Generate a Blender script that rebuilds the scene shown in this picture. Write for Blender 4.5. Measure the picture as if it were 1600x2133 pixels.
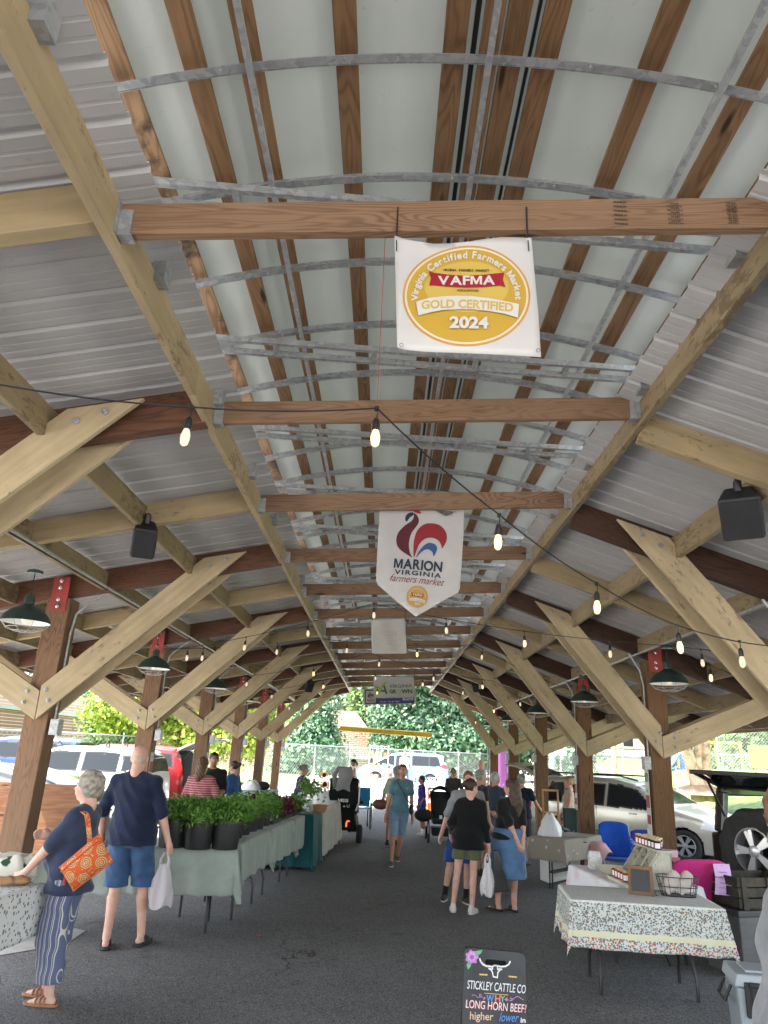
import bpy, math, random
import numpy as np
from mathutils import Vector, Matrix
PI=math.pi
random.seed(7); rng=np.random.default_rng(7)
for o in list(bpy.data.objects): bpy.data.objects.remove(o)
SC=bpy.context.scene; COL=SC.collection
# ---------------------------------------------------------------- camera
CF=1500.0; CW=1600; CH=2133
CAMZ=1.72; ROLL=0.04; VPX,VPY=797,1568
def _n(v): return v/np.linalg.norm(v)
_dY=_n(np.array([VPX-800,-(VPY-1066.5),CF]))
_u=np.array([ROLL,1,0.]); _u=_n(_u-_u.dot(_dY)*_dY)
_dX=np.cross(_dY,_u); _dX=_dX if _dX[0]>0 else -_dX
RW=np.stack([_dX,_dY,_u]); CPOS=np.array([0,0,CAMZ])
cam=bpy.data.cameras.new('camera'); camo=bpy.data.objects.new('camera',cam); COL.objects.link(camo)
cam.sensor_fit='VERTICAL'; cam.sensor_height=24; cam.lens=24*CF/CH; cam.clip_start=0.05; cam.clip_end=2000
_r=RW@np.array([1,0,0]); _up=RW@np.array([0,1,0]); _bk=-(RW@np.array([0,0,1]))
camo.matrix_world=Matrix(((_r[0],_up[0],_bk[0],0),(_r[1],_up[1],_bk[1],0),(_r[2],_up[2],_bk[2],CAMZ),(0,0,0,1)))
SC.camera=camo
def ray(x,y): return RW@np.array([x-800,-(y-1066.5),CF])
def AY(x,y,Y): r=ray(x,y); return CPOS+r*(Y/r[1])           # point on the plane at depth Y
def G(x,y,z=0.0): r=ray(x,y); return CPOS+r*((z-CAMZ)/r[2])   # point on the horizontal plane z
# ---------------------------------------------------------------- light
SUN_EL=math.radians(60); SUN_AZ=math.radians(255)  # azimuth from +Y clockwise -> light comes from -X, slightly behind
w=bpy.data.worlds.new('World'); SC.world=w; w.use_nodes=True
nt=w.node_tree; bg=nt.nodes['Background']; sky=nt.nodes.new('ShaderNodeTexSky'); sky.sky_type='NISHITA'
sky.sun_disc=False; sky.sun_elevation=SUN_EL; sky.sun_rotation=SUN_AZ; sky.dust_density=2.0; sky.air_density=1.2
hs_=nt.nodes.new('ShaderNodeHueSaturation'); hs_.inputs['Saturation'].default_value=.5; nt.links.new(sky.outputs[0],hs_.inputs['Color']); nt.links.new(hs_.outputs[0],bg.inputs[0]); bg.inputs[1].default_value=0.14
sun=bpy.data.lights.new('sun','SUN'); sun.energy=3.6; sun.angle=math.radians(0.6); sun.color=(1,0.95,0.87)
suno=bpy.data.objects.new('sun',sun); COL.objects.link(suno)
sd=Vector((math.sin(SUN_AZ)*math.cos(SUN_EL),math.cos(SUN_AZ)*math.cos(SUN_EL),math.sin(SUN_EL)))
suno.rotation_euler=sd.to_track_quat('Z','Y').to_euler()
SC.view_settings.view_transform='Standard'; SC.view_settings.look='None'; SC.view_settings.gamma=1
SC.view_settings.exposure=3.2
SC.render.engine='CYCLES'
try:
    SC.cycles.max_bounces=8; SC.cycles.diffuse_bounces=5; SC.cycles.transparent_max_bounces=12; SC.cycles.caustics_reflective=False; SC.cycles.caustics_refractive=False
    SC.cycles.sample_clamp_indirect=6
except Exception: pass
# ---------------------------------------------------------------- mesh helpers
def link(name,me,mat=None,parent=None,M=None,smooth=False):
    o=bpy.data.objects.new(name,me); COL.objects.link(o)
    if mat is not None and len(me.materials)==0: me.materials.append(mat)
    if M is not None: o.matrix_world=M
    if parent is not None: o.parent=parent
    if smooth and len(me.polygons): me.polygons.foreach_set('use_smooth',[True]*len(me.polygons))
    return o
def tag(o,label=None,cat=None,group=None,kind=None):
    if label: o['label']=label
    if cat: o['category']=cat
    if group: o['group']=group
    if kind: o['kind']=kind
    return o
def thing(name,label,cat,loc=(0,0,0),rz=0,group=None):
    o=bpy.data.objects.new(name,None); COL.objects.link(o); o.location=loc; o.rotation_euler=(0,0,rz); o.empty_display_size=.1
    return tag(o,label,cat,group)
def npmesh(name,V,F):
    """V (n,3) array, F (m,k) array"""
    me=bpy.data.meshes.new(name); V=np.asarray(V,dtype=np.float32); F=np.asarray(F,dtype=np.int32)
    me.vertices.add(len(V)); me.vertices.foreach_set('co',V.ravel())
    k=F.shape[1]; me.loops.add(F.size); me.loops.foreach_set('vertex_index',F.ravel())
    me.polygons.add(len(F)); me.polygons.foreach_set('loop_start',np.arange(0,F.size,k,dtype=np.int32))
    me.update(calc_edges=True); me.validate(); return me
class MB:
    def __init__(s): s.v=[]; s.f=[]
    def add(s,vs,fs):
        n=len(s.v); s.v+=[tuple(map(float,p)) for p in vs]; s.f+=[tuple(i+n for i in f) for f in fs]; return s
    def box(s,c,d,R=None,taper=1.0):
        x,y,z=d[0]/2,d[1]/2,d[2]/2; P=[]
        for sz in (-1,1):
            t=taper if sz>0 else 1
            for a,b in ((-1,-1),(1,-1),(1,1),(-1,1)): P.append(Vector((a*x*t,b*y*t,sz*z)))
        if R is not None: P=[R@p for p in P]
        P=[p+Vector(c) for p in P]
        return s.add(P,[(3,2,1,0),(4,5,6,7),(0,1,5,4),(1,2,6,5),(2,3,7,6),(3,0,4,7)])
    def bx(s,x0,x1,y0,y1,z0,z1): return s.box(((x0+x1)/2,(y0+y1)/2,(z0+z1)/2),(abs(x1-x0),abs(y1-y0),abs(z1-z0)))
    def bar(s,a,b,w,h,up=(0,0,1)):
        a=Vector(a);b=Vector(b);d=(b-a); L=d.length
        if L<1e-6: return s
        X=d/L; U=Vector(up)
        if abs(X.dot(U))>.98: U=Vector((0,1,0))
        Y=U.cross(X).normalized(); Z=X.cross(Y)
        P=[]
        for t in (0,L):
            for p,q in ((-1,-1),(1,-1),(1,1),(-1,1)): P.append(a+X*t+Y*(p*w/2)+Z*(q*h/2))
        return s.add(P,[(0,3,2,1),(4,5,6,7),(0,1,5,4),(1,2,6,5),(2,3,7,6),(3,0,4,7)])
    def tube(s,path,r,n=8,closed=False,cap=True):
        path=[Vector(p) for p in path]; m=len(path); rs=r if hasattr(r,'__len__') else [r]*m
        prev=None; V=[]
        for i,p in enumerate(path):
            if closed: t=(path[(i+1)%m]-path[i-1])
            else: t=path[min(i+1,m-1)]-path[max(i-1,0)]
            t=t.normalized() if t.length>1e-9 else Vector((0,0,1))
            if prev is None:
                u=Vector((0,0,1)) if abs(t.z)<.9 else Vector((1,0,0)); u=(u-t*u.dot(t)).normalized()
            else: u=(prev-t*prev.dot(t)); u=u.normalized() if u.length>1e-6 else Vector((1,0,0))
            prev=u; vv=t.cross(u)
            for k in range(n):
                a=2*PI*k/n; V.append(p+(u*math.cos(a)+vv*math.sin(a))*rs[i])
        F=[]
        for i in range(m if closed else m-1):
            j=(i+1)%m
            for k in range(n): F.append((i*n+k,i*n+(k+1)%n,j*n+(k+1)%n,j*n+k))
        if cap and not closed: F.append(tuple(range(n-1,-1,-1))); F.append(tuple((m-1)*n+k for k in range(n)))
        return s.add(V,F)
    def lathe(s,prof,c=(0,0,0),n=24,R=None,rib=None,cap=True):
        V=[];F=[]
        for (r,z) in prof:
            for k in range(n):
                a=2*PI*k/n; rr=r*(1+(rib(k,z) if rib else 0)); p=Vector((rr*math.cos(a),rr*math.sin(a),z))
                if R is not None: p=R@p
                V.append(p+Vector(c))
        for i in range(len(prof)-1):
            for k in range(n): F.append((i*n+k,i*n+(k+1)%n,(i+1)*n+(k+1)%n,(i+1)*n+k))
        if cap: F.append(tuple(range(n-1,-1,-1))); F.append(tuple((len(prof)-1)*n+k for k in range(n)))
        return s.add(V,F)
    def cyl(s,a,b,r,n=12,r2=None): return s.tube([a,b],[r,r if r2 is None else r2],n)
    def ball(s,c,r,n=10,m=7,R=None):
        rr=r if hasattr(r,'__len__') else (r,r,r); V=[];F=[]
        for i in range(m+1):
            t=PI*i/m
            for k in range(n):
                a=2*PI*k/n; p=Vector((rr[0]*math.sin(t)*math.cos(a),rr[1]*math.sin(t)*math.sin(a),rr[2]*math.cos(t)))
                if R is not None: p=R@p
                V.append(p+Vector(c))
        for i in range(m):
            for k in range(n): F.append((i*n+k,(i+1)*n+k,(i+1)*n+(k+1)%n,i*n+(k+1)%n))
        return s.add(V,F)
    def prism(s,poly,y0,y1):
        """polygon of (x,z), extruded along Y"""
        n=len(poly); V=[(x,y0,z) for x,z in poly]+[(x,y1,z) for x,z in poly]
        a=sum(poly[i][0]*poly[(i+1)%n][1]-poly[(i+1)%n][0]*poly[i][1] for i in range(n))
        F=[tuple(range(n)),tuple(range(2*n-1,n-1,-1))]+[(i,i+n,(i+1)%n+n,(i+1)%n) for i in range(n)]
        if a<0: F=[tuple(reversed(f)) for f in F]
        return s.add(V,F)
    def grid(s,fn,nu,nv):
        V=[fn(i/nu,j/nv) for i in range(nu+1) for j in range(nv+1)]
        F=[(i*(nv+1)+j,(i+1)*(nv+1)+j,(i+1)*(nv+1)+j+1,i*(nv+1)+j+1) for i in range(nu) for j in range(nv)]
        return s.add(V,F)
    def build(s,name,mat,parent=None,loc=None,rz=0,smooth=False,bevel=0,solid=0,angle=None):
        me=bpy.data.meshes.new(name); me.from_pydata(s.v,[],s.f); me.update()
        o=link(name,me,mat,parent)
        if loc is not None: o.location=loc
        o.rotation_euler=(0,0,rz)
        if smooth:
            me.polygons.foreach_set('use_smooth',[True]*len(me.polygons))
            if smooth!='all': me.set_sharp_from_angle(angle=math.radians(40))
        if solid: m=o.modifiers.new('s','SOLIDIFY'); m.thickness=solid; m.offset=0
        if bevel: m=o.modifiers.new('b','BEVEL'); m.width=bevel; m.segments=2; m.limit_method='ANGLE'
        return o
def beam(name,a,b,w,h,mat,parent=None,up=(0,0,1),bevel=.004):
    """timber with its own axes: local X along the length so that the grain follows it"""
    a=Vector(a);b=Vector(b);d=b-a;L=d.length;X=d/L;U=Vector(up)
    Y=U.cross(X).normalized();Z=X.cross(Y)
    m=MB(); m.box((L/2,0,0),(L,w,h)); o=m.build(name,mat,parent,bevel=bevel)
    o.matrix_world=Matrix(((X[0],Y[0],Z[0],a[0]),(X[1],Y[1],Z[1],a[1]),(X[2],Y[2],Z[2],a[2]),(0,0,0,1)))
    return o
def append_geo(o,mb,mat):
    inv=o.matrix_world.inverted(); me=o.data; me.materials.append(mat); k=len(me.materials)-1
    import bmesh
    bm=bmesh.new(); bm.from_mesh(me); vs=[bm.verts.new(inv@Vector(p)) for p in mb.v]
    for f in mb.f:
        try: q=bm.faces.new([vs[i] for i in f]); q.material_index=k
        except Exception: pass
    bm.to_mesh(me); bm.free()
def Rz(a): return Matrix.Rotation(a,3,'Z')
def Rx(a): return Matrix.Rotation(a,3,'X')
def Ry(a): return Matrix.Rotation(a,3,'Y')
def copy_tree(o,parent=None):
    c=o.copy(); COL.objects.link(c); c.parent=parent
    for ch in list(o.children): copy_tree(ch,c)
    return c
# ---------------------------------------------------------------- materials
class NT:
    def __init__(s,name):
        s.m=bpy.data.materials.new(name); s.m.use_nodes=True; s.t=s.m.node_tree; s.b=s.t.nodes['Principled BSDF']; s.out=s.t.nodes['Material Output']
    def n(s,ty,**kw):
        x=s.t.nodes.new(ty)
        for k,v in kw.items():
            if k.startswith('_'): setattr(x,k[1:],v)
            else: s.set(x,k,v)
        return x
    def set(s,x,k,v):
        key=int(k[1:]) if k[0]=='i' and k[1:].isdigit() else k.replace('__',' ')
        if isinstance(v,bpy.types.NodeSocket): s.t.links.new(v,x.inputs[key])
        else: x.inputs[key].default_value=v
    def l(s,a,b): s.t.links.new(a,b)
    def math(s,op,a,b=0.0,c=0.0):
        x=s.n('ShaderNodeMath',_operation=op)
        for i,v in enumerate((a,b,c)):
            if isinstance(v,bpy.types.NodeSocket): s.l(v,x.inputs[i])
            else: x.inputs[i].default_value=v
        return x.outputs[0]
    def mix(s,f,a,b,bt='MIX'):
        x=s.n('ShaderNodeMix',_data_type='RGBA',_blend_type=bt)
        for i,v in ((0,f),(6,a),(7,b)):
            if isinstance(v,bpy.types.NodeSocket): s.l(v,x.inputs[i])
            else: x.inputs[i].default_value=(v if i==0 else (*v[:3],1))
        return x.outputs[2]
    def ramp(s,f,stops):
        x=s.n('ShaderNodeValToRGB'); s.l(f,x.inputs[0]); cr=x.color_ramp
        while len(cr.elements)<len(stops): cr.elements.new(.5)
        for e,(p,c) in zip(cr.elements,stops): e.position=p; e.color=(*c[:3],1) if hasattr(c,'__len__') else (c,c,c,1)
        return x.outputs[0]
    def coord(s,scale=(1,1,1),rnd=True,kind='Object'):
        tc=s.n('ShaderNodeTexCoord'); mp=s.n('ShaderNodeMapping'); mp.inputs['Scale'].default_value=scale
        if rnd:
            oi=s.n('ShaderNodeObjectInfo'); vm=s.n('ShaderNodeVectorMath',_operation='MULTIPLY_ADD')
            s.l(oi.outputs['Random'],vm.inputs[0]); vm.inputs[1].default_value=(37,53,71); s.l(tc.outputs[kind],vm.inputs[2]); s.l(vm.outputs[0],mp.inputs[0])
        else: s.l(tc.outputs[kind],mp.inputs[0])
        return mp.outputs[0]
    def noise(s,v,sc,det=3,rough=.55,dist=0):
        x=s.n('ShaderNodeTexNoise'); s.l(v,x.inputs['Vector']); x.inputs['Scale'].default_value=sc; x.inputs['Detail'].default_value=det; x.inputs['Roughness'].default_value=rough; x.inputs['Distortion'].default_value=dist
        return x.outputs[0]
    def bump(s,h,st,d=.01):
        x=s.n('ShaderNodeBump'); s.l(h,x.inputs['Height']); x.inputs['Strength'].default_value=st; x.inputs['Distance'].default_value=d; s.l(x.outputs[0],s.b.inputs['Normal'])
    def base(s,c,r=.6,met=0,spec=None):
        s.set(s.b,'Base__Color',c if isinstance(c,bpy.types.NodeSocket) else (*c[:3],1))
        s.set(s.b,'Roughness',r); s.b.inputs['Metallic'].default_value=met
        if spec is not None: s.b.inputs['Specular IOR Level'].default_value=spec
        return s.m
_cache={}
def simple(name,c,r=.6,met=0,var=.12,sc=6,bump=0,spec=None,bsc=None):
    key=name
    if key in _cache: return _cache[key]
    t=NT(name); v=t.coord(); nz=t.noise(v,sc,4)
    c2=tuple(x*(1-var*1.6) for x in c); c3=tuple(min(1,x*(1+var)) for x in c)
    t.base(t.ramp(nz,[(.3,c2),(.7,c3)]),r,met,spec)
    if bump: t.bump(t.noise(v,bsc or sc*8,3),bump,.004)
    _cache[key]=t.m; return t.m
def wood(name,dark,light,ring=26,knot=.05,stain=None,rough=.62,spec=.3):
    t=NT(name); v=t.coord((1,1,1))
    mp=t.n('ShaderNodeMapping'); mp.inputs['Scale'].default_value=(.55,5,5); t.l(v,mp.inputs[0])
    field=t.noise(mp.outputs[0],1.0,3,.5,.45)
    rings=t.math('SINE',t.math('MULTIPLY',field,ring*6.28)); rings=t.math('MULTIPLY_ADD',rings,.5,.5)
    mp2=t.n('ShaderNodeMapping'); mp2.inputs['Scale'].default_value=(2,60,60); t.l(v,mp2.inputs[0])
    fine=t.noise(mp2.outputs[0],1.0,3,.6)
    amp=t.math('MULTIPLY_ADD',t.noise(v,1.7,3),1.1,-.12); f=t.math('ADD',t.math('MULTIPLY',t.math('MULTIPLY',t.math('POWER',rings,2.2),amp),.75),t.math('MULTIPLY',fine,.5))
    col=t.ramp(f,[(.15,light),(.45,tuple((a*.6+b*.4) for a,b in zip(light,dark))),(.95,dark)])
    # large tone changes along the timber
    big=t.noise(v,.9,3); col=t.mix(t.math('MULTIPLY',big,.55),col,tuple(x*.55 for x in dark),'MIX') if stain is None else t.mix(t.ramp(t.noise(v,2.2,5,.7),[(.5,0),(.62,1)]),col,stain)
    # knots
    mp3=t.n('ShaderNodeMapping'); mp3.inputs['Scale'].default_value=(1.3,7,7); t.l(v,mp3.inputs[0])
    vo=t.n('ShaderNodeTexVoronoi'); t.l(mp3.outputs[0],vo.inputs['Vector']); vo.inputs['Scale'].default_value=1.0
    k=t.ramp(vo.outputs['Distance'],[(knot*1.2,1.0),(knot*2.4,0.0)]); col=t.mix(k,col,tuple(x*.3 for x in dark))
    t.base(col,rough,0,spec); t.bump(f,.25,.003); return t.m
def painted(name,c,wear,amt=.56):
    t=NT(name); v=t.coord()
    mp=t.n('ShaderNodeMapping'); mp.inputs['Scale'].default_value=(1.2,14,14); t.l(v,mp.inputs[0])
    grain=t.noise(mp.outputs[0],1.6,4,.6); tone=t.noise(v,1.6,4,.6)
    col=t.ramp(tone,[(.3,tuple(x*.72 for x in c)),(.7,c)])
    col=t.mix(t.math('MULTIPLY',t.ramp(grain,[(.35,0),(.75,1)]),.6),col,tuple(x*.5 for x in c))
    mp2=t.n('ShaderNodeMapping'); mp2.inputs['Scale'].default_value=(3,9,9); t.l(v,mp2.inputs[0])
    chips=t.math('MULTIPLY',t.noise(mp2.outputs[0],2.4,6,.75),t.math('MULTIPLY_ADD',t.noise(v,1.1,2),.9,.55))
    col=t.mix(t.ramp(chips,[(amt,0),(amt+.07,.8)]),col,wear)
    t.base(col,.6,0,.3); t.bump(grain,.3,.003); return t.m
M={}
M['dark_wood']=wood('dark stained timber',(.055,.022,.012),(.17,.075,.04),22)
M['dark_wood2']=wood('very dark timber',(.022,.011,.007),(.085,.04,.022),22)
M['joist']=wood('orange brown joist',(.10,.048,.025),(.27,.165,.095),26)
M['purl']=wood('canopy board',(.09,.042,.018),(.27,.155,.078),20)
M['purl2']=wood('stained canopy board',(.10,.048,.022),(.29,.18,.10),20,stain=(.03,.018,.012))
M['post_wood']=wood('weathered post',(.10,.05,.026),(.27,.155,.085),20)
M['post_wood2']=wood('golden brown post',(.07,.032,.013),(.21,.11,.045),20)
M['tan_wood']=wood('pale timber',(.30,.17,.08),(.60,.42,.24),18)
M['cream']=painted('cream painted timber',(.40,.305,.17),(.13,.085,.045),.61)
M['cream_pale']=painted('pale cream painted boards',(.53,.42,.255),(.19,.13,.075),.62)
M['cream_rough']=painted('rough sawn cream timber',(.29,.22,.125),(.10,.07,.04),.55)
M['galv']=None
t=NT('galvanised steel'); v=t.coord(); vo=t.n('ShaderNodeTexVoronoi'); t.l(v,vo.inputs['Vector']); vo.inputs['Scale'].default_value=40
M['galv']=t.base(t.mix(vo.outputs['Color'],(.25,.26,.27),(.42,.43,.44)),.45,.5)
t=NT('canopy skin')
v=t.coord(rnd=False); big=t.noise(v,.8,3); fl=t.noise(v,30,2)
col=t.ramp(big,[(.3,(.36,.37,.345)),(.7,(.42,.43,.405))]); col=t.mix(t.ramp(fl,[(.70,0),(.76,1)]),col,(.33,.34,.32))
t.base(col,.55,0,.3)
tr=t.n('ShaderNodeBsdfTranslucent'); tr.inputs[0].default_value=(.78,.83,.80,1); mx=t.n('ShaderNodeMixShader'); mx.inputs[0].default_value=.10
t.l(t.b.outputs[0],mx.inputs[1]); t.l(tr.outputs[0],mx.inputs[2]); t.l(mx.outputs[0],t.out.inputs[0]); M['skin_sheet']=t.m
t=NT('ribbed roof liner'); v=t.coord(rnd=False); mp=t.n('ShaderNodeMapping'); mp.inputs['Scale'].default_value=(.6,3,1); t.l(v,mp.inputs[0])
col=t.ramp(t.noise(mp.outputs[0],1,5,.65),[(.25,(.35,.345,.345)),(.75,(.45,.445,.44))]); col=t.mix(t.ramp(t.noise(v,14,3),[(.70,0),(.80,.6)]),col,(.28,.27,.27))
M['liner']=t.base(col,.38,0,.5)
# asphalt
t=NT('asphalt'); v=t.coord(rnd=False)
big=t.noise(v,.35,5,.6); mid=t.noise(v,3,4); 
vo=t.n('ShaderNodeTexVoronoi'); t.l(v,vo.inputs['Vector']); vo.inputs['Scale'].default_value=120
hs=t.n('ShaderNodeSeparateColor'); t.l(vo.outputs['Color'],hs.inputs[0])
col=t.ramp(t.math('ADD',t.math('MULTIPLY',big,.6),t.math('MULTIPLY',mid,.4)),[(.3,(.112,.111,.110)),(.7,(.180,.178,.176))])
col=t.mix(t.ramp(hs.outputs[0],[(.86,0),(.93,1)]),col,(.27,.26,.25)); col=t.mix(t.ramp(hs.outputs[1],[(.78,0),(.88,1)]),col,(.04,.04,.042))
br=t.ramp(t.noise(v,.9,4),[(.62,0),(.75,1)]); col=t.mix(t.math('MULTIPLY',br,.35),col,(.13,.105,.075))
ds=t.ramp(t.noise(v,1.9,6,.7),[(.60,0),(.70,1)]); col=t.mix(t.math('MULTIPLY',ds,.5),col,(.035,.034,.035))
dv=t.n('ShaderNodeVectorMath',_operation='MULTIPLY_ADD'); nn=t.n('ShaderNodeTexNoise'); t.l(v,nn.inputs['Vector']); nn.inputs['Scale'].default_value=1.6; nn.inputs['Detail'].default_value=6; t.l(nn.outputs['Color'],dv.inputs[0]); dv.inputs[1].default_value=(1.1,1.1,0); t.l(v,dv.inputs[2])
ce=t.n('ShaderNodeTexVoronoi',_feature='DISTANCE_TO_EDGE'); t.l(dv.outputs[0],ce.inputs['Vector']); ce.inputs['Scale'].default_value=.33
ck=t.math('MULTIPLY',t.ramp(ce.outputs['Distance'],[(.0,1),(.004,0)]),t.ramp(t.noise(v,.25,2),[(.48,0),(.56,1)])); col=t.mix(ck,col,(.02,.02,.02))
t.base(col,.82,0,.35); t.bump(vo.outputs['Distance'],.6,.006); M['asphalt']=t.m
t=NT('street asphalt'); v=t.coord(rnd=False)
M['street']=t.base(t.ramp(t.noise(v,.6,6,.65),[(.3,(.40,.385,.37)),(.7,(.50,.485,.47))]),.9)
t=NT('concrete'); v=t.coord(rnd=False); M['concrete']=t.base(t.ramp(t.noise(v,2.0,7,.7),[(.3,(.30,.29,.27)),(.7,(.46,.44,.41))]),.9); t.bump(t.noise(v,60,3),.3,.004)
t=NT('grass'); v=t.coord(rnd=False); mm=t.math('ADD',t.math('MULTIPLY',t.noise(v,.7,4),.55),t.math('MULTIPLY',t.noise(v,25,5,.8),.45))
t.base(t.ramp(mm,[(.3,(.035,.075,.012)),(.52,(.10,.19,.03)),(.75,(.22,.30,.07))]),.9); t.bump(t.noise(v,60,4,.8),.9,.03); M['grass']=t.m
M['dirt']=simple('bare dirt',(.20,.13,.08),.95,var=.25,sc=4,bump=.5)
def brick(name,c1,c2,mortar,sc):
    t=NT(name); tc=t.n('ShaderNodeTexCoord'); mp=t.n('ShaderNodeMapping'); mp.inputs['Rotation'].default_value=(PI/2,0,0); t.l(tc.outputs['Object'],mp.inputs[0])
    b=t.n('ShaderNodeTexBrick'); t.l(mp.outputs[0],b.inputs['Vector']); b.inputs['Color1'].default_value=(*c1,1); b.inputs['Color2'].default_value=(*c2,1); b.inputs['Mortar'].default_value=(*mortar,1)
    b.inputs['Scale'].default_value=sc; b.inputs['Mortar Size'].default_value=.018; b.inputs['Brick Width'].default_value=.45; b.inputs['Row Height'].default_value=.15; b.inputs['Bias'].default_value=-.1
    nz=t.noise(tc.outputs['Object'],1.5,5); t.base(t.mix(t.math('MULTIPLY',nz,.35),b.outputs[0],(.12,.07,.05)),.85); return t.m
M['brick']=brick('red brick',(.34,.16,.11),(.25,.11,.08),(.52,.47,.42),1.0)
M['brick2']=brick('pale brick',(.50,.34,.26),(.42,.27,.20),(.60,.55,.50),1.0)
def plain(name,c,r=.5,met=0,spec=None,em=None):
    if name in _cache: return _cache[name]
    t=NT(name); t.base(c,r,met,spec)
    if em: t.b.inputs['Emission Color'].default_value=(*em[:3],1); t.b.inputs['Emission Strength'].default_value=em[3]
    _cache[name]=t.m; return t.m
def cloth(name,c,var=.1,sc=5,r=.85,sheen=.2):
    if name in _cache: return _cache[name]
    t=NT(name); v=t.coord(); n=t.noise(v,sc,4,.6); w=t.noise(v,160,2)
    t.base(t.mix(t.math('MULTIPLY',w,.25),t.ramp(n,[(.3,tuple(x*(1-var*1.5) for x in c)),(.7,tuple(min(1,x*(1+var)) for x in c))]),tuple(x*.6 for x in c)),r,0,.15)
    try: t.b.inputs['Sheen Weight'].default_value=sheen
    except Exception: pass
    t.bump(t.noise(v,9,4,.6),.35,.02); _cache[name]=t.m; return t.m
def stripes(name,c1,c2,axis,freq,duty=.12,c3=None,wob=.0):
    t=NT(name); v=t.coord(rnd=False); sx=t.n('ShaderNodeSeparateXYZ'); t.l(v,sx.inputs[0])
    src=sx.outputs[axis] if isinstance(axis,int) else None
    if axis=='ang':
        src=t.math('ADD',sx.outputs[0],t.math('MULTIPLY',sx.outputs[1],.9))
    n=t.noise(v,3,2); src=t.math('ADD',src,t.math('MULTIPLY',n,wob))
    fr=t.math('FRACT',t.math('MULTIPLY',src,freq)); mk=t.math('LESS_THAN',fr,duty)
    col=t.mix(mk,c1,c2)
    if c3: mk2=t.math('LESS_THAN',t.math('FRACT',t.math('MULTIPLY_ADD',src,freq,.62)),duty*.5); col=t.mix(mk2,col,c3)
    t.base(t.mix(t.math('MULTIPLY',t.noise(v,5,4),.3),col,tuple(x*.55 for x in c1)),.85,0,.15); t.bump(t.noise(v,9,4),.3,.02); return t.m
def skinmat(name,c):
    if name in _cache: return _cache[name]
    t=NT(name); v=t.coord(); n=t.noise(v,9,4,.6); c2=(c[0]*.92,c[1]*.72,c[2]*.66)
    t.base(t.ramp(n,[(.35,c),(.75,c2)]),.5,0,.35)
    t.b.inputs['Subsurface Weight'].default_value=.12; t.b.inputs['Subsurface Radius'].default_value=(.5,.2,.1); t.b.inputs['Subsurface Scale'].default_value=.02
    _cache[name]=t.m; return t.m
def leafmat(name,c1,c2,c3=None,spec=.35,r=.5):
    t=NT(name); g=t.n('ShaderNodeNewGeometry'); v=t.coord(); n=t.noise(v,.9,3)
    f=t.math('ADD',t.math('MULTIPLY',g.outputs['Random Per Island'],.6),t.math('MULTIPLY',n,.4))
    st=[(.2,c1),(.6,c2)]+([(.9,c3)] if c3 else [])
    col=t.ramp(f,st); t.base(col,r,0,spec)
    tr=t.n('ShaderNodeBsdfTranslucent'); t.l(col,tr.inputs[0]); mx=t.n('ShaderNodeMixShader'); mx.inputs[0].default_value=.3
    t.l(t.b.outputs[0],mx.inputs[1]); t.l(tr.outputs[0],mx.inputs[2]); t.l(mx.outputs[0],t.out.inputs[0]); return t.m
M['black_metal']=plain('black powder coated steel',(.018,.018,.02),.4,.2)
M['black_plastic']=plain('black plastic',(.012,.012,.013),.45)
M['rubber']=simple('tyre rubber',(.022,.022,.023),.85,var=.2,sc=20)
M['white_plastic']=plain('white plastic',(.75,.75,.74),.45)
M['chrome']=plain('bright metal',(.75,.75,.76),.22,.9)
M['red_plate']=simple('red oxide steel plate',(.30,.035,.03),.5,var=.15)
M['lamp_green']=simple('dark green enamel',(.022,.045,.038),.4,var=.15)
M['lamp_white']=plain('white enamel',(.80,.80,.78),.35)
M['glass_dark']=plain('dark tinted car glass',(.012,.014,.016),.10,0,.35)
t=NT('glass'); g=t.b; g.inputs['Base Color'].default_value=(.95,.97,.96,1); g.inputs['Roughness'].default_value=.03; g.inputs['Transmission Weight'].default_value=1; g.inputs['IOR'].default_value=1.45; M['glass']=t.m
t=NT('thin glass'); t.base((.8,.85,.85),.05); tp=t.n('ShaderNodeBsdfTransparent'); mx=t.n('ShaderNodeMixShader'); mx.inputs[0].default_value=.72; t.l(t.b.outputs[0],mx.inputs[1]); t.l(tp.outputs[0],mx.inputs[2]); t.l(mx.outputs[0],t.out.inputs[0]); M['thin_glass']=t.m
M['bulb_on']=plain('lit bulb',(.42,.28,.13),.2,em=(1,.72,.36,.22))
M['bulb_glass']=plain('lit bulb pale',(.42,.36,.27),.15,em=(1,.82,.55,.08))
M['bark']=simple('bark',(.20,.15,.11),.95,var=.35,sc=7,bump=.8)
M['bark_pale']=simple('peeling pale bark',(.42,.28,.18),.95,var=.4,sc=5,bump=.9)
M['leaf_dark']=leafmat('dark glossy leaves',(.045,.11,.06),(.12,.22,.12),(.24,.34,.20))
M['leaf_mid']=leafmat('mid green leaves',(.05,.11,.03),(.12,.22,.06),(.22,.32,.10))
M['leaf_yel']=leafmat('yellow green leaves',(.12,.20,.025),(.30,.38,.05),(.46,.50,.10))
M['leaf_far']=leafmat('far leaves',(.05,.10,.06),(.10,.17,.09),(.17,.24,.13))
M['herb']=leafmat('herb leaves',(.05,.13,.02),(.12,.27,.04),(.26,.42,.10))
M['herb2']=leafmat('feathery leaves',(.07,.18,.03),(.17,.34,.06),(.34,.48,.12))
M['redleaf']=leafmat('red leaves',(.06,.01,.02),(.16,.02,.05),(.30,.05,.10))
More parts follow.
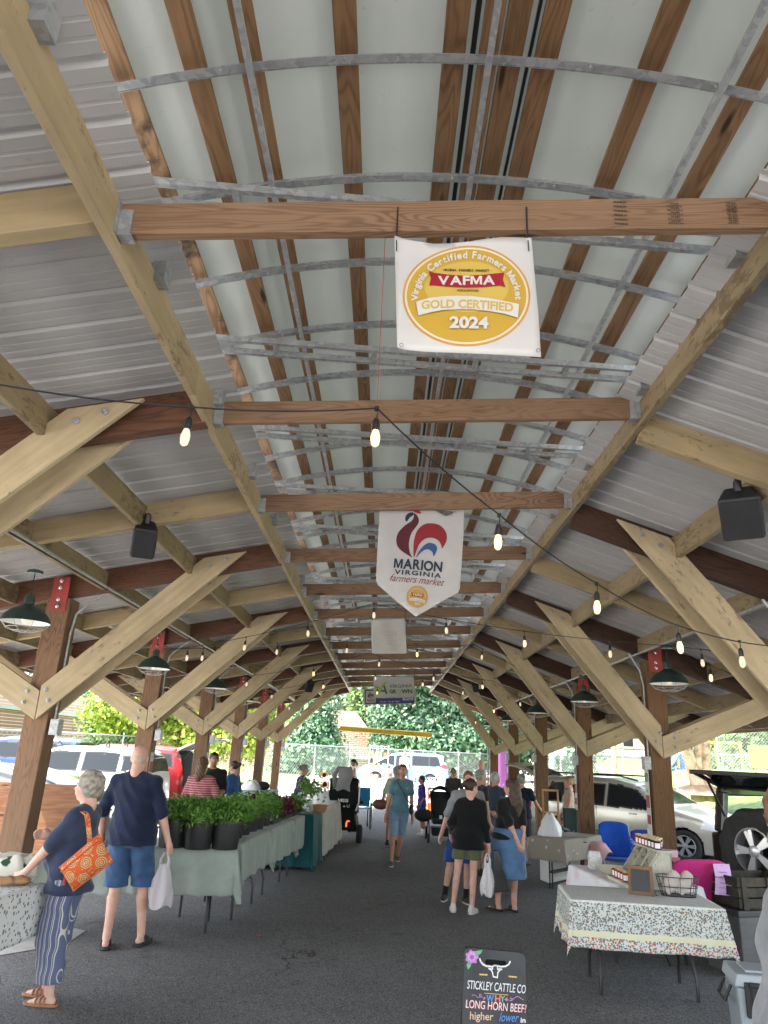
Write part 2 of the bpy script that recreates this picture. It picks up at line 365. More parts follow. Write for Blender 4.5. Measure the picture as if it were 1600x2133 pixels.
# ================================================================ ground
m=MB(); m.add([(-400,-60,-.004),(400,-60,-.004),(400,900,-.004),(-400,900,-.004)],[(0,1,2,3)]); o=m.build('ground',M['street']); tag(o,kind='structure')
m=MB(); m.add([(-7.6,-8,0),(7.4,-8,0),(7.4,25.6,0),(-7.6,25.6,0)],[(0,1,2,3)]); o=m.build('asphalt_floor',M['asphalt']); tag(o,kind='structure')
a=[G(-60,1990),G(30,1905),G(90,1925),G(75,1965),G(0,2005)]
m=MB(); m.add([(-6.2,6.1,.005),(-3.6,8.15,.005),(-2.75,7.75,.005),(-2.72,7.25,.005),(-3.3,6.55,.005),(-4.2,5.9,.005)],[(5,4,3,2,1,0)]); o=m.build('concrete_patch',M['concrete']); tag(o,kind='structure')
# grass bank on the right, with a kerb, rising towards the trees
def bank(u,v):
    x=8.6+v*40; y=6+u*42
    return (x,y,.12+1.5*(1-math.cos(min(1,v*3.0)*PI))/2+.05*math.sin(x*1.3+y*.7))
m=MB(); m.grid(bank,50,50); o=m.build('grass_bank',M['grass'],smooth='all'); tag(o,kind='structure')
m=MB(); m.bx(8.4,8.6,6,48,0,.14); o=m.build('kerb',M['concrete'],bevel=.015); tag(o,kind='structure')
# path and verge before the fence
p0=G(500,1640); p1=G(1010,1634)
def gx(x,yy): q=G(x,yy); return (float(q[0]),float(q[1]))
FA=np.array(gx(440,1634)); FB=np.array(gx(1010,1629)); fd=(FB-FA)/np.linalg.norm(FB-FA)
FA=FA-fd*14
def fl(t,off,z): q=FA+fd*t+np.array([-fd[1],fd[0]])*off; return (q[0],q[1],z)
FL=float(np.linalg.norm(FB-FA))+3.5
m=MB(); m.add([fl(-4,-1.3,.10),fl(FL+4,-1.3,.10),fl(FL+4,60,.10),fl(-4,60,.10)],[(0,1,2,3)]); m.add([fl(-4,-1.3,.10),fl(-4,-1.3,0),fl(FL+4,-1.3,0),fl(FL+4,-1.3,.10)],[(0,1,2,3)]); o=m.build('verge',M['grass']); tag(o,kind='structure')
m=MB(); 
for k in range(int((FL+6)/3)):
    A=fl(-4+k*3,-1.5,.07); B=fl(-4+k*3+2.98,-1.5,.07); m.bar(A,B,.3,.14)
o=m.build('street_kerb',M['concrete'],bevel=.01); tag(o,kind='structure')
# ================================================================ pavilion
S=3.4
PAV=thing('market_pavilion','long open timber market pavilion with cream braces and a raised arched canopy','pavilion')
ZL,ZR=3.56,3.70; XL,XR=-1.12,1.50; Y0,Y1=-1.5,24.5
def zl(x): return 3.55+(x-XL)*.205     # underside of the left rafters
def zr(x): return 3.60-(x-XR)*.345
EL,ER=-5.45,5.45
# headers
for (X,Z,sgn) in ((XL,ZL,-1),(XR,ZR,1)):
    xs=X+sgn*.022
    y=Y0
    while y<Y1:
        y2=min(y+5.1,Y1)
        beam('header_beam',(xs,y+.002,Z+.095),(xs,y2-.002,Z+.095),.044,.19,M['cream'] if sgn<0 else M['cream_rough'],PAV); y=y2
BY=[.69*S+.5*S*k for k in range(-2,13)]
CB=[]
for k,y in enumerate(BY):
    CB+=[beam('cross_beam',(XL+.003,y,3.60+.07),(XR-.003,y,3.745+.07),.04,.145,M['joist'],PAV)]
# joist hangers
for y in BY:
    for X,Z,sg in ((XL,3.60,1),(XR,3.745,-1)):
        m=MB(); m.bx(X,X+sg*.055,y-.028,y-.022,Z-.006,Z+.11); m.bx(X,X+sg*.055,y+.022,y+.028,Z-.006,Z+.11); m.bx(X,X+sg*.06,y-.028,y+.028,Z-.010,Z-.004)
        m.bx(X+sg*.001,X+sg*.004,y-.055,y+.055,Z-.01,Z+.14); m.build('joist_hanger',M['galv'],PAV)
# rafters, posts, braces
def clip(poly,f):
    out=[]
    for i in range(len(poly)):
        p,q=poly[i],poly[(i+1)%len(poly)]; a,b=f(p),f(q)
        if a>=0: out.append(p)
        if (a>=0)!=(b>=0): t_=a/(a-b); out.append((p[0]+(q[0]-p[0])*t_,p[1]+(q[1]-p[1])*t_))
    return out
def brace(side,px,zt,xe,zf,y,wd=.235):
    """board from the V joint at the post (px,zt) out to (xe, rafter)"""
    ze=zf(xe)+.17; d=Vector((xe-px,0,ze-zt-.0)); d.normalize(); n=Vector((-d.z,0,d.x)); 
    if n.z<0: n=-n
    A=Vector((px,0,zt)); L=6
    poly=[(A+d*-1).xz,(A+d*L).xz,(A+d*L+n*wd).xz,(A+d*-1+n*wd).xz]; poly=[(p[0],p[1]) for p in poly]
    sx=1 if xe>px else -1
    poly=clip(poly,lambda p:(p[0]-px-sx*.003)*sx)
    poly=clip(poly,lambda p:zf(p[0])+.17-p[1])
    for yy in (y-.145,y+.145):
        m=MB(); m.prism([(p[0]-px,p[1]-zt) for p in poly],-.019,.019)
        # rotate so local X follows the board
        ang=math.atan2(d.z,d.x)
        R=Matrix.Rotation(ang,3,'Y')
        m.v=[tuple(R@Vector(v_)) for v_ in m.v]
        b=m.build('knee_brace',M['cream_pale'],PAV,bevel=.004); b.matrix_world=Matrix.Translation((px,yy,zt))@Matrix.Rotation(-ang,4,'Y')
        if yy<y:
            mm=MB()
            for (u,wv) in ((.20,.07),(.12,.17)):
                c=d*(u+ (0 if wv<.1 else .12))+n*wv; mm.cyl((c.x,-.034,c.z),(c.x,-.018,c.z),.022,6); mm.cyl((c.x,-.046,c.z),(c.x,-.034,c.z),.011,6)
            q=Vector((xe,0,ze)); 
            c=Vector((xe-px,0,ze-zt))-d*.22+n*.07
            mm.cyl((c.x,-.034,c.z),(c.x,-.018,c.z),.022,6); mm.cyl((c.x,-.046,c.z),(c.x,-.034,c.z),.011,6)
            c=c-d*.16+n*.06; mm.cyl((c.x,-.034,c.z),(c.x,-.018,c.z),.022,6)
            mm.v=[(v_[0]+px,v_[1]+yy,v_[2]+zt) for v_ in mm.v]; append_geo(b,mm,M['galv'])
LY=[2.17*S+n*S for n in range(-2,6)]; RY=[2.72*S+n*S for n in range(-2,5)]
def zfl(x): return zl(x)
def zfr(x): return zr(x)
for side,YS,px,zf,X,E,ZT in (('l',LY,-3.36,zfl,XL,EL,1.88),('r',RY,3.36,zfr,XR,ER,1.79)):
    for i,y in enumerate(YS):
        sg=-1 if side=='l' else 1
        zc=.12
        for yy in ((y-.052,y+.052)):
            pass
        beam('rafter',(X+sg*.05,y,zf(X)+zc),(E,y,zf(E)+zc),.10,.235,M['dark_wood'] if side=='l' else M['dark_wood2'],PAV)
        if y+S/2<Y1+.2 and y+S/2>Y0: beam('rafter',(X+sg*.05,y+S/2,zf(X)+zc+.01),(E,y+S/2,zf(E)+zc+.01),.075,.19,M['cream'],PAV)
        if y<2.6: 
            if y<0: continue
        # post
        ph=zf(px)-.002
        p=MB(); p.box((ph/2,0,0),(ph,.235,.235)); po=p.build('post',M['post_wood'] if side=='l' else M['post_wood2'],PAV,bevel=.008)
        lean=.012
        X_=Vector((lean,0,1)).normalized(); Y_=Vector((0,1,0)); Z_=X_.cross(Y_)
        po.matrix_world=Matrix(((X_[0],Y_[0],Z_[0],px-lean*ph),(X_[1],Y_[1],Z_[1],y),(X_[2],Y_[2],Z_[2],0),(0,0,0,1)))
        # red splice plate with bolts
        pm=MB(); z0=zf(px)-.14; pm.bx(px-.085,px+.085,y-.130,y-.121,z0,z0+.35); pl=pm.build('splice_plate',M['red_plate'],PAV,bevel=.003)
        pb=MB()
        for zz in (.045,.115,.235,.305): pb.cyl((px+(.0),y-.140,z0+zz),(px,y-.130,z0+zz),.022,6); pb.cyl((px,y-.155,z0+zz),(px,y-.140,z0+zz),.012,6)
        append_geo(pl,pb,M['chrome'])
        brace(side,px,ZT,X+sg*.37,zf,y)
        brace(side,px,ZT,px+sg*1.75,zf,y)
        # conduit down the post and junction box
        c=MB(); cx=px+.135; c.tube([(cx,y-.03,ZT-.05),(cx,y-.03,zf(px)-.35),(cx+.03,y-.03,zf(px)-.15),(cx+.14,y-.03,zf(px)-.04),(px+.42,y-.03,zf(px+.42)-.02)],.013,8) if side=='l' else c.tube([(px-.135,y-.03,ZT-.05),(px-.135,y-.03,zf(px)-.3),(px-.17,y-.03,zf(px)-.12),(px-.3,y-.03,zf(px-.3)-.02)],.013,8)
        c.build('conduit',M['galv'],PAV,smooth=True)
        c=MB(); bxx=px+(.125 if side=='l' else -.215); c.bx(bxx,bxx+.09,y-.10,y+.0,ZT-.13,ZT+.02); c.bx(bxx+.005,bxx+.085,y-.106,y-.1,ZT-.12,ZT+.01); c.build('outlet_box',M['galv'],PAV,bevel=.004)
# longitudinal members
for side,xs,zf in (('l',(-2.05,-2.95,-3.85,-4.65,-5.40),zfl),('r',(2.35,3.2,4.05,4.75,5.40),zfr)):
    for X in xs:
        for a_,b_ in ((-1.5,6),(6,13),(13,19),(19,24.5)):
            beam('purlin',(X,a_+.002,zf(X)+.115),(X,b_-.002,zf(X)+.115),.045,.19,M['cream_rough'],PAV)
    X=-2.9+.0 if side=='l' else 3.15
    c=MB(); c.tube([(X+.06 if side=='l' else X-.0,-1,zf(X)-.0),(X+.06 if side=='l' else X-.0,24,zf(X)-.0)],.014,8)
    c.build('conduit',M['galv'],PAV,smooth=True)
# side roof sheets: ribs run down the slope
def roof_sheet(x0,x1,zf,off):
    prof=[]; y=Y0-.2
    while y<Y1+.25:
        for dy,dz in ((0,0),(.012,.019),(.034,.019),(.046,0),(.10,0),(.104,.002),(.116,.002),(.12,0),(.165,0),(.169,.002),(.181,.002),(.185,0)): prof.append((y+dy,dz))
        y+=.229
    n=len(prof); V=[(x0,a,zf(x0)+off+b) for a,b in prof]+[(x1,a,zf(x1)+off+b) for a,b in prof]
    F=[(i,i+1,n+i+1,n+i) for i in range(n-1)]
    m=MB(); m.add(V,F); return m
roof_sheet(XL+.13,EL-.12,zfl,.245).build('roof_panel',M['liner'],PAV,solid=.003)
roof_sheet(XR-.13,ER+.12,zfr,.245).build('roof_panel',M['liner'],PAV,solid=.003)
# fascia
beam('fascia',(EL-.05,Y0,zl(EL)+.11),(EL-.05,Y1,zl(EL)+.11),.03,.22,M['cream'],PAV)
beam('fascia',(ER+.05,Y0,zr(ER)+.11),(ER+.05,Y1,zr(ER)+.11),.03,.22,M['cream'],PAV)
# arched canopy
CXL,CXR=-1.42,1.62
def zc(x):
    t_=(x-.1)/1.52; base=4.0+.085*(x-CXL)/(CXR-CXL); return base+.27*(1-t_*t_)
def skin(u,v):
    x=CXL+v*(CXR-CXL); return (x,-1.0+u*25.6,zc(x)+.05)
m=MB(); m.grid(skin,1,28); m.build('canopy_sheet',M['skin_sheet'],PAV,solid=.004)
for i,(x,wd,mt) in enumerate(((-1.10,.09,'purl2'),(-.83,.09,'purl'),(-.62,.09,'purl'),(-.25,.09,'purl'),(.17,.088,'purl'),(.305,.075,'purl'),(.395,.085,'purl'),(.53,.09,'purl'),(.93,.09,'purl'),(1.30,.09,'purl'),(1.55,.06,'purl'))):
    sl=(zc(x+.01)-zc(x-.01))/.02
    for a_,b_ in ((-1,5.2),(5.2,11.6),(11.6,18),(18,24.6)):
        beam('canopy_purlin',(x,a_+.002,zc(x)+.022),(x,b_-.002,zc(x)+.022),wd,.04,M[mt],PAV,up=Vector((-sl,0,1)))
m=MB(); m.bx(.235,.255,-1,24.6,zc(.245)+.03,zc(.245)+.045); m.build('dark_seam',M['black_plastic'],PAV); m=MB(); m.bx(.462,.474,-1,24.6,zc(.46)+.03,zc(.46)+.045); m.build('dark_seam',M['black_plastic'],PAV)
for k in range(-3,37):
    y=2.064+.6075*k
    m=MB(); N=26
    for i in range(N):
        xa=CXL+(CXR-CXL)*i/N; xb=CXL+(CXR-CXL)*(i+1)/N
        za,zb=zc(xa)-.035,zc(xb)-.035
        m.bar((xa,y+.0235,za),(xb,y+.0235,zb),.003,.052); m.bar((xa,y,za-.026),(xb,y,zb-.026),.036,.003)
        if i%4==2: m.cyl((xa,y-.01,za-.045),(xa,y-.01,za-.032),.008,6); m.cyl((xa+.05,y+.018,za),(xa+.05,y+.028,za),.008,6)
    m.build('canopy_rib',M['galv'],PAV)
for px_,py_ in ((525,118),(1018,105),(1500,190)):
    q=AY(px_,py_,2.064); x=float(q[0]); m=MB(); m.bx(x-.012,x+.012,-1,24.6,zc(x)-.092,zc(x)-.070); m.build('tie_rod',M['galv'],PAV)
for k in range(-1,18):
    y=2.45+1.215*k; m=MB()
    A=Vector((-1.20,y,3.98)); B=Vector((1.58,y+.23,4.00)); m.bar(A,B,.026,.034)
    A2=A+Vector((-.0,.10,-.02)); B2=B+Vector((-.0,.10,-.02)); m.bar(A2,B2,.026,.034)
    for t_ in (.17,.38,.6,.8): 
        c=A.lerp(B,t_); m.bar(c+Vector((0,.0,0)),c+Vector((0,.10,-.02)),.03,.035)
    m.bar(A+Vector((.05,.02,0)),Vector((XL-.0,y+.34,3.80)),.03,.06); m.bar(B+Vector((-.05,.02,0)),Vector((XR+.02,y+.20,3.93)),.03,.07)
    m.bx(XL-.02,XL+.05,y+.30,y+.38,3.70,3.84); m.bx(XR-.05,XR+.02,y+.16,y+.26,3.84,3.98)
    m.build('canopy_truss',M['galv'],PAV)
# grade stamps on the near cross beam
def text_geo(txt,size,bold=0,align='CENTER',space=1.0,shear=0.0):
    if 'M' not in txt: return _tg(txt,size,bold,align,space,shear)
    # the built-in font fills a bold capital M badly, so that letter is drawn here
    Vh,_f=_tg('H',1.0,0); yb=min(q[1] for q in Vh); Hc=max(q[1] for q in Vh)-yb; V=[];F=[];x=0
    for ch in txt:
        if ch==' ': x+=.26; continue
        if ch=='M':
            t_=.085+2*bold; w_=.66+2*bold; P=[(0,0),(t_,0),(t_,.66*Hc),(0,Hc),(1.25*t_,Hc),(w_/2,.36*Hc),(w_-1.25*t_,Hc),(w_,Hc),(w_,0),(w_-t_,0),(w_-t_,.66*Hc),(w_/2+.4*t_,.03*Hc),(w_/2-.4*t_,.03*Hc)]
            g=[(a,b+yb) for a,b in P]; fs=[(0,1,2,3),(3,2,4),(2,12,5,4),(12,11,5),(11,10,6,5),(10,7,6),(10,9,8,7)]
        else:
            g,fs=_tg(ch,1.0,bold); x0=min(q[0] for q in g); g=[(a-x0,b) for a,b in g]
        n=len(V); V+=[(x+a,b) for a,b in g]; F+=[tuple(i+n for i in f) for f in fs]; x+=max(q[0] for q in g)+.045*space+.25*(space-1)
    c=x/2; return [((a-c+shear*(b-yb))*size,b*size) for a,b in V],F
def _tg(txt,size,bold=0,align='CENTER',space=1.0,shear=0.0):
    cu=bpy.data.curves.new('t','FONT'); cu.body=txt; cu.size=size; cu.align_x=align; cu.align_y='CENTER'; cu.offset=bold*size; cu.space_character=space; cu.shear=shear; cu.resolution_u=3
    ob=bpy.data.objects.new('t',cu); COL.objects.link(ob); dg=bpy.context.evaluated_depsgraph_get(); me=bpy.data.meshes.new_from_object(ob.evaluated_get(dg))
    V=[(v_.co.x,v_.co.y) for v_ in me.vertices]; me.calc_loop_triangles(); F=[tuple(p.vertices) for p in me.loop_triangles]
    bpy.data.objects.remove(ob); bpy.data.curves.remove(cu); bpy.data.meshes.remove(me); return V,F
st=MB()
y=BY[2]-.0212
for j,(px_,) in enumerate(((1290,),(1403,),(1522,))):
    q=AY(px_,460,BY[2]); x=float(q[0]); zz=3.60+(3.745-3.60)*(x-XL)/(XR-XL)
    for r_ in range(6 if j==0 else 5):
        V,F=text_geo('PREMIUM' if j==0 else ('KD-19 S-P-F' if j==1 else '2x6 No.1'),.013 if j==0 else .012,.02)
        st.add([(x+a,y,zz+.02+.021*r_+b) for a,b in V],F)
        if j: V,F=text_geo('TP SYP',.012,.03); st.add([(x+a,y,zz+.03+.021*r_+b) for a,b in V],F)
append_geo(CB[2],st,M['black_plastic'])
# ================================================================ plants and trees
def leaf_cloud(name,blobs,n,size,mat,parent,flat=.5,aspect=1.9,seed=1,shell=.55,loc=None,droop=0):
    """many small leaf faces scattered in clumps through the crown volume. blobs: (cx,cy,cz,rx,ry,rz,weight)"""
    r=np.random.default_rng(seed); wts=np.array([b[6] for b in blobs],float); wts/=wts.sum()
    nc=max(8,n//26); bi=r.choice(len(blobs),nc,p=wts); B=np.array([b[:6] for b in blobs])
    d=r.normal(size=(nc,3)); d/=np.linalg.norm(d,axis=1)[:,None]
    rad=shell+(1-shell)*r.random(nc)**.6; rad=np.where(r.random(nc)<.22,r.random(nc)**.5*shell,rad); rad*=1+.18*np.sin(d[:,0]*7+d[:,1]*5+seed)*np.cos(d[:,2]*6)
    cc=B[bi,:3]+d*B[bi,3:]*rad[:,None]
    ci=r.integers(0,nc,n); cr=size*2.6
    P=cc[ci]+r.normal(size=(n,3))*cr*np.array([1,1,.7]); 
    out=(P-B[bi[ci],:3])/B[bi[ci],3:]; out/=np.linalg.norm(out,axis=1)[:,None]+1e-6
    nrm=out+r.normal(size=(n,3))*flat*1.4+np.array([0,0,.5]); nrm/=np.linalg.norm(nrm,axis=1)[:,None]
    t=r.normal(size=(n,3))+np.array([0,0,-droop]); t-=nrm*(t*nrm).sum(1)[:,None]; t/=np.linalg.norm(t,axis=1)[:,None]; b=np.cross(nrm,t)
    s=size*(.6+.8*r.random(n))[:,None]; L=s*aspect*.5; W=s*.5
    V=np.stack([P-t*L,P+b*W-nrm*W*.3,P+t*L,P-b*W-nrm*W*.3],1).reshape(-1,3)
    F=np.arange(n*4).reshape(n,4)
    o=link(name,npmesh(name,V,F),mat,parent)
    if loc is not None: o.location=loc
    return o
def tree(name,label,loc,blobs,n,size,mat,trunk=(.2,2.0),group=None,branches=6,bark=None,seed=1,aspect=1.7,droop=0,extra=None):
    t=thing(name,label,'tree',loc,group=group); m=MB(); r=random.Random(seed)
    tr,th=trunk; top=max(b[2] for b in blobs)
    m.tube([(0,0,-.1),(.03,0,.15),(.0,.02,th*.5),(.05,0,th),(.0,0,th+(top-th)*.6)],[tr*1.5,tr*1.1,tr,tr*.85,tr*.3],10)
    for i in range(branches):
        b=blobs[i%len(blobs)]; a=r.uniform(0,2*PI); e=Vector((b[0]+b[3]*.6*math.cos(a),b[1]+b[4]*.6*math.sin(a),b[2]+b[5]*r.uniform(-.2,.4)))
        s=Vector((0,0,th*r.uniform(.6,1.0))); mid=s.lerp(e,.5)+Vector((r.uniform(-.2,.2),r.uniform(-.2,.2),.15)); m.tube([s,mid,e],[tr*.5,tr*.32,tr*.1],7)
    if extra: extra(m)
    m.build('trunk',bark or M['bark'],t,smooth=True)
    leaf_cloud('crown',blobs,n,size,mat,t,seed=seed,aspect=aspect,droop=droop); return t
def PX(x,Y): return float(AY(x,1560,Y)[0])
def cone_blobs(h,r0,z0,k=5):
    out=[]
    for i in range(k):
        f=i/(k-1); out.append((0,0,z0+(h-z0)*f*.86+.3,r0*(1-f*.8),r0*(1-f*.8),(h-z0)/k*1.0,(1-f*.8)**2+.1))
    return out
tree('magnolia_tree','dense cone-shaped dark green tree behind the fence, left of the hanging yellow tube',(PX(648,54),54,.1),cone_blobs(7.4,2.35,.5),26000,.17,M['leaf_dark'],(.15,1.0),seed=3)
tree('broadleaf_tree','largest dark green tree behind the pale blue van',(PX(905,60),60,.1),[(0,0,4.5,5.2,3.5,4.2,3),(-2.4,-.5,6.5,3,2.5,3.0,1),(3.0,-.5,6.5,3.4,2.5,3,1),(1.5,-1.5,2.6,4.6,2.5,2.5,2),(-1,-1.5,8.5,3,3,2,1)],60000,.19,M['leaf_dark'],(.3,1.5),seed=4)
tree('broadleaf_tree','paler green tree between the brick building and the largest dark tree',(PX(775,66),66,.1),[(0,0,5.2,2.0,2,3.0,1),(-.6,0,7.5,1.6,1.6,2,1)],12000,.19,M['leaf_mid'],(.2,2.0),seed=5)
tree('maple_tree','yellow-green spreading tree with low branches behind the raised white tailgate',(PX(385,33),33,.1),[(-2.6,0,3.2,1.9,1.6,1.3,1.2),(0,0,3.6,2.4,2,1.6,2),(2.2,.3,2.7,1.7,1.5,1.3,1.2),(1.0,-.8,1.9,2.0,1.2,.7,.8),(3.0,0,4.0,1.5,1.5,1.1,.7),(-1.2,-.6,5.0,2.4,2,1.2,1)],30000,.13,M['leaf_yel'],(.12,1.6),seed=6,branches=12)
tree('shrub','green bushy tree beside the brick wall, left of the yellow-green one',(PX(235,36),36,.1),[(0,0,2.6,1.3,1.2,1.6,1),(.4,0,4.0,1.0,1,1.0,.5)],8000,.13,M['leaf_mid'],(.1,.8),seed=7)
def fork(m):
    m.tube([(0,0,-.3),(-.10,0,.3),(-.28,0,1.0),(-.62,0,1.9),(-.9,0,2.8)],[.34,.24,.20,.16,.1],12)
    m.tube([(.15,0,-.3),(.22,0,.3),(.30,.05,1.1),(.42,.1,2.0),(.7,.1,3.0)],[.30,.19,.15,.13,.08],12)
    m.tube([(.1,.1,0),(.2,.1,.9),(.12,.2,2.2)],[.2,.13,.08],10)
tree('cypress_tree','tree with peeling pale forked trunks and feathery foliage on the grass bank',(PX(1452,25.5),25.5,.95),[(-1.6,0,3.0,1.3,1.2,.8,1),(.3,0,3.3,1.8,1.5,.9,1.6),(2.4,0,3.2,1.6,1.3,.9,1),(-.6,.4,4.3,2.2,1.8,1,1),(1.8,.2,4.4,2,1.6,.9,1)],36000,.085,M['leaf_mid'],(.13,2.0),seed=8,bark=M['bark_pale'],aspect=3.2,droop=1.5,extra=fork)
m=MB(); r_=random.Random(3)
def mound(u,v):
    a=u*2*PI; d=v; return (PX(1452,25.5)+d*1.5*math.cos(a),25.5+d*1.3*math.sin(a),1.0+.22*(1-d)-.13*d)
m.grid(mound,24,5); o=m.build('bare_earth',M['dirt'],smooth='all'); tag(o,kind='structure')
for i,(px_,Y,h,w_,lab) in enumerate(((1195,58,9,1.6,'tall dark tree right of the grey lamp post'),(1075,62,8,2.4,'dark tree behind the purple banner'),(1330,70,9,4,'hazy green tree behind the playground'),(1530,62,9,4.5,'tall green tree behind the mesh fence on the right'),(1620,55,9,4,'green tree at the right edge beyond the fence'),(1395,66,7,2.5,'small green tree between the house and the forked tree'))):
    tree('broadleaf_tree',lab,(PX(px_,Y),Y,.1),[(0,0,h*.5,w_,w_,h*.34,2),(w_*.3,0,h*.75,w_*.7,w_*.7,h*.25,1),(-w_*.3,-.3,h*.3,w_*.8,w_*.7,h*.2,1)],11000,.22,M['leaf_mid'] if i in(2,4,5) else M['leaf_dark'],(.25,2),group='trees beyond the playground',seed=20+i)
# far wooded hill
blobs=[]
for k in range(44):
    x=-150+k*7.2; blobs.append((x,175+15*math.sin(k*1.3),6+4*math.sin(k*.7)+(5 if -60<x<20 else 0),9,9,9+3*math.sin(k*2.1),1))
o=leaf_cloud('far_woods',blobs,42000,.8,M['leaf_far'],None,seed=11); tag(o,kind='stuff')
# ================================================================ buildings
def wallbox(m,x0,x1,y0,y1,z0,z1): m.bx(x0,x1,y0,y1,z0,z1)
B=thing('brick_building','long low brick building along the left with a pale ledge','building',(-24,38,0))
m=MB(); m.bx(-7,6.8,-24,24,0,2.9); m.build('wall',M['brick'],B)
m=MB(); m.bx(-7.1,6.93,-24.1,24.1,2.9,3.06); m.build('ledge',M['concrete'],B)
m=MB(); m.bx(-7,6.55,-24,24,3.06,4.05); m.build('parapet',M['brick2'],B)
B=thing('brick_building','brick wing behind the yellow-green tree','building',(-12,66,0))
m=MB(); m.bx(-7,5,0,10,0,4.2); m.build('wall',M['brick'],B); m=MB(); m.bx(-7.1,5.1,-.1,10.1,4.2,4.4); m.build('ledge',M['concrete'],B)
bx1=PX(768,62)
B=thing('brick_building','brown brick building right behind the hanging yellow tube','building',(bx1,62,0))
m=MB(); m.bx(-8,0,0,12,0,1.15); m.bx(-8,0,0.02,12,1.35,3.45); m.build('wall',M['brick'],B)
m=MB(); m.bx(-8.1,.1,-.12,12,1.15,1.35); m.build('ledge',M['concrete'],B)
m=MB(); m.bx(-8,-1.2,.1,11,3.45,4.9); m.add([(-1.2,.1,3.45),(0,.1,3.45),(-1.2,.1,4.9),(-1.2,11,3.45),(0,11,3.45),(-1.2,11,4.9)],[(0,1,2),(3,5,4),(1,4,5,2)]); m.build('parapet',M['brick2'],B)
m=MB(); m.bx(-.02,.06,.4,.6,1.9,2.3); m.build('wall_lamp',M['black_plastic'],B)
hx=PX(1245,64)
siding=NT('yellow siding'); v=siding.coord(rnd=False); sx=siding.n('ShaderNodeSeparateXYZ'); siding.l(v,sx.inputs[0]); fr=siding.math('FRACT',siding.math('MULTIPLY',sx.outputs[2],5.5)); siding.base(siding.ramp(fr,[(0,(.25,.22,.10)),(.1,(.66,.60,.34)),(1,(.70,.64,.38))]),.7)
B=thing('house','pale yellow clapboard house behind the playground fence','house',(hx,64,0))
m=MB(); m.bx(-4.5,4.5,0,8,0,5.2); m.build('wall',siding.m,B)
m=MB(); m.add([(-5,-.6,5.1),(5,-.6,5.1),(5,4,8),(-5,4,8),(-5,8.6,5.1),(5,8.6,5.1)],[(0,1,2,3),(3,2,5,4),(0,3,4),(1,5,2)]); m.build('roof',simple('grey shingles',(.12,.12,.13),.9),B)
m=MB(); m.add([(-.5,-1.6,2.3),(5.2,-1.6,2.3),(5.2,0,2.9),(-.5,0,2.9)],[(0,1,2,3)]); m.bx(-.5,5.2,-1.65,-1.55,2.1,2.3); m.build('porch_roof',simple('grey shingles',(.12,.12,.13)),B)
for xw in (-2.8,.6,2.6):
    m=MB(); m.bx(xw-.5,xw+.5,-.04,.0,3.0,4.4); wn=m.build('window',M['white_plastic'],B); m=MB(); m.bx(xw-.42,xw+.42,-.06,-.045,3.08,4.32); m.build('pane',M['glass_dark'],wn)
# ================================================================ fences
def chainlink(label,A,Bp,h,z0,sp=.16,wr=.009,step=3.0,group='chain-link fences'):
    A=np.array(A[:2]);Bp=np.array(Bp[:2]); L=float(np.linalg.norm(Bp-A)); d=(Bp-A)/L
    F_=thing('chain_link_fence',label,'fence',(A[0],A[1],z0),group=group)
    n=int((L+h)/sp); V=[];F=[]
    for sgn in (1,-1):
        for i in range(-int(h/sp)-1,int(L/sp)+1):
            s0=i*sp if sgn>0 else i*sp+h; s1=s0+h*sgn
            za,zb=0,h; a0,a1=s0,s1
            # clip to 0..L
            def cl(sv,zv,o_s,o_z,lim):
                f=(lim-sv)/(o_s-sv); return lim,zv+(o_z-zv)*f
            if max(a0,a1)<=0 or min(a0,a1)>=L: continue
            if a0<0: a0,za=cl(a0,za,a1,zb,0)
            if a1<0: a1,zb=cl(a1,zb,a0,za,0)
            if a0>L: a0,za=cl(a0,za,a1,zb,L)
            if a1>L: a1,zb=cl(a1,zb,a0,za,L)
            dz=zb-za; 
            k=len(V); w_=wr*.7
            for (sv,zv) in ((a0,za),(a1,zb)):
                for (p,q) in ((-w_,0),(w_,0),(0,1)):
                    V.append((d[0]*(sv+p)-d[1]*q*wr,d[1]*(sv+p)+d[0]*q*wr,zv))
            for a_,b_ in ((0,1),(1,2),(2,0)): F.append((k+a_,k+b_,k+3+b_,k+3+a_))
    link('mesh',npmesh('mesh',V,F),M['galv'],F_)
    k=0
    while k*step<=L:
        q=d*k*step; m=MB(); m.cyl((q[0],q[1],-.1),(q[0],q[1],h+.06),.035,8); m.ball((q[0],q[1],h+.07),.045,8,5); m.build('fence_post',M['galv'],F_,smooth=True); k+=1
    m=MB(); m.cyl((0,0,h),(d[0]*L,d[1]*L,h),.025,8); m.build('top_rail',M['galv'],F_,smooth=True)
    return F_
e=fl(0,0,0); f_=fl(FL,0,0)
chainlink('long mesh fence across the far end of the market, behind the van',e,f_,1.9,.05,.19)
chainlink('mesh fence around the playground, behind the forked tree',(PX(1120,52),52),(PX(1640,42),42),2.4,.05,.2)
chainlink('taller mesh fence right of the forked tree',(PX(1495,31),31.),(PX(1680,29),29),2.3,1.0,.12)
